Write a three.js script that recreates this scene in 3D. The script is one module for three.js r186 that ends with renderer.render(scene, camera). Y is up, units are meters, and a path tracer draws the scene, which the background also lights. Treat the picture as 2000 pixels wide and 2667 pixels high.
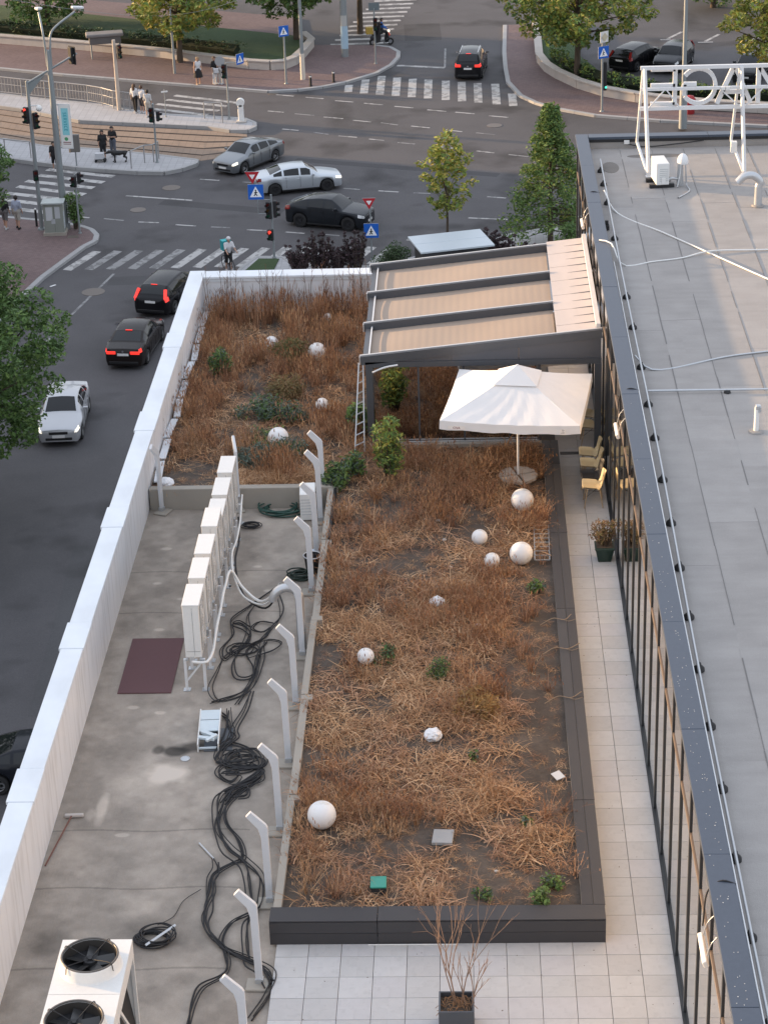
import * as THREE from 'three';
import { mergeGeometries } from 'three/addons/utils/BufferGeometryUtils.js';
import { RoundedBoxGeometry } from 'three/addons/geometries/RoundedBoxGeometry.js';

// ---------------------------------------------------------------- camera, sky, sun, exposure
const scene = new THREE.Scene();
const T = 14;                                  // the roof terrace lies 14 m above the street (y = 0)
const camera = new THREE.PerspectiveCamera(26.52, 767 / 1024, 0.5, 2500);
camera.position.set(-2.366, 34.07, 26.812);
camera.up.set(0.01558, 0.90407, -0.42711);
camera.lookAt(-2.366 - 0.042018 * 50, 34.07 - 0.42619 * 50, 26.812 - 0.903657 * 50);

const SKY = { k: 0.58 };
const SUN = new THREE.Vector3(-0.936, 0.132, -0.327).normalize();      // low evening sun
{
  const W = 256, H = 128, d = new Float32Array(W * H * 4), v = new THREE.Vector3();
  for (let j = 0; j < H; j++) for (let i = 0; i < W; i++) {
    const el = ((j + 0.5) / H - 0.5) * Math.PI, az = ((i + 0.5) / W - 0.5) * 2 * Math.PI;
    v.set(Math.cos(el) * Math.cos(az), Math.sin(el), Math.cos(el) * Math.sin(az));
    const h = Math.max(0, v.y), k = Math.pow(1 - h, 3), c = Math.max(0, v.dot(SUN)), glow = Math.pow(c, 10);
    const s = SKY;
    const o = (j * W + i) * 4;
    d[o] = s.k * (0.85 + 0.15 * k + 1.3 * glow); d[o + 1] = s.k * (0.93 + 0.10 * k + 0.75 * glow); d[o + 2] = s.k * (1.09 - 0.04 * k + 0.22 * glow); d[o + 3] = 1;
  }
  const sky = new THREE.DataTexture(d, W, H, THREE.RGBAFormat, THREE.FloatType);
  sky.mapping = THREE.EquirectangularReflectionMapping; sky.magFilter = sky.minFilter = THREE.LinearFilter; sky.needsUpdate = true;
  scene.background = sky; scene.environment = sky;
}
const sun = new THREE.DirectionalLight(new THREE.Color().setRGB(1.0, 0.66, 0.36), 5.0);
sun.target.position.set(-4, 6, -50); sun.position.copy(sun.target.position).addScaledVector(SUN, 160);
sun.castShadow = true; sun.shadow.radius = 1.5; sun.shadow.mapSize.set(4096, 4096);
Object.assign(sun.shadow.camera, { left: -110, right: 110, top: 70, bottom: -70, near: 1, far: 360 });
scene.add(sun, sun.target);
const renderer = new THREE.WebGLRenderer({ antialias: true });
renderer.toneMapping = THREE.LinearToneMapping; renderer.toneMappingExposure = 2.02;
renderer.shadowMap.enabled = true;
// ---------------------------------------------------------------- helpers
function rng(seed) { let a = seed >>> 0; return () => { a = (a + 0x6D2B79F5) | 0; let t = Math.imul(a ^ (a >>> 15), 1 | a); t = (t + Math.imul(t ^ (t >>> 7), 61 | t)) ^ t; return ((t ^ (t >>> 14)) >>> 0) / 4294967296; }; }
const R0 = rng(11);
const rr = (a, b, r = R0) => a + (b - a) * r();
const V3 = (x, y, z) => new THREE.Vector3(x, y, z);
const hash = (x, y, s) => { let n = Math.imul(x, 374761393) + Math.imul(y, 668265263) + Math.imul(s, 2147483629); n = Math.imul(n ^ (n >>> 13), 1274126177); return ((n ^ (n >>> 16)) >>> 0) / 4294967296; };
function vnoise(x, y, s = 0, per = 0) {
  const xi = Math.floor(x), yi = Math.floor(y), fx = x - xi, fy = y - yi, u = fx * fx * (3 - 2 * fx), w = fy * fy * (3 - 2 * fy);
  const m = per ? (a => ((a % per) + per) % per) : (a => a);
  const a = hash(m(xi), m(yi), s), b = hash(m(xi + 1), m(yi), s), c = hash(m(xi), m(yi + 1), s), d = hash(m(xi + 1), m(yi + 1), s);
  return a + (b - a) * u + (c - a) * w + (a - b - c + d) * u * w;
}
function fbm(x, y, oct = 4, s = 0, per = 0) { let v = 0, a = 0.5, n = 0; for (let i = 0; i < oct; i++) { v += a * vnoise(x, y, s + i * 17, per); n += a; x *= 2; y *= 2; a *= 0.5; if (per) per *= 2; } return v / n; }
const srgb = v => Math.round(255 * Math.min(1, Math.max(0, v <= 0.0031308 ? 12.92 * v : 1.055 * Math.pow(v, 1 / 2.4) - 0.055)));
// a colour texture of linear values fn(u, v) -> number or [r, g, b]; metres = what one repeat covers
function tex(w, h, fn, mx = 1, my = mx, data = false) {
  const d = new Uint8Array(w * h * 4);
  for (let j = 0; j < h; j++) for (let i = 0; i < w; i++) {
    const c = fn(i / w, j / h), o = (j * w + i) * 4, q = data ? v => Math.round(255 * Math.min(1, Math.max(0, v))) : srgb;
    if (c.length) { d[o] = q(c[0]); d[o + 1] = q(c[1]); d[o + 2] = q(c[2]); } else d[o] = d[o + 1] = d[o + 2] = q(c);
    d[o + 3] = 255;
  }
  const t = new THREE.DataTexture(d, w, h); t.wrapS = t.wrapT = THREE.RepeatWrapping; t.magFilter = THREE.LinearFilter; t.minFilter = THREE.LinearMipmapLinearFilter; t.generateMipmaps = true;
  if (!data) t.colorSpace = THREE.SRGBColorSpace;
  t.repeat.set(1 / mx, 1 / my); t.needsUpdate = true; return t;
}
const lin = (r, g, b) => new THREE.Color().setRGB(r, g, b);
const mat = (c, rough = 0.8, o = {}) => new THREE.MeshStandardMaterial({ color: Array.isArray(c) ? lin(...c) : c, roughness: rough, ...o });
const used = {};
function numbered(n) { if (!(n in used)) { used[n] = 0; return n; } used[n]++; return n + '_' + String(used[n]).padStart(3, '0'); }
// metre texture coordinates from the way each triangle faces
function prep(g) {
  if (g.index) g = g.toNonIndexed();
  const p = g.attributes.position, n = p.count; if (!g.attributes.normal) g.computeVertexNormals();
  const uv = new Float32Array(n * 2), a = V3(), b = V3(), c = V3();
  for (let i = 0; i < n; i += 3) {
    a.fromBufferAttribute(p, i); b.fromBufferAttribute(p, i + 1); c.fromBufferAttribute(p, i + 2);
    const e = b.clone().sub(a).cross(c.clone().sub(a)), ax = Math.abs(e.x), ay = Math.abs(e.y), az = Math.abs(e.z);
    [a, b, c].forEach((q, k) => {
      const o = (i + k) * 2;
      if (ay >= ax && ay >= az) { uv[o] = q.x; uv[o + 1] = q.z; } else if (ax >= az) { uv[o] = q.z; uv[o + 1] = q.y; } else { uv[o] = q.x; uv[o + 1] = q.y; }
    });
  }
  g.setAttribute('uv', new THREE.BufferAttribute(uv, 2));
  for (const k of Object.keys(g.attributes)) if (!['position', 'normal', 'uv', 'color'].includes(k)) g.deleteAttribute(k);
  return g;
}
function place(g, x, y, z, rx = 0, ry = 0, rz = 0) { if (rx) g.rotateX(rx); if (rz) g.rotateZ(rz); if (ry) g.rotateY(ry); g.translate(x, y, z); return g; }
const bx = (w, h, d, x = 0, y = 0, z = 0, rx = 0, ry = 0, rz = 0) => place(new THREE.BoxGeometry(w, h, d), x, y, z, rx, ry, rz);
const rbx = (w, h, d, r, x = 0, y = 0, z = 0, rx = 0, ry = 0, rz = 0, seg = 2) => place(new RoundedBoxGeometry(w, h, d, seg, r), x, y, z, rx, ry, rz);
const b0 = (x0, x1, y0, y1, z0, z1) => bx(x1 - x0, y1 - y0, z1 - z0, (x0 + x1) / 2, (y0 + y1) / 2, (z0 + z1) / 2);
const cy = (r1, r2, h, x = 0, y = 0, z = 0, seg = 16, open = false) => new THREE.CylinderGeometry(r1, r2, h, seg, 1, open).translate(x, y, z);
function along(g, p, q) {       // turns a shape made along +y, length 1, to reach from p to q
  const d = V3(...q).sub(V3(...p)), l = d.length(); g.scale(1, l, 1); g.translate(0, l / 2, 0);
  g.applyQuaternion(new THREE.Quaternion().setFromUnitVectors(V3(0, 1, 0), d.normalize())); g.translate(...p); return g;
}
const rod = (p, q, r1, r2 = r1, seg = 10) => along(new THREE.CylinderGeometry(r2, r1, 1, seg), p, q);
const beam = (p, q, w, d = w) => along(new THREE.BoxGeometry(w, 1, d), p, q);
const curve = pts => new THREE.CatmullRomCurve3(pts.map(p => V3(...p)), false, 'centripetal');
const tube = (pts, r, seg = 6, n = 0) => new THREE.TubeGeometry(curve(pts), n || Math.max(8, pts.length * 5), r, seg, false);
const lathe = (pts, seg = 24) => new THREE.LatheGeometry(pts.map(p => new THREE.Vector2(...p)), seg);
function prism(poly, y0, y1) {  // ground polygon [[x, z]...] raised from y0 to y1
  const s = new THREE.Shape(poly.map(([x, z]) => new THREE.Vector2(x, -z)));
  const g = new THREE.ExtrudeGeometry(s, { depth: y1 - y0, bevelEnabled: false }); g.rotateX(-Math.PI / 2); g.translate(0, y0, 0); return g;
}
function quad(a, b, c, d) { const g = new THREE.BufferGeometry(); g.setAttribute('position', new THREE.Float32BufferAttribute([...a, ...b, ...c, ...a, ...c, ...d], 3)); g.computeVertexNormals(); return g; }
function flat(poly, y) { const s = new THREE.Shape(poly.map(([x, z]) => new THREE.Vector2(x, -z))); const g = new THREE.ShapeGeometry(s); g.rotateX(-Math.PI / 2); g.translate(0, y, 0); return g; }
function mesh(name, geos, m, parent = scene) {
  geos = (Array.isArray(geos) ? geos : [geos]).map(prep);
  const g = geos.length > 1 ? mergeGeometries(geos) : geos[0];
  const o = new THREE.Mesh(g, m); o.name = parent === scene ? numbered(name) : name; o.castShadow = o.receiveShadow = true; parent.add(o); return o;
}
function tag(o, label, category, group) { o.userData.label = label; o.userData.category = category; if (group) o.userData.group = group; return o; }
function thing(name, label, category, [x, y, z] = [0, 0, 0], turn = 0, group) { const o = new THREE.Group(); o.name = numbered(name); scene.add(o); o.position.set(x, y, z); o.rotation.y = turn; return tag(o, label, category, group); }
function struct(name, geos, m) { const o = mesh(name, geos, m); o.userData.kind = 'structure'; return o; }
function structGroup(name) { const o = new THREE.Group(); o.name = numbered(name); o.userData.kind = 'structure'; scene.add(o); return o; }
function dup(root, [x, y, z], turn, label) { const r = root.clone(); r.userData = { ...root.userData }; r.name = numbered(root.name.replace(/_\d+$/, '')); scene.add(r); r.position.set(x, y, z); r.rotation.y = turn; if (label) r.userData.label = label; return r; }

// ---------------------------------------------------------------- materials
const speck = (s, a, n = 512, m = 1.6) => tex(n, n, (u, v) => { const c = hash(Math.floor(u * n), Math.floor(v * n), s); return 1 - a + a * (0.55 * c + 0.45 * fbm(u * 24, v * 24, 3, s, 24)) ; }, m);
const tFine = speck(3, 0.13, 256, 1.1);
const tAsph = tex(1024, 1024, (u, v) => { const f = fbm(u * 6, v * 6, 5, 5, 6), c = hash(u * 1024 | 0, v * 1024 | 0, 8), g = fbm(u * 22, v * 22, 4, 31, 22), oil = Math.max(0, fbm(u * 9, v * 9, 4, 35, 9) - 0.6) * 2.2; return (0.62 + 0.42 * f + 0.2 * g) * (0.82 + 0.28 * c) * (1 - oil); }, 23);
const tPave = tex(512, 512, (u, v) => { const r = Math.floor(v * 64), q = Math.floor(u * 32 + (r % 2) * 0.5), k = hash(q & 31, r, 4), e = ((v * 64) % 1) < 0.14 || ((u * 32 + (r % 2) * 0.5) % 1) < 0.09; const f = 0.8 + 0.3 * fbm(u * 4, v * 4, 4, 2, 4); return e ? [0.55 * f, 0.55 * f, 0.56 * f] : [(0.75 + 0.35 * k) * f, (0.72 + 0.3 * k) * f, (0.75 + 0.25 * k) * f]; }, 6.4);
const tSlab = tex(512, 512, (u, v) => { const f = 0.86 + 0.2 * fbm(u * 5, v * 5, 5, 12, 5), k = hash((u * 16) | 0, (v * 16) | 0, 6), e = ((u * 16) % 1) < 0.06 || ((v * 16) % 1) < 0.06; return (e ? 0.72 : 0.93 + 0.1 * k) * f; }, 6.4);
const tStain = tex(512, 512, (u, v) => { const f = fbm(u * 4, v * 4, 5, 22, 4), g = fbm(u * 16, v * 5, 4, 23, 16); return 0.80 + 0.16 * f + 0.08 * g; }, 2.7);
const tPlaster = tex(512, 512, (u, v) => { const f = fbm(u * 30, v * 2, 4, 42, 30), g = fbm(u * 5, v * 5, 5, 43, 5), c = hash(u * 512 | 0, v * 512 | 0, 44); const d = Math.max(0, f * 0.75 + g * 0.5 - 0.56); return [1 - 0.5 * d - 0.04 * c, 1 - 0.52 * d - 0.04 * c, 1 - 0.56 * d - 0.04 * c]; }, 3.1);
const tMemb = tex(1024, 1024, (u, v) => { const f = fbm(u * 7, v * 7, 5, 51, 7), g = fbm(u * 3, v * 26, 4, 52, 78), c = hash(u * 1024 | 0, v * 1024 | 0, 53); return (0.72 + 0.22 * f + 0.12 * g) * (0.86 + 0.2 * c) + (hash(u * 300 | 0, v * 300 | 0, 9) > 0.9985 ? 0.35 : 0); }, 3.7);
const tSoil = tex(1024, 1024, (u, v) => { const f = fbm(u * 9, v * 9, 5, 131, 9), g = fbm(u * 60, v * 60, 3, 132, 60), c = hash(u * 700 | 0, v * 700 | 0, 133); const k = 0.2 + 0.34 * f * (0.6 + 0.8 * g); return c > 0.988 ? [2.2 * k, 1.9 * k, 1.6 * k] : c > 0.95 ? [1.35 * k, 1.2 * k, 1.05 * k] : [k, k, k]; }, 4.3);
const bGrain = tex(256, 256, (u, v) => 0.6 * hash(u * 256 | 0, v * 256 | 0, 61) + 0.4 * fbm(u * 20, v * 20, 3, 62, 20), 0.9, 0.9, true);
const tWorn = tex(512, 512, (u, v) => { const f = fbm(u * 12, v * 12, 5, 141, 12), c = hash(u * 512 | 0, v * 512 | 0, 142); return (f > 0.56 ? 0.45 + 0.2 * c : 0.85 + 0.15 * c) * (0.8 + 0.3 * fbm(u * 3, v * 3, 3, 143, 3)); }, 3.3);
const MT = {
  asphalt: mat([0.088, 0.085, 0.090], 0.85, { map: tAsph, bumpMap: bGrain, bumpScale: 0.004 }),
  paint: mat([0.44, 0.435, 0.425], 0.7, { map: tWorn }),
  paintOld: mat([0.27, 0.27, 0.27], 0.75, { map: tWorn }),
  pave: mat([0.20, 0.145, 0.14], 0.85, { map: tPave }),
  kerb: mat([0.36, 0.36, 0.36], 0.85, { map: tStain }),
  slab: mat([0.40, 0.40, 0.41], 0.85, { map: tSlab }),
  track: mat([0.27, 0.20, 0.15], 0.85, { map: tSlab }),
  rail: mat([0.12, 0.10, 0.085], 0.5),
  stone: mat([0.50, 0.46, 0.42], 0.8, { map: tStain }),
  conc: mat([0.36, 0.33, 0.285], 0.9, { map: tStain, bumpMap: bGrain, bumpScale: 0.003 }),
  white: mat([0.74, 0.75, 0.77], 0.75, { map: tPlaster }),
  coping: mat([0.78, 0.82, 0.86], 0.45, { map: tStain }),
  dark: mat([0.04, 0.041, 0.045], 0.55, { map: tFine }),
  darkMetal: mat([0.09, 0.097, 0.11], 0.4, { metalness: 0.3, map: tFine }),
  whiteMetal: mat([0.72, 0.73, 0.74], 0.35, { map: tFine }),
  galv: mat([0.55, 0.57, 0.59], 0.35, { metalness: 0.6, map: tFine }),
  greyPaint: mat([0.42, 0.44, 0.45], 0.45, { map: tFine }),
  black: mat([0.015, 0.015, 0.017], 0.6),
  rubber: mat([0.02, 0.02, 0.022], 0.75),
  plasticW: mat([0.78, 0.78, 0.76], 0.4, { map: tFine }),
  cream: mat([0.76, 0.75, 0.72], 0.4, { map: tFine }),
  mirror: mat([0.55, 0.51, 0.45], 0.03, { metalness: 1 }),
  memb: mat([0.36, 0.34, 0.322], 0.88, { map: tMemb, bumpMap: bGrain, bumpScale: 0.004 }),
  soil: mat([0.26, 0.205, 0.165], 0.95, { map: tSoil, bumpMap: bGrain, bumpScale: 0.02 }),
  lawn: mat([0.045, 0.085, 0.03], 0.95, { map: tStain, bumpMap: bGrain, bumpScale: 0.03 }),
};
// ---------------------------------------------------------------- street
const road = structGroup('road');
mesh('asphalt', [new THREE.PlaneGeometry(1400, 1400).rotateX(-Math.PI / 2).translate(0, 0, -60)], MT.asphalt, road);
{
  const Y = 0.005, dash = (a, b, w = 0.16, m = MT.paint, name = 'lane_dash') => {
    const d = V3(b[0] - a[0], 0, b[1] - a[1]).normalize(), n = [-d.z * w / 2, d.x * w / 2];
    mesh(name, quad([a[0] + n[0], Y, a[1] + n[1]], [b[0] + n[0], Y, b[1] + n[1]], [b[0] - n[0], Y, b[1] - n[1]], [a[0] - n[0], Y, a[1] - n[1]]), m, road);
  };
  const pairs = a => { for (let i = 0; i + 1 < a.length; i += 2) dash(a[i], a[i + 1], 0.14, (i / 2) % 3 === 1 ? MT.paintOld : MT.paint); };
  // lane dashes, as they lie on the boulevard
  const s1 = [[-14.4, -106.8], [-12.5, -106.0], [-10.6, -105.0], [-8.8, -104.2], [-6.9, -103.3], [-4.9, -102.3], [-3.2, -101.6], [-1.2, -100.6]];
  s1.forEach(([x, z]) => dash([x, z], [x + 1.15, z + 0.48]));
  pairs([[-14.6, -102.9], [-13.6, -102.5], [-12.9, -102.1], [-11.7, -101.6], [-11.1, -101.2], [-9.9, -100.7], [-9.3, -100.3], [-8.2, -99.8], [-7.6, -99.6], [-6.6, -99.0], [-5.8, -98.7], [-4.7, -98.2], [-3.8, -97.7], [-2.8, -97.2], [-2.0, -96.9], [-0.9, -96.4]]);
  pairs([[-13.4, -98.7], [-12.4, -98.3], [-11.5, -97.8], [-10.6, -97.3], [-10.0, -96.9], [-8.9, -96.5], [-8.2, -96.1], [-7.3, -95.7], [-6.5, -95.2], [-5.5, -94.8], [-4.3, -94.2], [-3.2, -93.7], [-2.0, -93.1], [-1.0, -92.6], [-0.2, -92.2], [0.9, -91.7]]);
  pairs([[-17.2, -88.7], [-16.1, -88.4], [-14.8, -88.0], [-13.7, -87.7], [-9.2, -86.4], [-8.3, -86.1], [-7.3, -85.8], [-6.2, -85.5], [-5.4, -85.3], [-4.5, -85.1], [-1.5, -84.3], [-0.5, -84.0]]);
  pairs([[-23.1, -82.4], [-22.3, -82.1], [-21.5, -81.9], [-20.4, -81.5], [-19.6, -81.2], [-18.5, -81.0], [-17.6, -80.6], [-16.5, -80.3], [-15.7, -80.1], [-14.7, -79.9], [-13.8, -79.5], [-12.8, -79.3], [-11.8, -79.0], [-10.8, -78.7], [-9.9, -78.5], [-9.0, -78.2], [-5.6, -77.3], [-4.6, -77.0]]);
  dash([-20.9, -85.9], [-17.2, -84.8], 0.18); dash([-2.5, -80.7], [-0.5, -80.3], 0.16);
  dash([-19.7, -73.0], [-21.0, -66.5], 0.13, MT.paintOld, 'lane_line'); dash([-21.2, -65.4], [-21.6, -62.0], 0.13, MT.paintOld, 'lane_line');
  dash([-7.0, -113.6], [-3.9, -112.7], 0.4, MT.paint, 'stop_line'); dash([-3.9, -118], [-3.9, -112.9], 0.12, MT.paintOld, 'lane_line');
  const stripe = (a, b, w, m) => dash(a, b, w, m, 'crosswalk_stripe');
  const farN = [[-9.9, -107.0], [-8.9, -106.6], [-7.9, -106.2], [-6.9, -105.8], [-5.9, -105.4], [-4.9, -105.0], [-3.8, -104.5], [-2.8, -104.1], [-1.8, -103.7], [-0.7, -103.2], [0.3, -102.7]];
  const farF = [-108.8, -110.1, -110.9, -110.4, -110.0, -109.7, -109.3, -108.9, -108.5, -108.2, -105.7];
  farN.forEach(([x, z], i) => stripe([x, z], [x - 0.02, farF[i]], 0.5, MT.paint));
  for (let i = 0; i < 15; i++) { const x = -21.55 + i * 1.06; stripe([x - 0.55, -73.68 + 0.03 * Math.max(0, i - 11)], [x + 0.5, -76.5 + 0.06 * Math.max(0, i - 10)], 0.48, i === 0 || i > 4 ? MT.paint : MT.paintOld); }
  [[-26.1, -91.3, -22.1, -89.6], [-26.4, -90.2, -22.5, -88.5], [-26.9, -89.1, -22.9, -87.5], [-27.2, -88.1, -23.2, -86.3], [-27.6, -86.9, -23.8, -85.3], [-28.0, -85.9, -24.3, -84.3], [-28.4, -84.8, -24.8, -83.2]].forEach(([a, b, c, d]) => stripe([a, b], [c, d], 0.48, MT.paint));
  [[-20.8, -107.2, -16.6, -105.0], [-21.2, -106.2, -17.2, -104.2], [-21.7, -105.2, -17.6, -103.2], [-22.1, -104.2, -18.2, -102.3], [-22.4, -103.0, -18.6, -101.2]].forEach(([a, b, c, d]) => stripe([a, b], [c, d], 0.42, MT.paint));
  for (let i = 0; i < 11; i++) { const z = -119.9 - i * 1.35; stripe([-11.7 + i * 0.25, z], [-8.1 + i * 0.2, z - 0.2], 0.5, MT.paint); }
  for (const x of [11.0, 13.4, 15.9]) { dash([x, -119.2 + (x - 11) * 0.42], [x + 1.15, -121.2 + (x - 11) * 0.42], 0.22, MT.paint, 'bay_line'); dash([x - 0.5, -119.0 + (x - 11) * 0.42], [x + 0.5, -119.0 + (x - 11) * 0.42], 0.2, MT.paint, 'bay_line'); }
  const pt = [0, 1, 2].map(i => mat([0.058 + 0.012 * i, 0.057 + 0.012 * i, 0.061 + 0.012 * i], 0.85, { map: tAsph })); [[-21.5, -34, 1.6, 9, 2], [-18.2, -72, 3.2, 1.2, 1], [-15.5, -83.5, 7, 0.9, 0], [-6.5, -90.2, 12, 0.7, 0], [-3, -116, 1.8, 6, 2], [-5.5, -123, 2.5, 5, 0], [-10, -101.5, 5, 0.8, 2], [-16.2, -37, 0.7, 12, 2]].forEach(([x, z, w, d, k]) => mesh('asphalt_patch', bx(w, 0.004, d, x, 0.001, z, 0, z < -75 && z > -112 ? -0.33 : 0.04), pt[k], road));
  const lid = (x, z, r) => mesh('manhole_cover', cy(r, r, 0.02, x, 0.004, z, 20), MT.rail, road);
  lid(-14.6, -107.1, 0.35); lid(-19.9, -83.3, 0.42); lid(-0.9, -98.4, 0.45); lid(-20.3, -70.4, 0.55); lid(-18.6, -87.2, 0.5);
}
// pavements with kerbs, platforms of the tram stop
function pavement(name, poly, m, h, kerbTo, kw = 0.28, km = MT.kerb) {
  const g = structGroup(name);
  mesh('paving', prism(poly, -0.05, h), m, g);
  for (let i = 0; i < kerbTo; i++) {           // one kerbstone run for each edge that meets the road
    const a = poly[i], b = poly[i + 1], d = [b[0] - a[0], b[1] - a[1]], l = Math.hypot(...d), n = Math.max(1, Math.round(l / 1.6));
    for (let k = 0; k < n; k++) {
      const c = [a[0] + d[0] * (k + 0.5) / n, a[1] + d[1] * (k + 0.5) / n];
      mesh('kerbstone', rbx(l / n - 0.012, h + 0.06, kw, 0.02, c[0], (h + 0.02) / 2 - 0.02, c[1], 0, -Math.atan2(d[1], d[0]), 0, 1), km, g);
    }
  }
  return g;
}
const plazaEdge = [[-60, -126], [-33.4, -115.1], [-28.7, -112.9], [-21.4, -109.9], [-14.9, -107.3], [-13.1, -107.5], [-11.6, -108.1], [-10.2, -109.1], [-8.3, -111.3], [-7.4, -113.4], [-7.0, -115.4], [-7.0, -116.9], [-7.6, -118.3], [-8.6, -118.9]];
pavement('pavement', [...plazaEdge, [-13.6, -119.6], [-14.5, -128], [-60, -150]], MT.pave, 0.13, 13);
const cornerEdge = [[0.2, -124], [0.0, -116.2], [0.0, -111.8], [0.1, -108.2], [0.8, -104.8], [1.7, -103.0], [2.8, -101.6], [5.1, -99.8], [8.8, -98.3], [14.8, -96.6], [40, -90]];
pavement('pavement', [...cornerEdge, [40, -93], [20, -97.4], [11.9, -100.0], [7.8, -102.2], [4.6, -105.8], [3.0, -109.2], [2.2, -113.1], [2.4, -124]], MT.pave, 0.13, 10);
pavement('pavement', [[-60, -91], [-40, -86.5], [-28, -82.6], [-24.0, -81.2], [-22.4, -80.3], [-21.8, -79.7], [-21.4, -78.8], [-21.35, -77.9], [-21.8, -77.0], [-22.4, -74.9], [-23.1, -72.4], [-23.9, -68], [-24.4, -60], [-24.6, -20], [-60, -20]], MT.pave, 0.13, 13);
pavement('pavement', [[-14.2, 20], [-14.2, -67], [-13.9, -71], [-13.5, -73.2], [-12.9, -74.8], [-11.6, -74.7], [-11.0, -73.4], [-9.5, -73.0], [-6.5, -73.0], [-2.5, -76.6], [1.5, -78.4], [7, -79], [40, -72], [40, 20]], MT.slab, 0.12, 12, 0.2);
pavement('tram_platform', [[-36, -99.4], [-33, -95.4], [-27.9, -92.8], [-24.4, -91.0], [-20.8, -89.9], [-19.3, -89.7], [-18.4, -90.3], [-17.7, -91.2], [-17.7, -91.9], [-19.9, -93.0], [-23.5, -94.5], [-27.0, -95.5], [-29.8, -97.3], [-34, -101]], MT.slab, 0.2, 12, 0.22);
pavement('tram_platform', [[-36, -107.8], [-31.4, -105.0], [-29.8, -104.1], [-25.8, -101.1], [-21.7, -100.0], [-17.8, -99.0], [-16.4, -98.1], [-15.4, -98.0], [-15.0, -98.7], [-15.1, -99.6], [-15.8, -100.6], [-17.8, -101.2], [-20.5, -101.9], [-23.4, -103.4], [-25.3, -104.8], [-29.2, -106.5], [-32, -108], [-36, -110]], MT.slab, 0.2, 16, 0.22);
{
  const near = [[-36, -102.3], [-29.8, -97.7], [-27.0, -95.9], [-23.5, -94.9], [-19.9, -93.4], [-17.5, -92.3], [-14.9, -93.6]], far = [[-36, -107.4], [-31.4, -104.7], [-29.8, -103.8], [-25.8, -100.8], [-21.7, -99.7], [-17.8, -98.7], [-15.4, -97.7]];
  const tr = structGroup('tram_track');
  mesh('track_slab', flat([...near, ...[...far].reverse()], 0.012), MT.track, tr);
  for (const t of [0.17, 0.38, 0.6, 0.82]) {
    const pts = near.map((p, i) => [p[0] + (far[i][0] - p[0]) * t, p[1] + (far[i][1] - p[1]) * t]);
    mesh('rail', pts.slice(1).map((p, i) => beam([pts[i][0], 0.014, pts[i][1]], [p[0], 0.014, p[1]], 0.10, 0.02)), MT.rail, tr);
  }
  // concrete panels between the rails
  for (let i = 0; i + 1 < near.length; i++) for (const t of [0.02, 0.42, 0.86]) {
    const P = (k, s) => [near[k][0] + (far[k][0] - near[k][0]) * s, near[k][1] + (far[k][1] - near[k][1]) * s], L = (a, b, s) => [a[0] + (b[0] - a[0]) * s, a[1] + (b[1] - a[1]) * s];
    const w = t === 0.42 ? 0.16 : 0.12;
    for (let q = 0; q < 2; q++) mesh('track_panel', prism([L(P(i, t), P(i + 1, t), q / 2 + 0.01), L(P(i, t), P(i + 1, t), q / 2 + 0.49), L(P(i, t + w), P(i + 1, t + w), q / 2 + 0.49), L(P(i, t + w), P(i + 1, t + w), q / 2 + 0.01)], 0.008, 0.018), MT.track, tr);
  }
}
// plaza bed and corner bed: low stone walls round a lawn and clipped hedges
function bedWall(line, label, h = 0.5, w = 0.35) {
  const o = thing('bed_wall', label, 'wall');
  for (let i = 0; i + 1 < line.length; i++) {
    const a = line[i], b = line[i + 1], d = [b[0] - a[0], b[1] - a[1]], l = Math.hypot(...d), n = Math.max(1, Math.round(l / 1.5)), ry = -Math.atan2(d[1], d[0]);
    for (let k = 0; k < n; k++) {
      const c = [a[0] + d[0] * (k + 0.5) / n, a[1] + d[1] * (k + 0.5) / n];
      mesh('stone_block', bx(l / n - 0.01, h, w, c[0], 0.12 + h / 2, c[1], 0, ry), MT.stone, o);
      mesh('cap_stone', rbx(l / n - 0.012, 0.1, w + 0.16, 0.02, c[0], 0.12 + h + 0.05, c[1], 0, ry, 0, 1), MT.stone, o);
    }
  }
}
bedWall([[-60, -133.5], [-34.8, -122.4], [-28.3, -119.6], [-22.8, -117.0], [-16.6, -113.3], [-15.2, -112.8], [-14.3, -113.0], [-13.7, -114.0], [-13.3, -116], [-12.9, -118.9], [-13.6, -121]], 'low pale stone wall round the lawn of the plaza');
bedWall([[2.3, -124], [2.2, -113.1], [2.6, -110.6], [3.2, -108.8], [4.4, -106.2], [5.9, -104.1], [7.7, -102.6], [9.7, -101.4], [11.9, -100.4], [20, -97.8], [34, -94.4]], 'low curved stone wall in front of the parked cars');
struct('lawn', prism([[-60, -134], [-34.8, -122.8], [-28.3, -120.0], [-22.8, -117.4], [-16.4, -113.7], [-15.1, -113.2], [-14.6, -113.4], [-14.1, -114.2], [-13.7, -116], [-13.3, -118.9], [-14, -121], [-60, -146]], 0, 0.42), MT.lawn);
struct('lawn', prism([[2.6, -124], [2.5, -113], [2.9, -110.7], [3.5, -109], [4.7, -106.5], [6.1, -104.4], [7.9, -102.9], [9.9, -101.7], [12, -100.8], [20, -98.2], [34, -94.8], [34, -97], [20, -100.4], [12.4, -103], [8.6, -105.4], [6, -108.6], [4.9, -113], [4.6, -124]], 0, 0.42), MT.lawn);
struct('lawn', prism([[-13.25, -72.7], [-12.75, -74.4], [-11.75, -74.3], [-11.9, -72.6]], 0.05, 0.17), MT.lawn);
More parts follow.
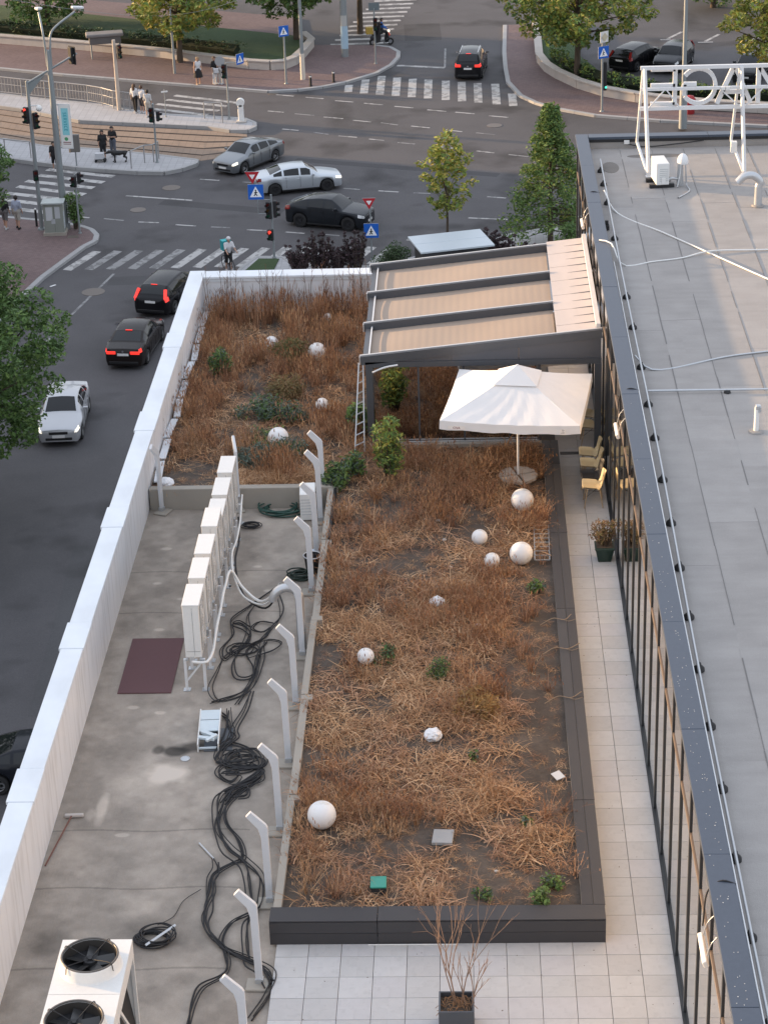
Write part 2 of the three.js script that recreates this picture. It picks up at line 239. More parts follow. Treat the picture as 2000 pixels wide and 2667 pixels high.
// ---------------------------------------------------------------- our building: podium, roof terrace, parapets
const podium = thing('podium_building', 'flat roofed block under the terrace with white outer walls', 'building', [0, 0, 0]);
mesh('wall', [b0(-9.86, 0.5, -0.2, T - 0.25, -28.15, 14)], MT.white, podium);
mesh('roof_slab', [b0(-9.84, 0.5, T - 0.25, T - 0.09, -28.12, 14)], MT.conc, podium);
// bare roof at the street side, its screed stained and patched
{
  const X0 = -9.5, X1 = -5.46, Z0 = -16.32, Z1 = 13.9, W = 512, H = 2048, zv = 8;
  const t = tex(W, H, (u, v) => {
    const x = X0 + u * (X1 - X0), z = Z0 + v * 24;
    const a = fbm(x * 1.3, z * 1.3, 5, 71), b = fbm(x * 6, z * 6, 4, 72), c = hash(u * W | 0, v * H | 0, 73), w = 0.25 * (fbm(x * 3, z * 3, 3, 74) - 0.5);
    let k = 0.50 + 0.50 * a + 0.34 * b + 0.14 * c;
    const dst = (px, pz, rx, rz) => Math.hypot((x - px) / rx, (z - pz) / rz) + w * 3;
    const sm = (d, e = 0.5) => Math.max(0, Math.min(1, (1 + e - d) / (2 * e)));
    const blob = fbm(x * 2.2 + 9, z * 2.2, 4, 75); k *= 1 - 0.20 * Math.max(0, Math.min(1, (blob - 0.4) * 4));             // old damp marks
    k += 0.8 * sm(dst(-7.8, -5.3, 0.34, 0.3), 0.35) + 0.3 * sm(dst(-8.2, -5.0, 0.5, 0.5)) + 0.5 * sm(dst(-8.78, -4.25, 0.1, 0.42), 0.3) + 0.3 * sm(dst(-8.95, -4.05, 0.08, 0.2), 0.3) + 0.4 * sm(dst(-8.32, -3.42, 0.12, 0.06), 0.2);
    k *= 1 - 0.75 * sm(dst(-7.75, -6.05, 0.22, 0.16), 0.3); k *= 1 - 0.7 * sm(dst(-7.45, -6.2, 0.3, 0.16), 0.4); k *= 1 - 0.6 * sm(dst(-8.05, -6.1, 0.1, 0.14), 0.3); k *= 1 - 0.4 * sm(dst(-8.95, -0.4, 0.4, 0.3), 0.5); k *= 1 - 0.3 * sm(dst(-7.3, -0.5, 0.7, 0.5), 0.6);
    for (const [sx, sz] of [[-8.9, -12.6], [-8.3, -11.9], [-8.7, -7.6], [-8.2, -7.4], [-8.6, -10.6], [-7.1, -6.8], [-6.6, -12.2], [-6.9, -13.3], [-6.5, -9.6], [-8.0, -13.6], [-8.9, -14.2]]) k += 0.45 * sm(dst(sx, sz, 0.10, 0.06), 0.3);
    for (const [pz, l] of [[-3.55, 0.05], [-1.9, 0.05], [-11.3, 0.05], [-13.1, 0.05], [0.2, 0.05]]) if (Math.abs(z - pz - 0.03 * Math.sin(x * 3)) < 0.022 && x < -6.2) k *= 0.72;
    const pt = 0.12 * sm(dst(-5.9, -6.9, 0.5, 0.6), 0.2); k += pt;
    k *= 0.58; return [k, k * 0.99, k * 0.975];
  });
  t.repeat.set(1, 1);
  const g = new THREE.PlaneGeometry(X1 - X0, 24).rotateX(-Math.PI / 2).translate((X0 + X1) / 2, T - 0.05, Z0 + 12);
  const uv = g.attributes.uv; for (let i = 0; i < uv.count; i++) uv.setY(i, 1 - uv.getY(i));
  const o = new THREE.Mesh(g, mat([0.58, 0.51, 0.44], 0.9, { map: t, bumpMap: bGrain, bumpScale: 0.004 })); o.name = numbered('roof_floor'); o.userData.kind = 'structure'; o.receiveShadow = o.castShadow = true; scene.add(o);
}
// street-side parapet and back parapet with their coping slabs
const par = thing('parapet_wall', 'long white rendered parapet wall with pale metal coping along the street', 'wall');
mesh('wall', [b0(-9.84, -9.5, T - 0.25, T + 1.27, -28.13, 13.8)], MT.white, par);
{
  const seg = [-28.2, -23.5, -22.5, -18.45, -17.35, -13.35, -12.4, -8.35, -7.35, -3.3, -2.3, 1.7, 2.7, 6.7, 7.7, 13.8];
  for (let i = 0; i + 1 < seg.length; i++) { const j = i % 2, w = j ? 0.46 : 0.41; mesh('coping_slab', rbx(w, 0.07 + 0.008 * j, seg[i + 1] - seg[i] - 0.006, 0.015, -9.665 - (j ? 0.012 : 0) , T + 1.30 + 0.004 * j, (seg[i] + seg[i + 1]) / 2, 0, 0, 0, 1), MT.coping, par); }
  for (let i = 0; i < 9; i++) mesh('base_slab', bx(0.16, 0.03, 1.1, -9.40 + 0.02 * (i % 3), T + 0.47 + 0.01 * (i % 2), -26.8 + i * 1.22, 0, 0.05 * (i % 3 - 1), 0.05), MT.coping, par);
}
const backPar = thing('parapet_wall', 'white parapet wall behind the dry grass bed, facing the crossing', 'wall');
mesh('wall', [b0(-9.5, -3.2, T - 0.25, T + 1.27, -28.1, -27.72)], MT.white, backPar);
for (let i = 0; i < 3; i++) mesh('coping_slab', rbx(2.06, 0.07, 0.5, 0.015, -8.43 + 2.07 * i, T + 1.30, -27.91, 0, 0, 0, 1), MT.coping, backPar);
mesh('drip_edge', b0(-9.46, -3.2, T + 1.19, T + 1.262, -27.72, -27.69), MT.coping, backPar);
// terrace slabs, each laid on its own
const terrace = structGroup('terrace_floor');
mesh('bedding', b0(-5.44, 0.5, T - 0.09, T - 0.035, -27.6, 14), mat([0.10, 0.10, 0.10], 0.9), terrace);
{
  const g = prep(rbx(0.493, 0.034, 0.493, 0.004, 0, 0, 0, 0, 0, 0, 1)), ms = [0.50, 0.53, 0.555, 0.52, 0.545, 0.51, 0.535].map((k, i) => mat([k, k * (0.985 + 0.004 * (i % 3)), k * (0.975 + 0.008 * (i % 4))], 0.75, { map: tex(192, 192, (u, v) => { const c = hash(u * 192 | 0, v * 192 | 0, 80 + i), f = fbm(u * 3, v * 3, 5, 300 + i), d = Math.max(0, fbm(u * 7, v * 7, 4, 310 + i) - 0.62) * 1.6; return (0.90 + 0.1 * c) * (0.92 + 0.12 * f) - 0.2 * d; }, 0.5) })), r = rng(5);
  const put = (c, w) => { const o = new THREE.Mesh(g, ms[Math.floor(r() * ms.length)]); o.name = 'paving_slab'; o.castShadow = o.receiveShadow = true; o.position.set(c * 0.5 + 0.25, T - 0.017 + (r() - 0.5) * 0.003, w * 0.5 + 0.25); o.rotation.y = Math.floor(r() * 4) * Math.PI / 2 + (r() - 0.5) * 0.004; terrace.add(o); };
  for (let w = -1; w < 9; w++) for (let c = -11; c < 1; c++) put(c, w);
  for (let w = -53; w < -1; w++) for (let c = -1; c < 1; c++) put(c, w);
  { const q = rng(55), g = []; for (let i = 0; i < 60; i++) { const strip = i % 2, x = strip ? -0.4 + q() * 0.88 : -5.3 + q() * 5.7, z = strip ? -14 + q() * 14 : -0.2 + q() * 3.4; g.push(bx(0.008 + 0.022 * q() * q(), 0.003, 0.007 + 0.01 * q(), x, T + 0.004, z, 0, q() * 3)); } const o = mesh('leaf_specks', g, mat([0.16, 0.12, 0.09], 0.9), terrace); o.userData.kind = 'stuff'; }
  mesh('slab_field', b0(-5.44, 0.5, T - 0.034, T - 0.002, 4.5, 14), ms[1], terrace);
}
// planting bed: dark board edging, concrete kerbs, soil
const bed = thing('planting_bed', 'large raised planting bed edged with dark boards and concrete kerbs', 'planter');
{
  const dk = [0, 1, 2].map(i => mat([0.043 + 0.006 * i, 0.041 + 0.006 * i, 0.044 + 0.006 * i], 0.65, { map: tFine })), r = rng(9);
  const zs = [-0.68, -3.6, -6.95, -10.35, -13.7, -17.2, -18.5];
  for (let i = 0; i + 1 < zs.length; i++) {
    const z0 = zs[i + 1], z1 = zs[i], m = (z0 + z1) / 2, l = z1 - z0 - 0.012;
    mesh('cap_board', rbx(0.175, 0.022, l, 0.004, -0.755, T + 0.419 + r() * 0.004, m, 0, (r() - 0.5) * 0.004, 0, 1), dk[i % 3], bed);
    mesh('cap_board', rbx(0.175, 0.022, l, 0.004, -0.573, T + 0.421 + r() * 0.004, m, 0, (r() - 0.5) * 0.004, 0, 1), dk[(i + 1) % 3], bed);
    mesh('side_board', b0(-0.51, -0.49, T + 0.0, T + 0.405, z0 + 0.004, z1 - 0.004), dk[i % 3], bed);
    mesh('inner_wall', b0(-0.84, -0.51, T + 0.0, T + 0.403, z0, z1), MT.conc, bed);
  }
  const xs = [-5.6, -3.95, -0.49];
  for (let i = 0; i < 2; i++) {
    mesh('cap_board', rbx(xs[i + 1] - xs[i] - 0.01, 0.022, 0.37, 0.004, (xs[i] + xs[i + 1]) / 2, T + 0.42 + i * 0.003, -0.492, 0, 0, 0, 1), dk[i], bed);
    for (let k = 0; k < 2; k++) mesh('front_board', b0(xs[i] + 0.004, xs[i + 1] - 0.006, T + 0.003 + k * 0.203, T + 0.203 + k * 0.203 - 0.004, -0.325, -0.305), dk[(i + k) % 3], bed);
    mesh('inner_wall', b0(xs[i] + 0.02, xs[i + 1] - 0.02, T + 0.0, T + 0.4, -0.66, -0.326), MT.conc, bed);
  }
  const kc = [[-0.68, -3.9], [-3.9, -7.2], [-7.2, -10.2], [-10.2, -13.6], [-13.6, -16.3]];
  kc.forEach(([a, b], i) => { mesh('kerb', rbx(0.13 + 0.01 * (i % 2), 0.5, a - b - 0.01, 0.012, -5.5 + 0.018 * (i % 2), T + 0.15 + 0.012 * (i % 3), (a + b) / 2, 0, 0.003 * (i % 2), 0, 1), MT.conc, bed); mesh('kerb_block', rbx(0.22, 0.3, 0.18, 0.02, -5.45, T + 0.26 + 0.012 * (i % 3), b + 0.1, 0, 0.05, 0, 1), MT.conc, bed); });
  mesh('kerb', rbx(4.02, 0.62, 0.2, 0.02, -7.47, T + 0.14, -16.22, 0, 0, 0, 1), MT.conc, bed);
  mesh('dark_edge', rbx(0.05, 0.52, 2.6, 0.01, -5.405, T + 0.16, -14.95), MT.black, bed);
  mesh('rear_edge', bx(3.9, 0.5, 0.14, -2.8, T + 0.15, -18.52), MT.conc, bed);
}
const soilH = (x, z) => T + 0.29 + 0.09 * (fbm(x * 0.9, z * 0.9, 3, 91) - 0.4) + 0.04 * fbm(x * 5, z * 5, 2, 92);
{
  const patch = (x0, x1, z0, z1) => { const g = new THREE.PlaneGeometry(x1 - x0, z1 - z0, Math.round((x1 - x0) * 9), Math.round((z1 - z0) * 9)).rotateX(-Math.PI / 2).translate((x0 + x1) / 2, 0, (z0 + z1) / 2), p = g.attributes.position; for (let i = 0; i < p.count; i++) p.setY(i, soilH(p.getX(i), p.getZ(i))); g.computeVertexNormals(); return g; };
  struct('soil', [patch(-5.44, -0.84, -18.46, -0.66)], MT.soil); struct('soil', [patch(-9.5, -4.78, -27.72, -16.3)], MT.soil);
}
// ---------------------------------------------------------------- glass-fronted upper storey
const glassH = thing('glass_storey', 'upper storey with bronze mirror glass wall and grey felt roof', 'building');
const RY = T + 3.8;                                 // roof level
{
  mesh('wall', [b0(0.62, 0.75, T - 0.05, T + 3.95, -30.6, 14), b0(0.75, 26, -0.2, RY - 0.3, -30.62, -30.4), b0(0.5, 0.62, -0.2, T - 0.05, -30.62, 14)], MT.dark, glassH);
  mesh('roof_slab', b0(0.76, 26, RY - 0.3, RY - 0.03, -30.4, 14), MT.conc, glassH);
  const pane = mat([0.72, 0.67, 0.59], 0.02, { metalness: 1 }), pane2 = mat([0.42, 0.36, 0.30], 0.05, { metalness: 1 });
  const fr = mat([0.035, 0.038, 0.042], 0.4), br = mat([0.20, 0.155, 0.12], 0.45, { metalness: 0.2 });
  const p = 1.3345, z0 = 1.375;
  for (let i = -24; i < 10; i++) {
    const za = z0 + i * p, zb = za + p, dx = i < 0 ? 0.0 : 0;
    const t = (((i * 37) % 11) / 11 - 0.5) * 0.0018;
    mesh('pane', bx(0.012, 3.02, p - 0.06, 0.545 + dx, T + 1.56, (za + zb) / 2, 0, t, t * 0.6), pane, glassH);
    mesh('pane', bx(0.012, 0.86, p - 0.06, 0.545 + dx, T + 3.54, (za + zb) / 2, 0, -t, t), pane2, glassH);
    mesh('mullion', b0(0.518 + dx, 0.56 + dx, T + 0.0, T + 3.985, za - 0.036, za + 0.036), fr, glassH);
  }
  mesh('transom', b0(0.522, 0.553, T + 3.055, T + 3.115, -30.6, 14), br, glassH);
  mesh('head_rail', b0(0.498, 0.56, T + 3.985, T + 4.04, -30.6, 14), br, glassH);
  mesh('bottom_rail', b0(0.5, 0.558, T + 0.0, T + 0.03, -30.6, 14), fr, glassH);
  const bl = mat([0.075, 0.095, 0.13], 0.42, { metalness: 0.2, map: speck(101, 0.22, 256, 1.3) });
  const cz = [-30.76, -27.8, -24.6, -21.5, -18.4, -15.3, -12.2, -9.1, -6.0, -2.9, 0.3, 3.4, 6.5, 9.6, 14];
  for (let i = 0; i + 1 < cz.length; i++) mesh('coping_sheet', rbx(0.335, 0.07, cz[i + 1] - cz[i] - 0.005, 0.008, 0.645, T + 4.075 + 0.002 * (i % 2), (cz[i] + cz[i + 1]) / 2, 0, 0, 0, 1), bl, glassH);
  for (let i = 0; i < 8; i++) mesh('coping_sheet', rbx(3.195, 0.07, 0.34, 0.008, 2.42 + 3.2 * i, T + 4.076 + 0.002 * (i % 2), -30.585, 0, 0, 0, 1), bl, glassH);
  mesh('parapet', [b0(0.765, 26, RY - 0.03, T + 4.04, -30.46, -30.42)], MT.memb, glassH);
  mesh('parapet', [b0(0.751, 0.8, RY - 0.03, T + 4.035, -30.42, 14)], MT.memb, glassH);
  mesh('flashing', b0(0.82, 26, T + 3.97, T + 4.04, -30.418, -30.40), MT.black, glassH);
  // bitumen felt laid in lengths
  const fs = [0, 1, 2, 3].map(i => { const m = MT.memb.clone(); m.color = lin(0.362 + 0.008 * i, 0.342 + 0.008 * i, 0.325 + 0.008 * i); m.map = MT.memb.map.clone(); m.map.offset.set(0.23 * i, 0.37 * i); m.map.needsUpdate = true; return m; }), r = rng(21);
  for (let k = 0; k < 8; k++) {
    const x0 = 0.8 + k * 0.845, last = k === 7; let z = -30.42 + r() * 1.2; const cut = [-30.42];
    while (z < 10) { cut.push(z); z += 3.2 + r() * 3.4; } cut.push(14);
    for (let i = 0; i + 1 < cut.length; i++) if (cut[i + 1] > cut[i] + 0.1) mesh('roof_felt', bx(last ? 19.2 : 0.862, 0.012, cut[i + 1] - cut[i] + 0.05, x0 + (last ? 9.6 : 0.4225), RY - 0.014 + 0.0015 * k % 0.006 + 0.003 * (i % 2), (cut[i] + cut[i + 1]) / 2, 0.0006 * (i % 2 ? 1 : -1), (r() - 0.5) * 0.002, 0.004), fs[Math.floor(r() * 4)], glassH);
  }
  // tarred laps between the lengths, worn away in places
  const tar = mat([0.17, 0.162, 0.157], 0.85), rt = rng(23);
  for (let k = 1; k < 8; k++) { const x = 0.8 + k * 0.845, g = []; let z = -30.2; while (z < 12) { const l = 0.4 + rt() * 2.4; g.push(bx(0.008 + 0.012 * rt(), 0.004, l, x + (rt() - 0.5) * 0.012, RY + 0.001, z + l / 2, 0, (rt() - 0.5) * 0.006)); z += l + (rt() < 0.55 ? rt() * 1.1 : 0.02); } const o = mesh('tar_seam', g, tar, glassH); o.userData.kind = 'stuff'; }
  const dirt = mat([0.20, 0.185, 0.17], 0.95, { map: tMemb }); for (const [x, z, a, b] of [[2.6, -29.6, 0.8, 0.18], [1.3, -28.6, 0.22, 0.5]]) mesh('dirt_patch', cy(1, 1, 0.004, 0, 0, 0, 20).scale(a, 1, b).translate(x, RY + 0.0, z), dirt, glassH);
  // drifted white flecks on the coping (droppings)
  const gm = [], rd = rng(77); for (let i = 0; i < 110; i++) { const z = -12 + Math.pow(rd(), 0.6) * 19; gm.push(cy(0.003 + 0.011 * rd() * rd() * rd(), 0.006, 0.003, 0.55 + rd() * 0.17, T + 4.1135, z, 6).scale(1, 1, 1)); }
  const fl = mesh('droppings', gm, mat([0.6, 0.6, 0.58], 0.8), glassH); fl.userData.kind = 'stuff';
}
// unseen blocks on the sunset side, sized and placed to shade terrace and road
function block(x0, x1, z0, z1, h, label) {
  const o = thing('shade_block', label, 'building');
  mesh('wall', b0(x0, x1, -0.2, h, z0, z1), mat([0.45, 0.42, 0.38], 0.85, { map: tStain }), o); mesh('roof', b0(x0 - 0.3, x1 + 0.3, h, h + 0.5, z0 - 0.3, z1 + 0.3), MT.conc, o);
  for (let f = 0; f * 3 + 4 < h; f++) for (let z = z0 + 2; z < z1 - 2; z += 3.4) mesh('window', b0(x1 + 0.0, x1 + 0.03, 2 + f * 3, 3.5 + f * 3, z, z + 1.5), MT.black, o);
}
block(-66, -50, -66, 14, 21.0, 'tall plain unseen block across the street, sized to shade the terrace');
block(-66, -50, -106, -66.5, 9.7, 'lower plain unseen block placed to shade the road');
// ---------------------------------------------------------------- pergola
{
  const o = thing('pergola', 'dark grey metal pergola with sloping retractable fabric roof and glazed sides', 'pergola');
  const sl = 0.1015, yt = x => T + 2.5 + (x + 4.87) * sl, ang = Math.atan(sl);
  const zR = [-18.62, -20.72, -22.84, -24.92], cap = mat([0.6, 0.6, 0.6], 0.4, { metalness: 0.4, map: tFine });
  zR.forEach((z, i) => {
    const xr = i === 0 ? 0.5 : -0.5, rf = mesh('rafter', [beam([-4.88, yt(-4.88) - 0.09, z], [xr, yt(xr) - 0.09, z], 0.20, 0.12)], MT.darkMetal, o);
    mesh('cap_strip', beam([-4.9, yt(-4.9) + 0.018, z - 0.03], [xr, yt(xr) + 0.018, z - 0.03], 0.016, 0.05), cap, rf);
    mesh('end_cap', bx(0.02, 0.18, 0.12, -4.9, yt(-4.9) - 0.085, z), cap, rf);
  });
  const fab = new THREE.MeshPhysicalMaterial({ color: lin(0.43, 0.335, 0.26), roughness: 0.85, transmission: 0.25, thickness: 0, map: tex(256, 256, (u, v) => 0.84 + 0.1 * (((u * 128) | 0) % 2) + 0.1 * hash(u * 256 | 0, v * 256 | 0, 5), 0.8) });
  for (let k = 0; k < 3; k++) {                       // pleated cloth: shallow folds across each bay
    const z1 = zR[k] - 0.06, z0 = zR[k + 1] + 0.06, g = new THREE.PlaneGeometry(1, 1, 96, 10).rotateX(-Math.PI / 2), p = g.attributes.position;
    for (let i = 0; i < p.count; i++) { const u = p.getX(i) + 0.5, v = p.getZ(i) + 0.5, x = -4.72 + u * 4.2; p.setXYZ(i, x, yt(x) - 0.17 + 0.0015 * Math.sin(u * 96 * Math.PI / 2.0) + 0.02 * Math.sin(u * 9 + k) * Math.sin(v * Math.PI), z0 + v * (z1 - z0)); }
    g.computeVertexNormals(); mesh('roof_fabric', g, fab, o);
  }
  const fl = mat([0.56, 0.50, 0.47], 0.5, { map: tStain });
  for (let i = 0; i < 13; i++) {                      // sheet strips against the glass wall
    const z = -18.7 - i * 0.5, a = mesh('flashing_sheet', along(new THREE.BoxGeometry(0.02, 1, 0.492), [-0.5, yt(-0.5) - 0.03 + 0.003 * (i % 2), z - 0.25], [0.44, yt(0.44) - 0.03 + 0.003 * (i % 2), z - 0.25]), fl, o);
    mesh('fold', along(new THREE.ConeGeometry(0.022, 1, 5), [0.42, yt(0.42) - 0.02, z], [-0.1, yt(-0.1) - 0.015, z]), MT.darkMetal, a);
  }
  mesh('gutter', beam([-4.78, T + 2.36, -18.6], [-4.78, T + 2.36, -25], 0.12, 0.10), MT.darkMetal, o);
  mesh('drain_strip', beam([-4.70, T + 2.435, -18.7], [-4.70, T + 2.435, -24.9], 0.03, 0.03), MT.whiteMetal, o);
  mesh('ridge_tube', beam([0.42, yt(0.42) + 0.06, -18.7], [0.42, yt(0.42) + 0.06, -25.1], 0.1, 0.1), MT.whiteMetal, o);
  // front gable: infill sheets over a level beam
  const gab = mat([0.115, 0.12, 0.135], 0.35, { metalness: 0.35, map: tFine }), gx = [-4.75, -2.85, -1.35, 0.48];
  for (let i = 0; i < 3; i++) {
    const a = gx[i] + 0.006, b = gx[i + 1] - 0.006, s = new THREE.Shape([new THREE.Vector2(a, T + 2.38), new THREE.Vector2(b, T + 2.38), new THREE.Vector2(b, yt(b) - 0.172), new THREE.Vector2(a, yt(a) - 0.172 > T + 2.385 ? yt(a) - 0.172 : T + 2.385)]);
    mesh('gable_sheet', new THREE.ExtrudeGeometry(s, { depth: 0.03, bevelEnabled: false }).translate(0, 0, -18.62), gab, o);
  }
  mesh('front_beam', b0(-4.78, 0.49, T + 2.25, T + 2.378, -18.7, -18.56), MT.darkMetal, o);
  for (const [x, z] of [[-4.70, -18.63], [0.42, -18.63], [-4.70, -24.9], [0.40, -24.9]]) mesh('post', b0(x - 0.075, x + 0.075, T + (x < 0 ? 0.2 : 0), T + 2.25, z - 0.075, z + 0.075), MT.darkMetal, o);
  const gl = mat([0.52, 0.51, 0.50], 0.03, { metalness: 1 });
  const px = [-4.62, -3.6, -2.58, -1.56, -0.92];
  for (let i = 0; i + 1 < px.length; i++) { mesh('glass_panel', b0(px[i] + 0.02, px[i + 1] - 0.02, T + 0.42, T + 2.24, -18.64, -18.63), gl, o); mesh('glazing_bar', b0(px[i + 1] - 0.02, px[i + 1] + 0.02, T + 0.42, T + 2.24, -18.66, -18.61), MT.darkMetal, o); }
  mesh('bottom_track', [b0(-4.62, -0.9, T + 0.40, T + 0.43, -18.6, -18.55), b0(-4.62, -0.9, T + 0.40, T + 0.43, -18.72, -18.67)], MT.galv, o);
  mesh('floor_track', b0(-0.42, 0.3, T + 0.002, T + 0.012, -18.8, -18.66), MT.black, o);
  mesh('side_glass', b0(-4.72, -4.71, T + 0.45, T + 2.3, -24.8, -18.75), gl, o);
  mesh('door_slider', b0(-0.9, -0.86, T + 0.0, T + 2.25, -18.67, -18.6), MT.darkMetal, o);
  mesh('fluorescent_bracket', tube([[-4.62, T + 2.16, -18.5], [-4.35, T + 2.28, -18.48], [-4.05, T + 2.33, -18.5]], 0.022), MT.whiteMetal, o);
}
// ---------------------------------------------------------------- parasols
const canvas = new THREE.MeshPhysicalMaterial({ color: lin(0.86, 0.845, 0.83), roughness: 0.9, transmission: 0.12, thickness: 0, map: tex(256, 256, (u, v) => 0.93 + 0.07 * hash(u * 256 | 0, v * 256 | 0, 15) - 0.05 * fbm(u * 4, v * 4, 3, 16, 4), 0.9) });
function parasol(x, z, turn, base, edge, apex, label, half = 1.48) {
  const o = thing('parasol', label, 'parasol', [x, T, z], turn);
  const H = half, e = edge, panels = [[[-H, H], [H, H]], [[H, H], [H, -H]], [[H, -H], [-H, -H]], [[-H, -H], [-H, H]]];
  panels.forEach(([a, b], k) => {                     // four sagging canvas panels
    const n = 18, pos = [], P = (u, v) => { const ex = a[0] + (b[0] - a[0]) * u, ez = a[1] + (b[1] - a[1]) * u, t = 0.16 + 0.84 * v, sag = 0.09 * Math.sin(Math.PI * u) * v + 0.05 * Math.sin(Math.PI * v), wr = 0.006 * Math.sin(u * 37 + v * 9 + k) * v * Math.sin(Math.PI * u); return [ex * t, apex - 0.12 + (e - apex + 0.12) * t - sag * 0.5 + wr, ez * t]; };
    for (let i = 0; i < n; i++) for (let j = 0; j < n; j++) { const q = [P(i / n, j / n), P((i + 1) / n, j / n), P((i + 1) / n, (j + 1) / n), P(i / n, (j + 1) / n)]; pos.push(...q[0], ...q[3], ...q[1], ...q[1], ...q[3], ...q[2]); }
    const g = new THREE.BufferGeometry(); g.setAttribute('position', new THREE.Float32BufferAttribute(pos, 3)); g.computeVertexNormals(); const pm = mesh('canvas_panel', g, canvas, o);
    const vp = []; for (let i = 0; i < n; i++) { const A = P(i / n, 1), B = P((i + 1) / n, 1), d = 0.19 + 0.012 * Math.sin(i * 1.3 + k), d2 = 0.19 + 0.012 * Math.sin((i + 1) * 1.3 + k), f = 1.006; vp.push(A[0], A[1], A[2], A[0] * f, A[1] - d, A[2] * f, B[0], B[1], B[2], B[0], B[1], B[2], A[0] * f, A[1] - d, A[2] * f, B[0] * f, B[1] - d2, B[2] * f); }
    const vg = new THREE.BufferGeometry(); vg.setAttribute('position', new THREE.Float32BufferAttribute(vp, 3)); vg.computeVertexNormals(); mesh('valance', vg, canvas, pm);
  });
  const vs = 0.47, vp = []; for (const [a, b] of panels) vp.push(a[0] / H * vs, apex - 0.30, a[1] / H * vs, b[0] / H * vs, apex - 0.30, b[1] / H * vs, 0, apex - 0.0, 0);
  const vg = new THREE.BufferGeometry(); vg.setAttribute('position', new THREE.Float32BufferAttribute(vp, 3)); vg.computeVertexNormals(); mesh('vent_cap', vg, canvas, o);
  mesh('pole', cy(0.024, 0.024, apex - base, 0, (apex + base) / 2, 0, 14), MT.whiteMetal, o);
  for (const [a] of panels) mesh('rib', rod([0, apex - 0.16, 0], [a[0] * 0.985, e - 0.02, a[1] * 0.985], 0.012), MT.whiteMetal, o);
  return o;
}
{
  const p1 = parasol(-1.42, -16.73, -0.14, 0.40, 2.24, 2.98, 'large white square parasol standing in the dry grass bed');
  // red and grey lettering on the front valance
  const cv = document.createElement('canvas'); cv.width = 512; cv.height = 128; const c = cv.getContext('2d'); c.fillStyle = '#e9e3dc'; c.fillRect(0, 0, 512, 128); c.fillStyle = '#8a4a4e'; c.font = 'bold 96px sans-serif'; c.textBaseline = 'middle'; c.textAlign = 'center'; c.fillText('CIVA', 256, 66);
  const t = new THREE.CanvasTexture(cv); t.colorSpace = THREE.SRGBColorSpace;
  const pl = (x, z, w, h, y, ry) => { const g = new THREE.PlaneGeometry(w, h); g.rotateY(ry); g.translate(x, y, z); const m = new THREE.Mesh(g, mat(0xffffff, 0.9, { map: t })); m.name = 'print'; m.castShadow = m.receiveShadow = true; p1.add(m); };
  pl(-1.12, 1.512, 0.36, 0.09, 2.10, 0); 
  const cv2 = document.createElement('canvas'); cv2.width = 128; cv2.height = 128; const c2 = cv2.getContext('2d'); c2.fillStyle = '#e9e3dc'; c2.fillRect(0, 0, 128, 128); c2.strokeStyle = '#6d6a78'; c2.lineWidth = 9; c2.beginPath(); c2.moveTo(20, 96); c2.lineTo(96, 96); c2.lineTo(84, 60); c2.lineTo(40, 72); c2.moveTo(64, 50); c2.lineTo(58, 16); c2.lineTo(104, 30); c2.stroke();
  const t2 = new THREE.CanvasTexture(cv2); t2.colorSpace = THREE.SRGBColorSpace;
  const g = new THREE.PlaneGeometry(0.12, 0.12).translate(1.12, 2.10, 1.512), m = new THREE.Mesh(g, mat(0xffffff, 0.9, { map: t2 })); m.name = 'emblem'; p1.add(m);
  // weight: quarter slabs round the foot
  const base = thing('concrete_weight', 'pale scalloped concrete slabs round the parasol pole', 'weight', [-1.42, T + 0.34, -16.73], 0.3);
  for (let k = 0; k < 4; k++) { const s = new THREE.Shape(); s.moveTo(0.04, 0.04); s.lineTo(0.40, 0.04); s.quadraticCurveTo(0.42, 0.16, 0.33, 0.21); s.quadraticCurveTo(0.33, 0.33, 0.21, 0.33); s.quadraticCurveTo(0.16, 0.42, 0.04, 0.40); s.lineTo(0.04, 0.04); mesh('weight_slab', new THREE.ExtrudeGeometry(s, { depth: 0.06, bevelEnabled: true, bevelSize: 0.008, bevelThickness: 0.008, bevelSegments: 1 }).rotateX(-Math.PI / 2).rotateY(k * Math.PI / 2), MT.stone, base); }
  parasol(-1.15, -20.75, 0.03, 0.0, 2.16, 2.52, 'white parasol partly hidden under the pergola roof', 1.5);
}
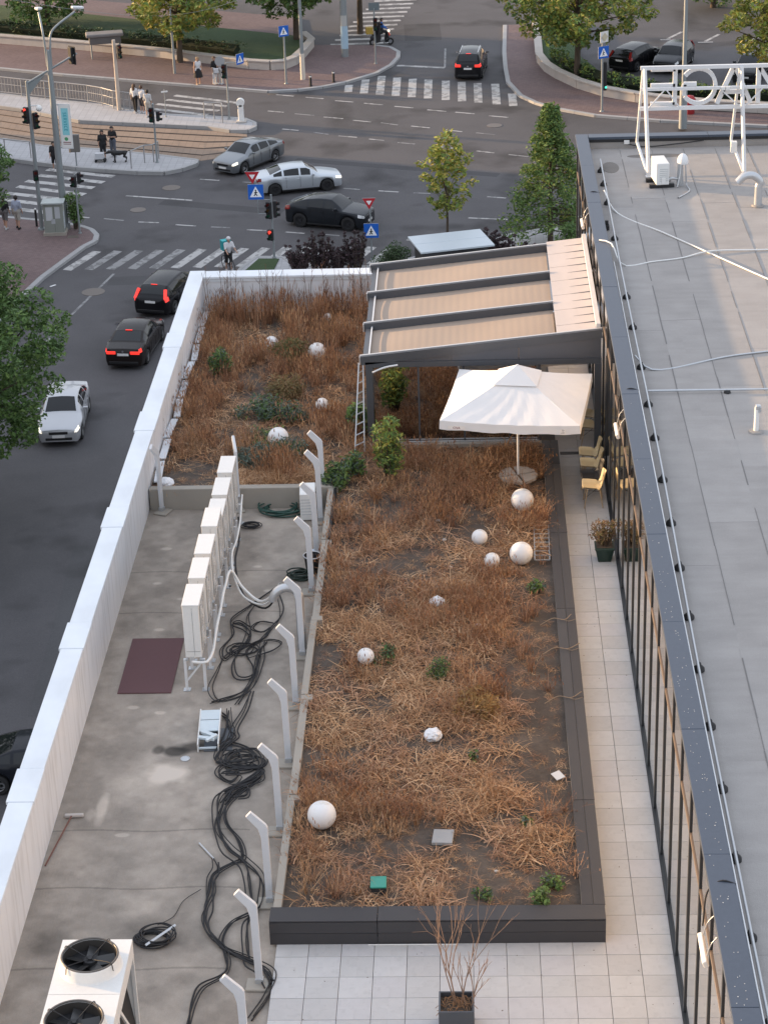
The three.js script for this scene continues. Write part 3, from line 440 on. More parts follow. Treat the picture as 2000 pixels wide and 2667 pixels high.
// ---------------------------------------------------------------- split air-conditioner outdoor units in a row, on steel stands
{
  const lv = mat([0.13, 0.125, 0.12], 0.5, { map: tFine });
  const units = [[-8.2, 1.72], [-9.3, 1.72], [-10.33, 1.72], [-11.54, 1.72], [-12.40, 1.52], [-13.44, 1.52], [-14.55, 1.52]];
  const words = ['at the end of the row beside the red mat', 'second from the red mat end of the row', 'third from the red mat end of the row', 'fourth from the red mat, with a wider gap before it', 'lower one, third from the concrete kerb end of the row', 'lower one, second from the concrete kerb end of the row', 'lower one, at the concrete kerb end of the row'];
  units.forEach(([zf, top], i) => {
    const len = 0.85, H = 1.08, y0 = top - H, o = thing('outdoor_unit', 'white air conditioner outdoor unit ' + words[i], 'air conditioner', [-7.595, T, zf - len / 2], 0, 'outdoor units in a row');
    const b = mesh('casing', [rbx(0.31, H, len, 0.018, 0, y0 + H / 2, 0)], MT.cream, o);
    mesh('top_cover', rbx(0.325, 0.03, len + 0.015, 0.01, 0, top + 0.005, 0), MT.cream, b);
    mesh('seam', [bx(0.004, H - 0.1, 0.006, 0.02, y0 + H / 2, len / 2 + 0.001), bx(0.26, 0.005, 0.005, 0, y0 + 0.13, len / 2 + 0.001)], lv, b);
    for (const q of [0.24, -0.26]) {
      const f = mesh('fan_grille', [0.23, 0.17, 0.11, 0.05].map(r => new THREE.TorusGeometry(r, 0.005, 4, 28).rotateY(Math.PI / 2).translate(0.165, y0 + H / 2 + q, 0.04)), MT.plasticW, o);
      mesh('fan_well', cy(0.24, 0.24, 0.012, 0, 0, 0, 28).rotateZ(Math.PI / 2).translate(0.156, y0 + H / 2 + q, 0.04), lv, f);
    }
    mesh('front_grille', bx(0.008, H - 0.2, len - 0.16, 0.157, y0 + H / 2 + 0.02, 0.02), lv, o);
    for (let k = 0; k < 9; k++) mesh('grille_bar', bx(0.01, H - 0.2, 0.016, 0.164, y0 + H / 2 + 0.02, -0.3 + k * 0.08), MT.cream, o);
    mesh('coil', bx(0.006, H - 0.16, len - 0.1, -0.156, y0 + H / 2, 0), lv, o);
    mesh('service_valve', [bx(0.06, 0.14, 0.12, 0.17, y0 + 0.14, -len / 2 + 0.1)], MT.galv, o);
    for (const sx of [-1, 1]) for (const sz of [-1, 1]) { const l = mesh('stand_leg', bx(0.05, y0 - 0.03 + 0.05, 0.05, sx * 0.175, (y0 - 0.03 - 0.05) / 2, sz * (len / 2 - 0.02)), MT.whiteMetal, o); mesh('foot_plate', bx(0.13, 0.012, 0.13, sx * 0.175, -0.042, sz * (len / 2 - 0.02)), MT.galv, l); }
    for (const sx of [-1, 1]) mesh('stand_rail', bx(0.04, 0.035, len + 0.12, sx * 0.13, y0 - 0.018, 0), MT.galv, o);
    for (const sz of [-1, 1]) mesh('stand_brace', beam([-0.17, 0.14, sz * (len / 2 - 0.02)], [0.17, y0 - 0.06, sz * (len / 2 - 0.02)], 0.03, 0.03), MT.whiteMetal, o);
  });
  const pipes = [[[-7.62, 0.60, -8.12], [-7.36, 0.60, -8.1], [-7.27, 0.66, -8.3], [-7.25, 0.80, -8.9], [-7.24, 0.86, -9.7], [-7.22, 0.95, -10.5], [-7.15, 1.02, -11.0], [-6.95, 0.72, -10.9], [-6.55, 0.62, -10.45], [-6.22, 1.0, -10.1], [-6.1, 1.26, -9.95]],
    [[-7.3, 0.85, -14.9], [-7.24, 0.80, -13.8], [-7.22, 0.82, -12.8], [-7.23, 0.9, -11.9], [-7.12, 0.78, -11.2], [-6.9, 0.6, -10.7], [-6.5, 0.6, -10.35], [-6.2, 1.0, -10.05], [-6.08, 1.24, -9.9]],
    [[-7.3, 0.75, -14.0], [-7.2, 0.70, -13.0], [-7.18, 0.72, -12.0], [-7.05, 0.55, -11.3], [-6.8, 0.5, -10.7], [-6.45, 0.55, -10.3], [-6.2, 0.95, -10.0], [-6.1, 1.2, -9.9]]];
  pipes.forEach((p, i) => { const o = mesh('refrigerant_pipe', tube(p.map(([x, y, z]) => [x, T + y, z]), i ? 0.02 : 0.028, 8), i === 2 ? MT.rubber : MT.cream); tag(o, ['thick white insulated pipe run curving round the nearest outdoor unit', 'white insulated pipe run swinging over to the metal duct bend', 'black insulated pipe hanging below the white pipe runs'][i], 'pipe'); });
  const d = mesh('duct_bend', [new THREE.TorusGeometry(0.25, 0.085, 12, 20, Math.PI).translate(0, 0, 0), cy(0.085, 0.085, 1.06, 0.25, -0.53, 0, 16)], MT.galv); d.position.set(-5.98, T + 1.02, -9.75); d.rotation.y = 0.15; tag(d, 'shiny galvanised duct bend arching over the cables', 'duct');
}
// ---------------------------------------------------------------- bent galvanised posts
{
  const r = rng(3), zs = [2.6, 0.6, -1.46, -3.48, -5.6, -7.58, -9.45, -12.1, -13.75, -15.4, -16.45], pm = mat([0.68, 0.70, 0.73], 0.38, { metalness: 0.1, map: tFine });
  const proto = thing('bent_post', 'cranked pale steel post beside the paving, second from the front boards of the bed', 'post', [-5.72, T - 0.05, zs[0]], 0, 'cranked posts along the bed');
  const s = new THREE.Shape([[-0.05, 0], [0.05, 0], [0.035, 1.42], [0.01, 1.47], [-0.215, 1.70], [-0.285, 1.62], [-0.11, 1.40], [-0.07, 1.24]].map(p => new THREE.Vector2(...p)));
  mesh('profile', new THREE.ExtrudeGeometry(s, { depth: 0.05, bevelEnabled: true, bevelSize: 0.004, bevelThickness: 0.004, bevelSegments: 1 }).translate(0.03, 0, -0.025), pm, proto);
  mesh('foot_sleeve', bx(0.12, 0.12, 0.1, 0.03, 0.06, 0), MT.galv, proto);
  mesh('footing', rbx(0.34, 0.05, 0.3, 0.02, 0.0, 0.02, 0.04), MT.conc, proto);
  const ord = ['first', 'second', 'third', 'fourth', 'fifth', 'sixth', 'seventh', 'eighth', 'last'];
  zs.slice(1).forEach((z, i) => dup(proto, [-5.72 + (r() - 0.5) * 0.03, T - 0.05, z], (r() - 0.5) * 0.06, i === 0 ? 'cranked pale steel post beside the paving, next to the front boards of the bed' : `cranked pale steel post, ${ord[i - 1]} along the kerb from the dark front boards`));
  dup(proto, [-9.22, T - 0.05, -16.0], 1.2, 'cranked steel post by itself at the white parapet wall'); dup(proto, [-7.52, T - 0.05, -16.05], -1.3, 'cranked steel post behind the last outdoor unit, against the concrete kerb');
}
// ---------------------------------------------------------------- big chiller with two fans
{
  const o = thing('condenser_unit', 'big cream condenser with two round top fans', 'air conditioner', [-7.745, T, 3.4]);
  const w = 0.98, L = 2.85, h = 1.8;
  mesh('top_deck', [bx(w, 0.05, 1.22, 0, h - 0.025, -L / 2 + 0.61), bx(w, 0.05, L - 1.226, 0, h - 0.027, 0.613)], MT.cream, o);
  mesh('side_panel', [bx(0.03, 0.42, L, -w / 2 + 0.016, h - 0.26, 0)], MT.cream, o);
  mesh('end_panel', bx(w - 0.07, 1.6, 0.03, 0, 0.95, -L / 2 + 0.018), MT.cream, o); mesh('end_panel', bx(w - 0.07, 1.6, 0.03, 0, 0.95, L / 2 - 0.018), MT.cream, o);
  mesh('side_panel', bx(0.03, 0.22, L, w / 2 - 0.016, h - 0.16, 0), MT.cream, o);
  for (const s of [-1, 1]) { mesh('coil', [bx(0.03, 1.3, L - 0.1, s * (w / 2 - 0.14), 0.9, 0, 0, 0, s * 0.12)], MT.black, o); for (const z of [-L / 2 + 0.03, 0, L / 2 - 0.03]) mesh('corner_post', bx(0.05, h - 0.05, 0.05, s * (w / 2 - 0.028), (h - 0.05) / 2 - 0.02, z), MT.cream, o); for (const z of [-L / 4, L / 4]) mesh('brace', beam([s * (w / 2 - 0.028), 0.15, z - 0.55], [s * (w / 2 - 0.028), h - 0.25, z + 0.55], 0.03, 0.05), MT.cream, o); mesh('base_rail', bx(0.06, 0.1, L, s * (w / 2 - 0.03), 0.0, 0), MT.cream, o); }
  for (const z of [-0.82, 0.55]) {
    const f = mesh('fan_cowl', lathe([[0.44, 0], [0.415, 0.03], [0.405, 0.15], [0.40, 0.185], [0.385, 0.185], [0.375, 0.16], [0.37, -0.25]], 40).translate(0, h, z), MT.cream, o);
    mesh('fan_rim', new THREE.TorusGeometry(0.385, 0.016, 8, 40).rotateX(Math.PI / 2).translate(0, h + 0.185, z), mat([0.10, 0.09, 0.08], 0.35), f);
    mesh('fan_throat', cy(0.368, 0.36, 0.3, 0, h + 0.02, z, 32, true), mat([0.05, 0.045, 0.04], 0.4, { side: THREE.DoubleSide }), f);
    mesh('fan_floor', cy(0.362, 0.362, 0.01, 0, h + 0.008, z, 28), MT.black, f);
    mesh('fan_hub', [cy(0.09, 0.1, 0.09, 0, h + 0.07, z, 18), cy(0.03, 0.03, 0.03, 0, h + 0.125, z, 12)], MT.black, f);
    for (let k = 0; k < 5; k++) { const b = bx(0.25, 0.008, 0.15, 0.22, 0, 0, 0.4); b.rotateY(k * 1.257 + 0.3); b.translate(0, h + 0.065, z); mesh('fan_blade', b, mat([0.035, 0.034, 0.034], 0.3), f); }
    for (const a of [0.6, 2.3, 3.6, 5.3]) mesh('guard_wire', tube([[0.02 * Math.cos(a), h + 0.12, z + 0.02 * Math.sin(a)], [0.3 * Math.cos(a), h + 0.2, z + 0.3 * Math.sin(a)], [0.4 * Math.cos(a), h + 0.21, z + 0.4 * Math.sin(a)], [0.43 * Math.cos(a), h + 0.1, z + 0.43 * Math.sin(a)]], 0.007, 5), MT.black, f);
  }
}
// ---------------------------------------------------------------- loose things on the bare roof
tag(mesh('rubber_mat', b0(-9.06, -8.06, T - 0.046, T - 0.025, -10.2, -8.09), mat([0.13, 0.065, 0.07], 0.85, { map: tFine })), 'dark red rubber mat lying beside the outdoor units', 'mat');
{
  const CB = [
    [[-6.43,-12.19],[-6.26,-11.17],[-6.26,-10.83],[-6.37,-10.50],[-6.50,-10.13],[-6.73,-9.81],[-7.03,-9.45],[-7.17,-9.24],[-7.31,-9.66],[-7.13,-10.20],[-7.19,-10.81],[-6.90,-11.42],[-6.48,-12.22]],
    [[-6.75,-11.59],[-6.87,-11.08],[-6.78,-10.41],[-6.89,-9.87],[-7.16,-9.45],[-7.25,-8.83],[-7.29,-8.17],[-7.10,-7.77],[-6.62,-8.01],[-6.42,-9.22],[-6.44,-10.07],[-6.15,-10.01],[-6.25,-9.64],[-6.64,-9.38]],
    [[-6.37,-10.73],[-6.61,-10.82],[-6.74,-10.57],[-6.54,-10.34],[-6.40,-10.56],[-6.52,-10.07],[-6.77,-9.65],[-6.60,-8.91],[-6.58,-8.40],[-6.76,-7.62]],
    [[-6.84,-10.52],[-7.03,-10.80],[-7.17,-10.64],[-6.94,-10.47],[-6.76,-10.13],[-6.92,-9.65],[-7.01,-8.98],[-6.87,-8.51],[-6.62,-8.56],[-6.51,-9.64]],
    [[-6.43,-9.96],[-6.57,-9.43],[-6.60,-8.61],[-6.77,-8.01],[-7.10,-7.77],[-7.28,-7.61]],
    [[-6.56,-8.04],[-6.66,-7.42],[-6.81,-6.68],[-6.70,-6.50],[-6.88,-6.09],[-6.99,-5.69],[-6.79,-5.51],[-6.48,-5.45],[-6.18,-5.44],[-6.25,-5.91],[-6.48,-6.08],[-6.74,-5.92],[-6.86,-5.57]],
    [[-6.91,-7.36],[-6.89,-6.87],[-6.76,-6.44],[-6.91,-6.04],[-6.95,-5.57],[-6.49,-5.51],[-6.16,-5.28],[-6.20,-5.00],[-6.62,-4.67],[-6.72,-4.14],[-6.71,-3.51],[-6.45,-2.89],[-6.22,-2.54],[-5.90,-2.10],[-5.82,-1.62],[-5.90,-1.16],[-6.26,-0.85],[-6.35,-0.45],[-6.30,-0.23],[-5.98,0.07],[-5.54,0.42],[-5.52,0.91],[-5.73,1.47]],
    [[-6.21,-5.11],[-6.58,-4.56],[-6.65,-4.03],[-6.58,-3.66],[-6.37,-3.19],[-6.26,-2.69],[-6.39,-2.50],[-6.67,-2.21],[-6.68,-1.78],[-6.71,-1.31],[-6.59,-0.72],[-6.37,-0.36],[-6.26,-0.01],[-6.21,0.24],[-6.29,0.45],[-6.58,0.66],[-6.65,0.99],[-6.64,1.54]],
    [[-6.17,-5.39],[-6.43,-4.89],[-6.73,-4.57],[-6.78,-3.93],[-6.67,-3.35],[-6.45,-2.84],[-6.16,-2.49],[-6.10,-2.10],[-5.99,-1.53],[-5.85,-1.12],[-5.97,-0.94],[-5.96,-0.27],[-5.85,0.08],[-5.62,0.33],[-5.52,0.67]],
    [[-6.70,-2.62],[-6.61,-2.35],[-6.70,-2.11],[-6.69,-1.36],[-6.67,-0.95],[-6.43,-0.45],[-6.19,-0.19],[-5.80,0.08],[-5.53,0.46]],
    [[-6.82,-1.78],[-7.06,-1.50],[-7.18,-1.09],[-7.39,-0.82]],
    [[-7.07,-7.36],[-6.92,-7.17],[-6.92,-6.51],[-6.97,-6.10],[-6.77,-6.27],[-6.42,-6.08],[-6.32,-5.73],[-6.80,-5.57],[-6.89,-5.29],[-6.65,-5.01],[-6.52,-5.23],[-6.77,-5.29],[-6.24,-5.50],[-6.16,-5.16],[-6.54,-4.78],[-6.68,-4.35]],
    [[-6.58,-5.80],[-6.71,-5.97],[-6.82,-5.80],[-6.73,-5.51],[-6.18,-5.44],[-6.33,-5.05],[-6.60,-4.78],[-6.71,-4.62],[-6.61,-4.56],[-6.42,-4.78],[-6.34,-4.51],[-6.51,-4.48]]], r = rng(31);
  CB.forEach((p, i) => {
    const thin = i === 10, n = thin ? 1 : i < 5 ? 2 : 3;
    for (let k = 0; k < n; k++) { const dx = (r() - 0.5) * 0.1 * k, dz = (r() - 0.5) * 0.16 * k; tag(mesh('cable', tube(p.map(([x, z], j) => [x + dx + (k ? 0.04 * Math.sin(j * 1.7 + i) : 0), T - 0.028 + 0.012 * ((j * 7 + i * 3) % 4) + 0.012 * k, z + dz]), thin ? 0.006 : 0.009 + 0.006 * ((i * 5 + k * 3) % 4) / 3, 6, p.length * 6), MT.rubber), thin ? 'thin black wire leading to the small coil by the condenser' : i < 5 ? 'black cable in the tangle between the outdoor units and the cranked posts' : i > 10 ? 'black cable in the loops beside the white tray' : 'thick black cable snaking from the white tray towards the condenser', 'cable', thin ? undefined : i < 5 ? 'cables tangled by the outdoor units' : i > 10 ? 'cables looped by the tray' : 'cables running along the roof'); }
  });
  const coil = (x, z, R, n, rad, m, label, name, seed) => { const q = rng(seed), g = []; for (let k = 0; k < n; k++) { const pts = [], a = q() * 6.28, e = 0.55 + 0.5 * q(), ox = (q() - 0.5) * R * 0.7, oz = (q() - 0.5) * R * 0.5; for (let i = 0; i <= 14; i++) { const t = a + i / 14 * 6.283; pts.push([x + ox + R * Math.cos(t), T - 0.04 + rad + k * rad * 0.9 + 0.01 * q(), z + oz + R * e * Math.sin(t)]); } g.push(tube(pts, rad, 5, 36)); } tag(mesh(name, g, m), label, name.replace('_', ' ')); };
  coil(-6.55, -15.95, 0.42, 8, 0.016, mat([0.02, 0.07, 0.055], 0.5), 'heap of dark green garden hose by the concrete kerb', 'garden_hose', 41);
  coil(-7.18, -15.2, 0.17, 6, 0.010, MT.rubber, 'small black coil of wire near the outdoor units', 'wire_coil', 43);
  coil(-7.38, -0.52, 0.26, 9, 0.012, MT.rubber, 'tangled black wire coil near the big condenser', 'wire_coil', 44);
  coil(-5.98, -12.75, 0.2, 8, 0.016, mat([0.015, 0.03, 0.022], 0.6), 'dark hose heap beside the black bucket', 'garden_hose', 45);
  coil(-6.5, -5.6, 0.3, 4, 0.0125, MT.rubber, 'black cable loops piled below the white tray', 'cable_coil', 46);
  coil(-6.85, -9.7, 0.26, 3, 0.0125, MT.rubber, 'black cable loops in the tangle beside the outdoor units', 'cable_coil', 47);
  tag(mesh('metal_bar', beam([-7.5, T + 0.05, -0.25], [-7.1, T + 0.06, -0.75], 0.035, 0.02), MT.galv), 'short bright metal bar on the wire coil', 'bar');
  tag(mesh('metal_pipe', rod([-6.99, T - 0.025, -3.11], [-6.70, T - 0.025, -2.65], 0.017), MT.galv), 'short grey pipe lying beside the cables', 'pipe');
  const br = thing('broom', 'broom with rusty handle lying by the white parapet wall', 'broom'); mesh('handle', rod([-9.24, T + 0.0, -3.92], [-9.44, T - 0.02, -2.5], 0.013), mat([0.16, 0.06, 0.045], 0.6), br); mesh('head', rbx(0.32, 0.06, 0.07, 0.02, -9.2, T - 0.012, -3.96, 0, 0.05), mat([0.5, 0.46, 0.43], 0.9), br);
  tag(mesh('floor_drain', [cy(0.07, 0.07, 0.01, -7.53, T - 0.043, -5.78, 16), new THREE.TorusGeometry(0.075, 0.012, 6, 20).rotateX(Math.PI / 2).translate(-7.53, T - 0.042, -5.78)], MT.galv), 'small round floor drain beside the tar stains', 'drain');
  // cable tray frame with white offcuts
  const tr = thing('cable_tray', 'white ladder tray holding pale plastic offcuts on a dark board', 'tray', [-7.18, T - 0.05, -6.6], 0.06), pb = mat([0.62, 0.70, 0.74], 0.4, { map: tFine });
  for (const s of [-1, 1]) mesh('side_rail', bx(0.02, 0.16, 1.24, s * 0.18, 0.10, 0), MT.plasticW, tr);
  mesh('cover', bx(0.34, 0.02, 0.30, 0, 0.16, -0.42, 0.06), pb, tr); mesh('cover', bx(0.34, 0.02, 0.32, 0, 0.15, -0.06, 0.1), pb, tr); mesh('cross_bar', [bx(0.35, 0.03, 0.03, 0, 0.06, 0.15), bx(0.35, 0.03, 0.03, 0, 0.06, 0.55)], pb, tr);
  mesh('offcut', rbx(0.09, 0.06, 0.36, 0.01, 0.02, 0.16, 0.26, 0, 0.9, 0), pb, tr); mesh('offcut', rbx(0.07, 0.05, 0.3, 0.01, -0.03, 0.17, 0.40, 0, 1.25, 0.1), pb, tr); mesh('offcut', rbx(0.06, 0.05, 0.26, 0.01, 0.06, 0.2, 0.44, 0, 2.4, 0.15), pb, tr);
  tag(mesh('dark_board', bx(0.5, 0.02, 0.75, -7.0, T - 0.035, -6.4, 0, 0.06), mat([0.10, 0.11, 0.125], 0.6)), 'dark board lying under the white tray', 'board');
  const bk = thing('bucket', 'black bucket standing against the kerb beside the hose', 'bucket', [-5.72, T - 0.04, -13.0]); mesh('shell', lathe([[0.0, 0.0], [0.13, 0.0], [0.17, 0.38], [0.185, 0.38], [0.185, 0.36], [0.16, 0.34], [0.125, 0.03], [0, 0.03]], 22), MT.rubber, bk); mesh('rim', new THREE.TorusGeometry(0.18, 0.012, 6, 24).rotateX(Math.PI / 2).translate(0, 0.38, 0), MT.galv, bk);
  const sb = thing('outdoor_unit', 'white outdoor unit with its back to the concrete kerb, alone by the cranked posts', 'air conditioner', [-5.98, T - 0.05, -15.75], 0.06); mesh('casing', rbx(0.34, 0.62, 0.62, 0.02, 0, 0.33, 0), MT.plasticW, sb); mesh('side_grille', [0, 1, 2, 3, 4, 5].map(i => bx(0.3, 0.008, 0.008, 0, 0.16 + i * 0.07, 0.313)), MT.greyPaint, sb); mesh('fan_grille', new THREE.TorusGeometry(0.2, 0.01, 5, 24).rotateY(Math.PI / 2).translate(0.172, 0.34, 0), MT.black, sb);
  tag(mesh('crushed_bag', [new THREE.IcosahedronGeometry(0.13, 2)].map(g => { const p = g.attributes.position; for (let i = 0; i < p.count; i++) { const k = 0.7 + 0.6 * hash(Math.round(p.getX(i) * 90), Math.round(p.getZ(i) * 90), 7); p.setXYZ(i, p.getX(i) * k, p.getY(i) * k * 0.6, p.getZ(i) * k); } g.computeVertexNormals(); return g.translate(-5.75, T + 0.02, -13.75); }), mat([0.6, 0.66, 0.75], 0.5)), 'crumpled pale bag beside the kerb and the bucket', 'bag');
}
// ---------------------------------------------------------------- things in the planting bed
{
  const sph = mat([0.78, 0.78, 0.78], 0.5, { map: tex(256, 256, (u, v) => { const f = fbm(u * 6, v * 6, 5, 19, 6), d = Math.max(0, f - 0.60) * 3; return [1 - 0.5 * d - 0.05 * hash(u * 256 | 0, v * 256 | 0, 2), 1 - 0.6 * d - 0.05 * hash(u * 256 | 0, v * 256 | 0, 2), 1 - 0.75 * d - 0.05 * hash(u * 256 | 0, v * 256 | 0, 2)]; }, 1.3) });
  const balls = [[-4.94, -3.03, 0.235, 'large white globe lamp nearest the front boards of the bed'], [-4.44, -8.45, 0.16, 'small white globe lamp by itself beside the long concrete kerb'], [-2.29, -13.49, 0.165, 'small white globe lamp, the one of the pair nearer the parasol'], [-2.05, -12.37, 0.157, 'small white globe lamp next to the large one by the metal grate'], [-1.46, -12.53, 0.235, 'large white globe lamp beside the metal grate'], [-1.37, -15.03, 0.24, 'large white globe lamp in front of the parasol base'], [-6.83, -18.65, 0.238, 'large stained globe lamp among grey green herbs'], [-5.95, -20.74, 0.155, 'small globe lamp half hidden by tall dry grass near the ladder'], [-6.26, -24.03, 0.231, 'large globe lamp in tall dry grass near the back wall'], [-7.48, -24.95, 0.163, 'small globe lamp in tall dry grass near the back wall'], [-6.16, -26.86, 0.11, 'smallest globe lamp right below the back wall']];
  for (const [x, z, r, label] of balls) { const o = thing('globe_lamp', label, 'lamp', [x, soilH(x, z) - 0.02, z], 0, 'globe lamps in the grass'); mesh('globe', new THREE.SphereGeometry(r, 40, 28).translate(0, r + 0.02, 0), sph, o); mesh('base_ring', cy(r * 0.42, r * 0.45, 0.06, 0, 0.02, 0, 20), MT.black, o); }
  const S = (x, z) => soilH(x, z);
  tag(mesh('concrete_slab', rbx(0.33, 0.06, 0.36, 0.008, -2.97, S(-2.97, -2.6) + 0.06, -2.6, 0.05, -0.1, 0.03), mat([0.36, 0.36, 0.36], 0.9, { map: tStain })), 'square grey concrete slab lying in the straw', 'slab');
  const vb = thing('valve_box', 'green plastic irrigation box with lid in the straw', 'box', [-3.96, S(-3.96, -1.2) - 0.02, -1.22], 0.02); mesh('body', bx(0.23, 0.16, 0.28, 0, 0.08, 0), MT.rubber, vb); mesh('lid', rbx(0.25, 0.03, 0.30, 0.012, 0, 0.175, 0), mat([0.03, 0.27, 0.20], 0.4), vb);
  const crump = (x, z, s, label, sd) => { const g = new THREE.IcosahedronGeometry(1, 3), p = g.attributes.position; for (let i = 0; i < p.count; i++) { const k = 0.65 + 0.7 * fbm(p.getX(i) * 2.2 + sd, p.getY(i) * 2.2 + p.getZ(i) * 1.7, 3, sd); p.setXYZ(i, p.getX(i) * k * s, p.getY(i) * k * s * 0.75, p.getZ(i) * k * s); } g.computeVertexNormals(); g.translate(x, S(x, z) + s * 0.5, z); tag(mesh('plastic_bag', g, mat([0.75, 0.76, 0.78], 0.4)), label, 'bag'); };
  crump(-3.16, -5.8, 0.15, 'crumpled white plastic bag in the straw', 5); crump(-3.14, -10.77, 0.14, 'crumpled printed white bag among dry stems', 8); crump(-2.35, -9.8, 0.07, 'small scrap of clear plastic among dry stems', 9); crump(-9.15, -16.55, 0.16, 'pale crumpled rag on the kerb by the parapet wall', 12);
  tag(mesh('paper_scrap', bx(0.16, 0.012, 0.2, -1.05, S(-1.05, -4.42) + 0.09, -4.42, 0.1, 0.5, 0.12), mat([0.6, 0.6, 0.6], 0.7)), 'white paper scrap on bare soil beside the dark boards', 'paper');
  const gr = thing('metal_grate', 'bent metal grate lying by the dark boards near the globe lamps', 'grate', [-1.02, S(-1.02, -13.3) + 0.08, -13.33], -0.02); mesh('frame', [beam([-0.15, 0, -0.8], [0.15, 0, -0.8], 0.02), beam([-0.15, 0, 0.8], [0.15, 0, 0.8], 0.02), beam([-0.15, 0, -0.8], [-0.15, 0, 0.8], 0.02), beam([0.15, 0, -0.8], [0.15, 0, 0.8], 0.02)], MT.galv, gr); for (let i = 0; i < 7; i++) mesh('bar', beam([-0.15, 0.005, -0.6 + i * 0.2], [0.15, 0.005, -0.6 + i * 0.2], 0.018), MT.galv, gr);
  const ld = thing('ladder', 'aluminium ladder leaning on the corner of the pergola', 'ladder'); const A = [-5.06, T + 0.36, -17.95], B = [-4.93, T + 2.32, -18.7], A2 = [-4.85, T + 0.36, -18.2], B2 = [-4.84, T + 2.32, -18.85]; mesh('rail', beam(A, B, 0.025, 0.05), MT.galv, ld); mesh('rail', beam(A2, B2, 0.025, 0.05), MT.galv, ld); for (let i = 1; i < 9; i++) { const t = i / 9, L = (p, q) => p.map((v, k) => v + (q[k] - v) * t); mesh('rung', beam(L(A, B), L(A2, B2), 0.025), MT.galv, ld); }
  const st = rng(61); for (let i = 0; i < 9; i++) { const x = -5.2 + st() * 4.2, z = -1 - st() * 16, s = 0.03 + 0.03 * st(); tag(mesh('pebble', new THREE.IcosahedronGeometry(s, 1).scale(1, 0.6, 0.8).translate(x, S(x, z) + s * 0.3, z), MT.stone), 'small pale pebble lying on the soil of the bed', 'pebble', 'pebbles in the bed'); }
}
// ---------------------------------------------------------------- chairs, pots on the paved walk
{
  const shell = mat([0.70, 0.58, 0.36], 0.45), wood = mat([0.42, 0.30, 0.18], 0.5), shellK = mat([0.03, 0.03, 0.033], 0.5);
  function chair(x, z, turn, m, label) {
    const o = thing('shell_chair', label, 'chair', [x, T, z], turn, m === shell ? 'pale shell chairs along the glass wall' : undefined);
    const prof = [[0.24, 0.435], [0.22, 0.455], [0.1, 0.445], [-0.06, 0.43], [-0.16, 0.445], [-0.205, 0.51], [-0.235, 0.64], [-0.26, 0.77], [-0.275, 0.80]], wid = [0.2, 0.225, 0.24, 0.24, 0.235, 0.235, 0.225, 0.2, 0.15], n = 12, pos = [];
    const P = (i, u) => { const w = wid[i], s = u * 2 - 1, [px, py] = prof[i], up = i < 4; return [px + (up ? 0 : 0.05 * s * s), py + (up ? 0.055 * s * s * s * s : 0), s * w]; };
    for (let i = 0; i + 1 < prof.length; i++) for (let k = 0; k < n; k++) { const a = P(i, k / n), b = P(i, (k + 1) / n), c = P(i + 1, (k + 1) / n), d = P(i + 1, k / n); pos.push(...a, ...b, ...c, ...a, ...c, ...d); const f = q => [q[0] - 0.004, q[1] - 0.012, q[2]]; pos.push(...f(a), ...f(c), ...f(b), ...f(a), ...f(d), ...f(c)); }
    const g = new THREE.BufferGeometry(); g.setAttribute('position', new THREE.Float32BufferAttribute(pos, 3)); g.computeVertexNormals(); mesh('shell', g, m, o);
    for (const sx of [-1, 1]) for (const sz of [-1, 1]) mesh('leg', rod([sx * 0.13, 0.42, sz * 0.13], [sx * 0.2, 0, sz * 0.22], 0.014, 0.01, 8), wood, o);
    mesh('strut', [rod([0.15, 0.25, 0.16], [-0.15, 0.36, -0.14], 0.005), rod([0.15, 0.25, -0.16], [-0.15, 0.36, 0.14], 0.005)], MT.black, o);
  }
  chair(0.18, -15.98, Math.PI, shell, 'pale yellow shell chair nearest the potted dry plant'); chair(0.2, -17.12, Math.PI, shell, 'pale yellow shell chair in the middle, next to a black one'); chair(0.2, -17.72, Math.PI, shell, 'pale yellow shell chair just outside the pergola door track');
  chair(0.18, -16.5, Math.PI + 0.1, shellK, 'black shell chair standing between two pale yellow ones'); chair(0.28, -19.3, Math.PI, shell, 'pale yellow shell chair inside the pergola, half covered by the parasol'); chair(0.30, -19.95, Math.PI, shell, 'pale yellow shell chair deeper inside the pergola behind the other');
  const pot = (x, z, w, d, h, m, label) => { const o = thing('plant_pot', label, 'plant pot', [x, T, z]); const t = 0.025; mesh('wall', [bx(w, h, t, 0, h / 2, d / 2 - t / 2), bx(w, h, t, 0, h / 2, -d / 2 + t / 2), bx(t, h, d - 2 * t, w / 2 - t / 2, h / 2, 0), bx(t, h, d - 2 * t, -w / 2 + t / 2, h / 2, 0)], m, o); mesh('soil', bx(w - 2 * t, 0.02, d - 2 * t, 0, h - 0.09, 0), MT.soil, o); return o; };
  pot(-2.75, 1.70, 0.5, 0.48, 0.47, MT.darkMetal, 'square dark planter on the paving with a bare dry shrub');
  const gp = thing('plant_pot', 'dark green tapered pot against the glass wall with dry stems', 'plant pot', [0.26, T, -13.3]); const g = cy(0.19 * 1.41, 0.13 * 1.41, 0.3, 0, 0.15, 0, 4).rotateY(Math.PI / 4); mesh('wall', g, mat([0.02, 0.045, 0.035], 0.5), gp); mesh('rim', rbx(0.4, 0.05, 0.4, 0.015, 0, 0.31, 0), mat([0.02, 0.045, 0.035], 0.5), gp); mesh('soil', bx(0.33, 0.012, 0.33, 0, 0.337, 0), MT.soil, gp);
  tag(mesh('white_rod', rod([-4.1, T + 0.012, -0.27], [-2.75, T + 0.012, -0.26], 0.011), MT.plasticW), 'thin white rod lying at the foot of the dark boards', 'rod');
}
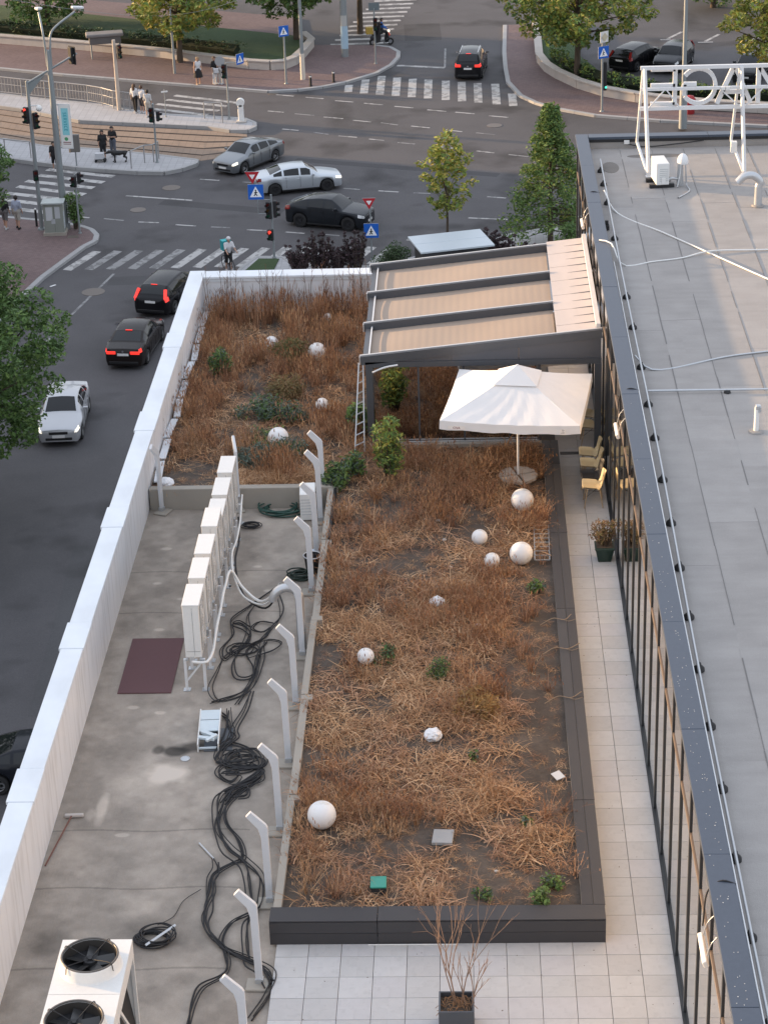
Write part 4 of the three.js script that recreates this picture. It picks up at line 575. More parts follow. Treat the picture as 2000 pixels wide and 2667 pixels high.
// ---------------------------------------------------------------- things on the felt roof and on the glass wall
{
  const lamp = (z, label) => { const o = thing('flood_light', label, 'light', [0.50, T + 3.72, z], 0); mesh('housing', rbx(0.07, 0.10, 0.62, 0.02, -0.12, -0.25, 0, 0, 0, 0.4), MT.plasticW, o); mesh('bracket', [tube([[0.02, 0.1, 0.22], [-0.05, 0.0, 0.22], [-0.1, -0.18, 0.22]], 0.008), tube([[0.02, 0.1, -0.22], [-0.05, 0.0, -0.22], [-0.1, -0.18, -0.22]], 0.008)], MT.galv, o); mesh('lead', tube([[-0.1, -0.12, -0.32], [-0.02, 0.3, -0.5], [0.15, 0.40, -0.55], [0.32, 0.38, -0.5]], 0.012), MT.rubber, o); };
  lamp(4.55, 'long white flood light hung below the coping beside the paved area'); lamp(-11.9, 'long white flood light on the glass wall above the shell chairs'); lamp(-24.9, 'white flood light at the far corner of the glass wall');
  const cond = thing('cable_conduit', 'grey steel conduit running along the roof edge', 'conduit'); mesh('tube', tube([[1.05, RY + 0.14, -28.9], [1.0, RY + 0.15, -20], [1.0, RY + 0.14, -10], [0.93, RY + 0.14, -1.5], [0.92, RY + 0.14, 12]], 0.022, 8, 40), MT.galv, cond);
  tag(mesh('lightning_wire', tube([[0.86, RY + 0.2, -20.4], [0.83, RY + 0.29, -12], [0.82, RY + 0.29, -4], [0.83, RY + 0.28, 4], [0.83, RY + 0.28, 12]], 0.012, 6, 40), MT.whiteMetal), 'bright wire running beside the conduit at the roof edge', 'wire');
  let k = 0; for (const z of [-28.2, -27, -25.4, -22.6, -18.5, -16.6, -14.3, -12.33, -10.69, -8.8, -7.0, -5.3, -3.58, -1.91, -0.24, 1.42, 3.09, 4.79, 6.5]) { const x = z < -13 ? 1.03 : 1.02 + 0.0055 * (-12 - z) ; const o = thing('conduit_holder', 'black rubber block carrying the conduit along the roof edge', 'holder', [x - 0.01, RY, z], 0, 'conduit holders'); mesh('block', lathe([[0.09, 0], [0.085, 0.05], [0.035, 0.10], [0.03, 0.135], [0, 0.135]], 12), MT.black, o); k++; }
  tag(mesh('roof_cable', tube([[0.95, RY + 0.3, -25.6], [1.17, RY + 0.02, -24.76], [2.2, RY + 0.018, -23.0], [3.14, RY + 0.018, -21.41], [3.86, RY + 0.02, -20.16], [4.24, RY + 0.018, -19.52], [6, RY + 0.018, -16.4]], 0.02, 6, 40), MT.plasticW), 'straight white cable crossing the felt roof slantwise', 'cable');
  tag(mesh('roof_cable', tube([[0.6, T + 4.13, -21.6], [0.85, T + 4.15, -21.3], [1.08, RY + 0.02, -20.68], [1.8, RY + 0.018, -20.9], [2.47, RY + 0.018, -21.11], [3.1, RY + 0.05, -21.45], [4.51, RY + 0.018, -21.59], [8, RY + 0.018, -21.9]], 0.018, 6, 40), MT.plasticW), 'white cable looping over the coping and along the felt', 'cable');
  tag(mesh('roof_cable', tube([[0.92, RY + 0.16, -14.6], [1.2, RY + 0.02, -14.2], [3, RY + 0.018, -14.9], [6, RY + 0.018, -15.6]], 0.022, 6, 30), MT.galv), 'grey cable curving over the felt towards the building edge', 'cable');
  tag(mesh('roof_pipe', rod([1.05, RY + 0.06, -12.95], [7, RY + 0.06, -12.9], 0.022), MT.galv), 'straight grey pipe across the felt roof', 'pipe');
  tag(mesh('pipe_holder', lathe([[0.07, 0], [0.06, 0.05], [0, 0.06]], 10).translate(2.6, RY, -12.93), MT.black), 'black block under the straight roof pipe', 'holder');
  const ac = thing('outdoor_unit', 'small white outdoor unit on black rubber feet on the felt roof', 'air conditioner', [2.45, RY, -27.0], 0.1); mesh('casing', rbx(0.33, 0.56, 0.75, 0.02, 0, 0.37, 0), MT.plasticW, ac); mesh('front_grille', [0, 1, 2, 3, 4, 5, 6].map(i => bx(0.22, 0.012, 0.008, 0.03, 0.2 + i * 0.05, 0.377)), MT.greyPaint, ac); mesh('valve_cover', bx(0.1, 0.16, 0.03, 0.02, 0.2, 0.385), MT.plasticW, ac); for (const z of [-0.26, 0.26]) mesh('rubber_foot', bx(0.62, 0.09, 0.12, 0.0, 0.045, z), MT.black, ac);
  const vt = thing('roof_vent', 'white hooded roof vent with hanging pipes', 'vent', [3.0, RY, -26.85]); mesh('hood', [new THREE.SphereGeometry(0.18, 20, 14, 0, 6.29, 0, 1.7).scale(0.8, 1.2, 1).translate(0, 0.62, 0)], MT.whiteMetal, vt); mesh('stack', cy(0.07, 0.09, 0.6, -0.05, 0.3, -0.05, 14), MT.galv, vt); mesh('hose', [tube([[0.06, 0.6, 0.1], [0.08, 0.3, 0.12], [0.1, 0.05, 0.1], [0.14, 0.02, 0.5], [-0.2, 0.02, 1.1]], 0.018), tube([[-0.05, 0.6, 0.1], [-0.08, 0.3, 0.15], [-0.14, 0.03, 0.2]], 0.025), tube([[-0.1, 0.2, 0.1], [-0.3, 0.24, 0.15], [-0.45, 0.1, 0.1]], 0.035)], MT.galv, vt);
  const vp = thing('vent_pipe', 'silver vent pipe with a bent elbow top on the felt roof', 'pipe', [4.68, RY, -25.0]); mesh('stack', cy(0.09, 0.10, 0.5, 0, 0.25, 0, 18), MT.galv, vp); mesh('elbow', tube([[0, 0.48, 0], [0.02, 0.62, 0], [-0.14, 0.78, 0.02], [-0.36, 0.77, 0.03], [-0.52, 0.62, 0.04]], 0.095, 14, 26), MT.galv, vp); mesh('collar', cy(0.14, 0.16, 0.04, 0, 0.02, 0, 18), MT.memb, vp);
  const mp = thing('mast_stub', 'short white pipe stub with a clamp on the felt roof', 'pipe', [2.92, RY, -10.97]); mesh('stub', cy(0.045, 0.05, 0.5, 0, 0.25, 0, 14), MT.plasticW, mp); mesh('clamp', [rbx(0.1, 0.09, 0.1, 0.02, 0.02, 0.5, 0), cy(0.03, 0.03, 0.1, 0.05, 0.46, 0.03, 10)], MT.galv, mp); mesh('collar', cy(0.12, 0.15, 0.03, 0, 0.015, 0, 16), MT.memb, mp);
  tag(mesh('junction_box', rbx(0.14, 0.10, 0.05, 0.008, 1.84, T + 3.97, -30.37), MT.plasticW), 'small white junction box on the back parapet', 'box');
  tag(mesh('dark_bracket', [bx(0.12, 0.10, 0.2, 0.88, RY + 0.06, -23.4), bx(0.08, 0.2, 0.05, 0.88, RY + 0.12, -23.4)], MT.black), 'black bracket under the conduit near the flood light', 'bracket');
  tag(mesh('hanging_lead', tube([[1.86, T + 3.92, -30.37], [2.3, T + 3.84, -30.36], [3.2, T + 3.9, -30.36], [3.9, T + 3.98, -30.36]], 0.014, 6, 24), MT.rubber), 'black lead sagging along the back parapet', 'cable');
  // roof sign seen from behind: a steel frame with big channel letters
  const sg = thing('roof_sign', 'white steel roof sign frame with big letters seen from behind', 'sign'), zs = -28.2, wm = MT.whiteMetal;
  for (const [y, th] of [[6.5, 0.09], [5.95, 0.07], [5.45, 0.09]]) mesh('rail', b0(2.0, 9.2, T + y - th / 2, T + y + th / 2, zs - 0.05, zs + 0.04), wm, sg);
  for (const x of [2.1, 4.55, 7.0]) { const f = mesh('post', [beam([x, T + 6.5, zs + 0.06], [x + 0.12, RY, zs + 0.5], 0.075)], wm, sg); mesh('rear_leg', [beam([x - 0.03, T + 6.48, zs], [x - 0.1, T + 4.35, zs - 0.75], 0.06), beam([x - 0.1, T + 4.38, zs - 0.75], [x + 0.1, RY + 0.05, zs + 0.44], 0.055)], wm, f); mesh('foot', bx(0.16, 0.02, 0.16, x + 0.12, RY + 0.01, zs + 0.5), wm, f); }
  for (const [a, b] of [[[2.2, 5.45], [2.6, 5.92]], [[3.0, 5.5], [2.68, 5.92]], [[4.5, 5.5], [4.05, 5.92]], [[4.65, 5.45], [5.1, 5.92]]]) mesh('brace', beam([a[0], T + a[1], zs + 0.06], [b[0], T + b[1], zs + 0.06], 0.03), wm, sg);
  const st = (a, b, w = 0.1) => beam([a[0], T + a[1], zs - 0.18], [b[0], T + b[1], zs - 0.18], w, 0.12);
  mesh('letter', [st([2.9, 5.5], [2.9, 6.45], 0.11), st([2.28, 6.42], [2.9, 6.42]), st([2.28, 6.0], [2.9, 6.0]), st([2.28, 5.52], [2.9, 5.52])], wm, sg);
  const arc = []; for (let i = 0; i <= 26; i++) { const a = -2.5 + i / 26 * 5.0; arc.push([3.5 + 0.43 * Math.cos(a), 5.97 + 0.45 * Math.sin(a)]); }
  mesh('letter', [...arc.slice(1).map((p, i) => st(arc[i], p, 0.1)), st([3.14, 5.72], [3.14, 6.02]), st([3.12, 6.02], [3.45, 6.02])], wm, sg);
  mesh('letter', [st([3.98, 5.5], [4.38, 6.44], 0.11), st([4.84, 5.5], [4.42, 6.44], 0.11), st([4.12, 5.8], [4.68, 5.8])], wm, sg);
  mesh('letter', [st([5.02, 5.5], [5.02, 6.44], 0.11), st([5.04, 6.42], [5.5, 5.7], 0.11), st([5.96, 6.42], [5.5, 5.7], 0.11), st([6.0, 5.5], [6.0, 6.44], 0.11)], wm, sg);
  mesh('driver_box', rbx(0.16, 0.3, 0.14, 0.015, 4.42, T + 4.42, zs + 0.1), MT.plasticW, sg); mesh('terminal_box', bx(0.1, 0.08, 0.06, 4.1, T + 5.95, zs + 0.08), MT.plasticW, sg); mesh('terminal_box', bx(0.1, 0.08, 0.06, 4.22, T + 5.95, zs + 0.08), MT.plasticW, sg);
}
// ---------------------------------------------------------------- cars
// Body and glass come from one lofted skin: stations along the car, each a ring of points from sill to roof.
const carGlass = new THREE.MeshPhysicalMaterial({ color: lin(0.012, 0.014, 0.016), roughness: 0.05, specularIntensity: 0.8 });
const tyreM = mat([0.018, 0.018, 0.019], 0.8), rimM = mat([0.5, 0.51, 0.53], 0.3, { metalness: 0.8 }), rimDark = mat([0.06, 0.06, 0.065], 0.35, { metalness: 0.6 });
const plateM = mat([0.75, 0.75, 0.74], 0.5), grilleM = mat([0.012, 0.012, 0.013], 0.4), chromeM = mat([0.7, 0.7, 0.72], 0.15, { metalness: 1 });
const lightOn = mat([0.9, 0.88, 0.8], 0.2, { emissive: lin(1.0, 0.9, 0.7), emissiveIntensity: 0.7 }), lightOff = mat([0.6, 0.62, 0.64], 0.12, { metalness: 0.2 });
const tailOn = mat([0.5, 0.02, 0.015], 0.25, { emissive: lin(1.0, 0.045, 0.03), emissiveIntensity: 0.55 }), tailOff = mat([0.22, 0.012, 0.012], 0.2);
const paint = (c, metal = 0.3, rough = 0.2) => new THREE.MeshPhysicalMaterial({ color: lin(...c), roughness: rough, metalness: metal, specularIntensity: c[0] < 0.05 ? 0.35 : 0.8, clearcoat: c[0] < 0.05 ? 0.15 : 0.6, clearcoatRoughness: 0.06 });
// s: L length, W width, H roof height, nose / cowl / roofA / roofB / tail break points (fractions of L from the front), bonnet and boot heights
const SPEC = {
  sedan: { L: 4.6, W: 1.8, H: 1.44, cowl: 0.27, ra: 0.42, rb: 0.70, tb: 0.86, hoodF: 0.70, hood: 0.93, belt: 0.95, boot: 1.06, tail: 0.98, wf: 0.185, wr: 0.80, R: 0.325 },
  liftback: { L: 4.66, W: 1.81, H: 1.46, cowl: 0.26, ra: 0.41, rb: 0.68, tb: 0.90, hoodF: 0.72, hood: 0.95, belt: 0.96, boot: 1.05, tail: 0.98, wf: 0.19, wr: 0.785, R: 0.33 },
  hatch: { L: 4.35, W: 1.84, H: 1.49, cowl: 0.26, ra: 0.40, rb: 0.84, tb: 0.965, hoodF: 0.74, hood: 0.98, belt: 1.0, boot: 1.04, tail: 0.95, wf: 0.2, wr: 0.81, R: 0.325 },
  suv: { L: 4.43, W: 1.83, H: 1.68, cowl: 0.26, ra: 0.39, rb: 0.85, tb: 0.965, hoodF: 0.85, hood: 1.08, belt: 1.1, boot: 1.14, tail: 1.05, wf: 0.2, wr: 0.805, R: 0.36 },
  cross: { L: 4.36, W: 1.82, H: 1.56, cowl: 0.27, ra: 0.42, rb: 0.70, tb: 0.93, hoodF: 0.80, hood: 1.0, belt: 1.06, boot: 1.16, tail: 1.06, wf: 0.2, wr: 0.805, R: 0.37 },
};
function car(kind, pos, dir, pm, label, o = {}) {
  const s = { ...SPEC[kind], ...o.spec }, root = thing('car', label, 'car', [pos[0], 0.0, pos[1]], Math.atan2(-dir[1], dir[0]), o.group);
  const { L, W, H } = s, hw = W / 2, X = t => L / 2 - t * L, lerp = (a, b, t) => a + (b - a) * t, sst = t => t * t * (3 - 2 * t), cl = t => Math.max(0, Math.min(1, t));
  const ts = new Set([0, 0.006, 0.02, 0.05, 0.09, s.cowl, s.ra, s.rb, s.tb, 0.95, 0.98, 0.994, 1]);
  for (let i = 0; i <= 64; i++) ts.add(i / 64);
  const bP = (s.cowl + s.ra) / 2 + 0.045, wins = [[bP - 0.015, 0.49], [0.51, s.rb - 0.01], [s.rb + 0.01, s.tb - 0.05]];
  for (const w of wins) { ts.add(w[0]); ts.add(w[1]); }
  const T0 = [...ts].sort((a, b) => a - b).filter((v, i, a) => !i || v - a[i - 1] > 0.0025), n = T0.length;
  const ring = t => {
    const endF = cl(t / 0.05), endB = cl((1 - t) / 0.045), rnd = Math.sqrt(1 - (1 - endF) ** 2) * Math.sqrt(1 - (1 - endB) ** 2);
    const taper = lerp(0.80, 1, Math.min(1, Math.pow(cl(t / 0.18), 0.55))) * lerp(0.84, 1, Math.min(1, Math.pow(cl((1 - t) / 0.16), 0.55)));
    const w = hw * taper, beltY = t < s.cowl ? lerp(s.hoodF, s.belt - 0.03, Math.pow(cl(t / s.cowl), 0.65)) : t < s.tb ? lerp(s.belt - 0.03, s.boot - 0.03, (t - s.cowl) / (s.tb - s.cowl)) : lerp(s.boot - 0.03, s.tail, (t - s.tb) / (1 - s.tb));
    let top;
    if (t < s.cowl) top = lerp(s.hoodF + 0.03, s.hood + 0.045, Math.pow(t / s.cowl, 0.6));
    else if (t < s.ra) { const u = (t - s.cowl) / (s.ra - s.cowl); top = lerp(s.hood + 0.045, H - 0.03, Math.pow(u, 0.86)); }
    else if (t < s.rb) { const u = (t - s.ra) / (s.rb - s.ra); top = H - 0.03 + 0.03 * Math.sin(Math.PI * Math.min(1, u * 1.05)) - 0.05 * u * u; }
    else if (t < s.tb) { const u = (t - s.rb) / (s.tb - s.rb); top = lerp(H - 0.08, s.boot + 0.02, Math.pow(u, kind === 'sedan' ? 1.05 : 1.35)); }
    else top = lerp(s.boot + 0.02, s.tail + 0.02, (t - s.tb) / (1 - s.tb));
    const green = cl((top - beltY - 0.06) / (H - beltY - 0.08)), wt = lerp(w * 0.80, hw * 0.66, green);
    const dF = Math.abs(t - s.wf) * L, dR = Math.abs(t - s.wr) * L, A = s.R + 0.07;
    let y0 = 0.20 + 0.05 * (1 - rnd); for (const d of [dF, dR]) if (d < A) y0 = Math.max(y0, s.R + Math.sqrt(A * A - d * d) * 0.96);
    const sq = 0.5 + 0.5 * rnd, ym = lerp(y0, beltY, 0.45), wa = 0.90 + 0.10 * rnd;
    const P = [[y0, w * 0.93 * wa], [lerp(y0, ym, 0.5), w * 0.985 * wa], [ym, w * wa], [lerp(ym, beltY, 0.6), w * 0.985 * wa], [beltY, w * 0.93 * wa]];
    const g0 = [beltY, w * 0.93 * wa], g1 = [top - 0.012 - 0.02 * green, wt * wa];
    for (const k of [0.10, 0.5, 0.88, 1]) P.push([lerp(g0[0], g1[0], k), lerp(g0[1], g1[1], k) + 0.035 * green * Math.sin(Math.PI * k)]);
    for (const k of [0.12, 0.55, 1]) P.push([top - 0.012 - 0.02 * green + (0.012 + 0.02 * green + 0.012) * Math.sin(k * Math.PI / 2), wt * wa * (1 - k)]);
    return P;                                         // from sill to the middle of the roof
  };
  const R = T0.map(ring), m = R[0].length, buckets = {};
  const add = (key, ...q) => { (buckets[key] = buckets[key] || []).push(...q.flat()); };
  const N = (i, j, side) => [X(T0[i]) , R[i][j][0], side * R[i][j][1]];
  for (let i = 0; i + 1 < n; i++) for (let j = 0; j + 1 < m; j++) for (const sd of [1, -1]) {
    const t = (T0[i] + T0[i + 1]) / 2; let key = 'body';
    const inGreen = t > s.cowl && t < s.tb;
    if (inGreen && j >= 5 && j <= 6) wins.forEach((w, k) => { if (t > w[0] && t < w[1] && (k < 2 || w[1] - w[0] > 0.06)) key = 'side_window ' + k + sd; });
    if (j >= 9 && t > s.cowl + 0.012 && t < s.ra - 0.006) key = 'windscreen'; if (j >= 9 && t > s.rb + 0.012 && t < s.tb - 0.02) key = 'rear_window';
    if (o.roofGlass && j >= 9 && t > s.ra + 0.05 && t < s.ra + 0.24) key = 'roof_window';
    if (t < 0.075 && t > 0.004 && (j === 3)) key = 'headlight ' + sd;
    if (kind === 'sedan' || kind === 'liftback' ? (t > 0.955 && t < 0.996 && j === 3) : (t > 0.93 && t < 0.992 && (j === 3 || j === 4))) key = 'taillight ' + sd;
    const a = N(i, j, sd), b = N(i + 1, j, sd), c = N(i + 1, j + 1, sd), d = N(i, j + 1, sd);
    if (sd > 0) add(key, a, c, b, a, d, c); else add(key, a, b, c, a, c, d);
  }
  for (const [i, f] of [[0, 1], [n - 1, -1]]) { const c = [X(T0[i]) + f * 0.004, (R[i][0][0] + R[i][m - 1][0]) / 2, 0]; for (let j = 0; j + 1 < m; j++) for (const sd of [1, -1]) { const a = N(i, j, sd), b = N(i, j + 1, sd); if (sd * f > 0) add('body', c, b, a); else add('body', c, a, b); } const a = N(i, 0, 1), b = N(i, 0, -1); if (f > 0) add('body', c, a, b); else add('body', c, b, a); }
  for (let i = 0; i + 1 < n; i++) { const a = N(i, 0, 1), b = N(i + 1, 0, 1), c = N(i + 1, 0, -1), d = N(i, 0, -1); add('underside', a, b, c, a, c, d); }
  for (const key in buckets) {
    let g = new THREE.BufferGeometry(); g.setAttribute('position', new THREE.Float32BufferAttribute(buckets[key], 3));
    // smooth normals by welding corners that lie together
    const p = g.attributes.position, map = new Map(), nn = []; const kf = i => Math.round(p.getX(i) * 500) + '_' + Math.round(p.getY(i) * 500) + '_' + Math.round(p.getZ(i) * 500); g.computeVertexNormals(); const fn = g.attributes.normal;
    for (let i = 0; i < p.count; i++) { const k = kf(i), v = map.get(k) || V3(0, 0, 0); v.add(V3(fn.getX(i), fn.getY(i), fn.getZ(i))); map.set(k, v); }
    for (let i = 0; i < p.count; i++) { const f = V3(fn.getX(i), fn.getY(i), fn.getZ(i)), v = map.get(kf(i)).clone().normalize(); const q = f.dot(v) > 0.5 ? v : f; nn.push(q.x, q.y, q.z); }
    g.setAttribute('normal', new THREE.Float32BufferAttribute(nn, 3));
    const nm = key.split(' ')[0], mm = nm === 'body' ? pm : nm === 'underside' ? MT.black : nm === 'headlight' ? (o.lights ? lightOn : lightOff) : nm === 'taillight' ? (o.brake ? tailOn : tailOff) : carGlass;
    mesh(nm, g, mm, root);
  }
  const tm = o.brake ? tailOn : tailOff;
  for (const sd of [1, -1]) {
    if (kind === 'hatch') mesh('rear_lamp', beam([X(0.99), 0.92, sd * (hw * 0.80)], [X(0.915), 1.30, sd * (hw * 0.70)], 0.09, 0.13), tm, root);
    else if (kind === 'suv') mesh('rear_lamp', rbx(0.08, 0.17, 0.34, 0.03, -L / 2 + 0.02, 0.98, sd * (hw * 0.66)), tm, root);
    else mesh('rear_lamp', rbx(0.08, 0.15, 0.42, 0.03, -L / 2 + 0.025, s.tail - 0.16, sd * (hw * 0.58)), tm, root);
    mesh('front_lamp', rbx(0.1, 0.14, 0.34, 0.04, L / 2 - 0.10, s.hoodF - 0.09, sd * hw * 0.58, 0, sd * 0.35), o.lights ? lightOn : lightOff, root);
    mesh('sill', rbx(L * 0.45, 0.09, 0.04, 0.015, X(0.495), 0.24, sd * (hw * 0.945)), grilleM, root);
  }
  for (const t of [s.wf, s.wr]) for (const sd of [1, -1]) {
    const w = mesh('wheel', lathe([[s.R * 0.62, -0.10], [s.R * 0.9, -0.105], [s.R, -0.07], [s.R, 0.07], [s.R * 0.9, 0.105], [s.R * 0.62, 0.10]], 28).rotateX(Math.PI / 2).translate(X(t), s.R, sd * (hw - 0.125)), tyreM, root);
    const g = [lathe([[s.R * 0.66, 0.0], [s.R * 0.62, 0.095], [s.R * 0.56, 0.075]], 24)]; for (let k = 0; k < 5; k++) g.push(bx(s.R * 0.58, 0.02, s.R * 0.16, s.R * 0.3, 0.075, 0, 0, k * 1.2566)); g.push(cy(s.R * 0.15, s.R * 0.15, 0.03, 0, 0.075, 0, 12));
    mesh('rim', g.map(q => q.rotateX(sd * Math.PI / 2).translate(X(t), s.R, sd * (hw - 0.125))), o.darkRim ? rimDark : rimM, w);
    mesh('brake', cy(s.R * 0.6, s.R * 0.6, 0.02, 0, 0, 0, 20).rotateX(Math.PI / 2).translate(X(t), s.R, sd * (hw - 0.10)), MT.black, w);
    mesh('wheel_arch', cy(s.R + 0.06, s.R + 0.06, 0.3, 0, 0, 0, 20).rotateX(Math.PI / 2).translate(X(t), s.R + 0.06, sd * (hw - 0.32)), MT.black, root);
  }
  for (const sd of [1, -1]) { const mr = mesh('mirror', rbx(0.11, 0.13, 0.2, 0.04, X(s.cowl + 0.075), s.belt + 0.07, sd * (hw + 0.06)), pm, root); mesh('mirror_glass', bx(0.01, 0.1, 0.16, X(s.cowl + 0.075) - 0.058, s.belt + 0.07, sd * (hw + 0.06)), chromeM, mr); }
  for (const t of [0.5, 0.645]) for (const sd of [1, -1]) mesh('door_handle', rbx(0.18, 0.025, 0.03, 0.01, X(t + 0.02), s.belt - 0.12, sd * (hw * 0.985)), o.chrome ? chromeM : pm, root);
  for (const sd of [1, -1]) { const r = ring(0.5); mesh('door_gap', [0.355, 0.5, 0.665].map(t => { const q = ring(t); return bx(0.01, q[4][0] - q[1][0] - 0.02, 0.012, X(t), (q[4][0] + q[1][0]) / 2, sd * (q[2][1] - 0.001)); }), MT.black, root); }
  mesh('grille', [rbx(0.06, 0.12, W * 0.42, 0.02, L / 2 - 0.015, s.hoodF - 0.09, 0), rbx(0.06, 0.13, W * 0.6, 0.03, L / 2 - 0.02, 0.36, 0)], grilleM, root);
  mesh('grille_bar', bx(0.02, 0.02, W * 0.42, L / 2 + 0.01, s.hoodF - 0.03, 0), chromeM, root);
  mesh('number_plate', bx(0.015, 0.11, 0.5, L / 2 + 0.018, 0.47, 0), plateM, root); mesh('number_plate', bx(0.015, 0.11, 0.5, -L / 2 - 0.012, kind === 'sedan' ? 0.74 : 0.80, 0), plateM, root);
  mesh('rear_bumper', rbx(0.05, 0.12, W * 0.72, 0.02, -L / 2 + 0.0, 0.36, 0), grilleM, root);
  if (o.brake) mesh('brake_light', bx(0.03, 0.03, 0.3, X(s.rb + 0.012), H - 0.06, 0), tailOn, root);
  if (o.rails) for (const sd of [1, -1]) mesh('roof_rail', beam([X(s.ra + 0.03), H - 0.0, sd * hw * 0.62], [X(s.rb - 0.02), H - 0.03, sd * hw * 0.62], 0.03), chromeM, root);
  mesh('badge', cy(0.05, 0.05, 0.012, 0, 0, 0, 14).rotateZ(Math.PI / 2).translate(-L / 2 - 0.006, s.tail - 0.1, 0), chromeM, root);
  return root;
}
const blk = paint([0.010, 0.010, 0.012], 0.1, 0.22);
car('liftback', [-14.7, -91.2], [-0.55, 0.84], paint([0.20, 0.215, 0.23], 0.6, 0.32), 'dark silver saloon car turning across the tram crossing with headlights on', { lights: true });
car('sedan', [-11.65, -86.45], [0.97, -0.25], paint([0.52, 0.56, 0.60], 0.5, 0.3), 'light silver saloon car driving between the other two on the crossing', { lights: true, darkRim: true });
car('cross', [-9.55, -80.1], [0.945, 0.327], paint([0.022, 0.025, 0.030], 0.2, 0.22), 'dark grey coupe crossover driving past the give way signs', { darkRim: true, brake: false });
car('suv', [-2.2, -111.2], [0.1, -0.99], blk, 'black off-road car with roof window beyond the far zebra crossing', { roofGlass: true, rails: true, brake: true });
car('hatch', [-16.5, -68.7], [0.25, -0.97], blk, 'black hatchback with tall brake lights waiting at the near zebra crossing', { brake: true });
car('sedan', [-17.15, -62.4], [0.1, -0.99], paint([0.016, 0.012, 0.011], 0.1, 0.22), 'black saloon car with red brake lights behind the hatchback', { brake: true });
car('sedan', [-18.95, -54.2], [0.06, 1], paint([0.46, 0.47, 0.49], 0.5, 0.35), 'silver saloon car with headlights on half behind the leafy street tree', { lights: true });
car('sedan', [-14.95, -27.35], [1, 0.0], paint([0.014, 0.016, 0.022], 0.1, 0.22), 'dark car below the parapet wall showing one bright wheel', {});
car('hatch', [8.35, -112.0], [0.55, -0.83], blk, 'black parked hatchback partly under the sunlit corner tree', { group: 'cars parked beyond the corner bed' });
car('hatch', [10.7, -111.5], [-0.35, 0.93], paint([0.016, 0.018, 0.022], 0.1, 0.22), 'dark parked car facing the roof sign', { group: 'cars parked beyond the corner bed' });
car('sedan', [15.3, -108.6], [-0.3, 0.95], paint([0.02, 0.022, 0.024], 0.1, 0.22), 'dark parked car behind the last letter of the roof sign', { group: 'cars parked beyond the corner bed' });
// ---------------------------------------------------------------- people and the dog: one smooth skin over a jointed skeleton
function skinField(bones, cell) {
  const lo = [1e9, 1e9, 1e9], hi = [-1e9, -1e9, -1e9];
  for (const b of bones) for (let k = 0; k < 3; k++) { lo[k] = Math.min(lo[k], b.a[k] - b.ra, b.b[k] - b.rb); hi[k] = Math.max(hi[k], b.a[k] + b.ra, b.b[k] + b.rb); }
  for (let k = 0; k < 3; k++) { lo[k] -= 3 * cell + 0.02; hi[k] += 3 * cell + 0.02; }
  const n = [0, 1, 2].map(k => Math.ceil((hi[k] - lo[k]) / cell) + 1), F = new Float32Array(n[0] * n[1] * n[2]), id = new Int16Array(F.length);
  let q = 0;
  for (let z = 0; z < n[2]; z++) for (let y = 0; y < n[1]; y++) for (let x = 0; x < n[0]; x++, q++) {
    const p = [lo[0] + x * cell, lo[1] + y * cell, lo[2] + z * cell]; let d = 9, best = 9, bi = 0;
    bones.forEach((b, i) => {
      const dx = b.b[0] - b.a[0], dy = b.b[1] - b.a[1], dz = b.b[2] - b.a[2], l2 = dx * dx + dy * dy + dz * dz || 1e-9;
      const t = Math.max(0, Math.min(1, ((p[0] - b.a[0]) * dx + (p[1] - b.a[1]) * dy + (p[2] - b.a[2]) * dz) / l2));
      const e = Math.hypot(p[0] - b.a[0] - dx * t, p[1] - b.a[1] - dy * t, (p[2] - b.a[2] - dz * t) * 1) - (b.ra + (b.rb - b.ra) * t);
      if (e < best) { best = e; bi = i; }
      const k = b.k || 0.03, h = Math.max(0, k - Math.abs(d - e)) / k; d = Math.min(d, e) - h * h * k * 0.25;
    });
    F[q] = d; id[q] = bi;
  }
  return { F, id, n, lo, cell };
}
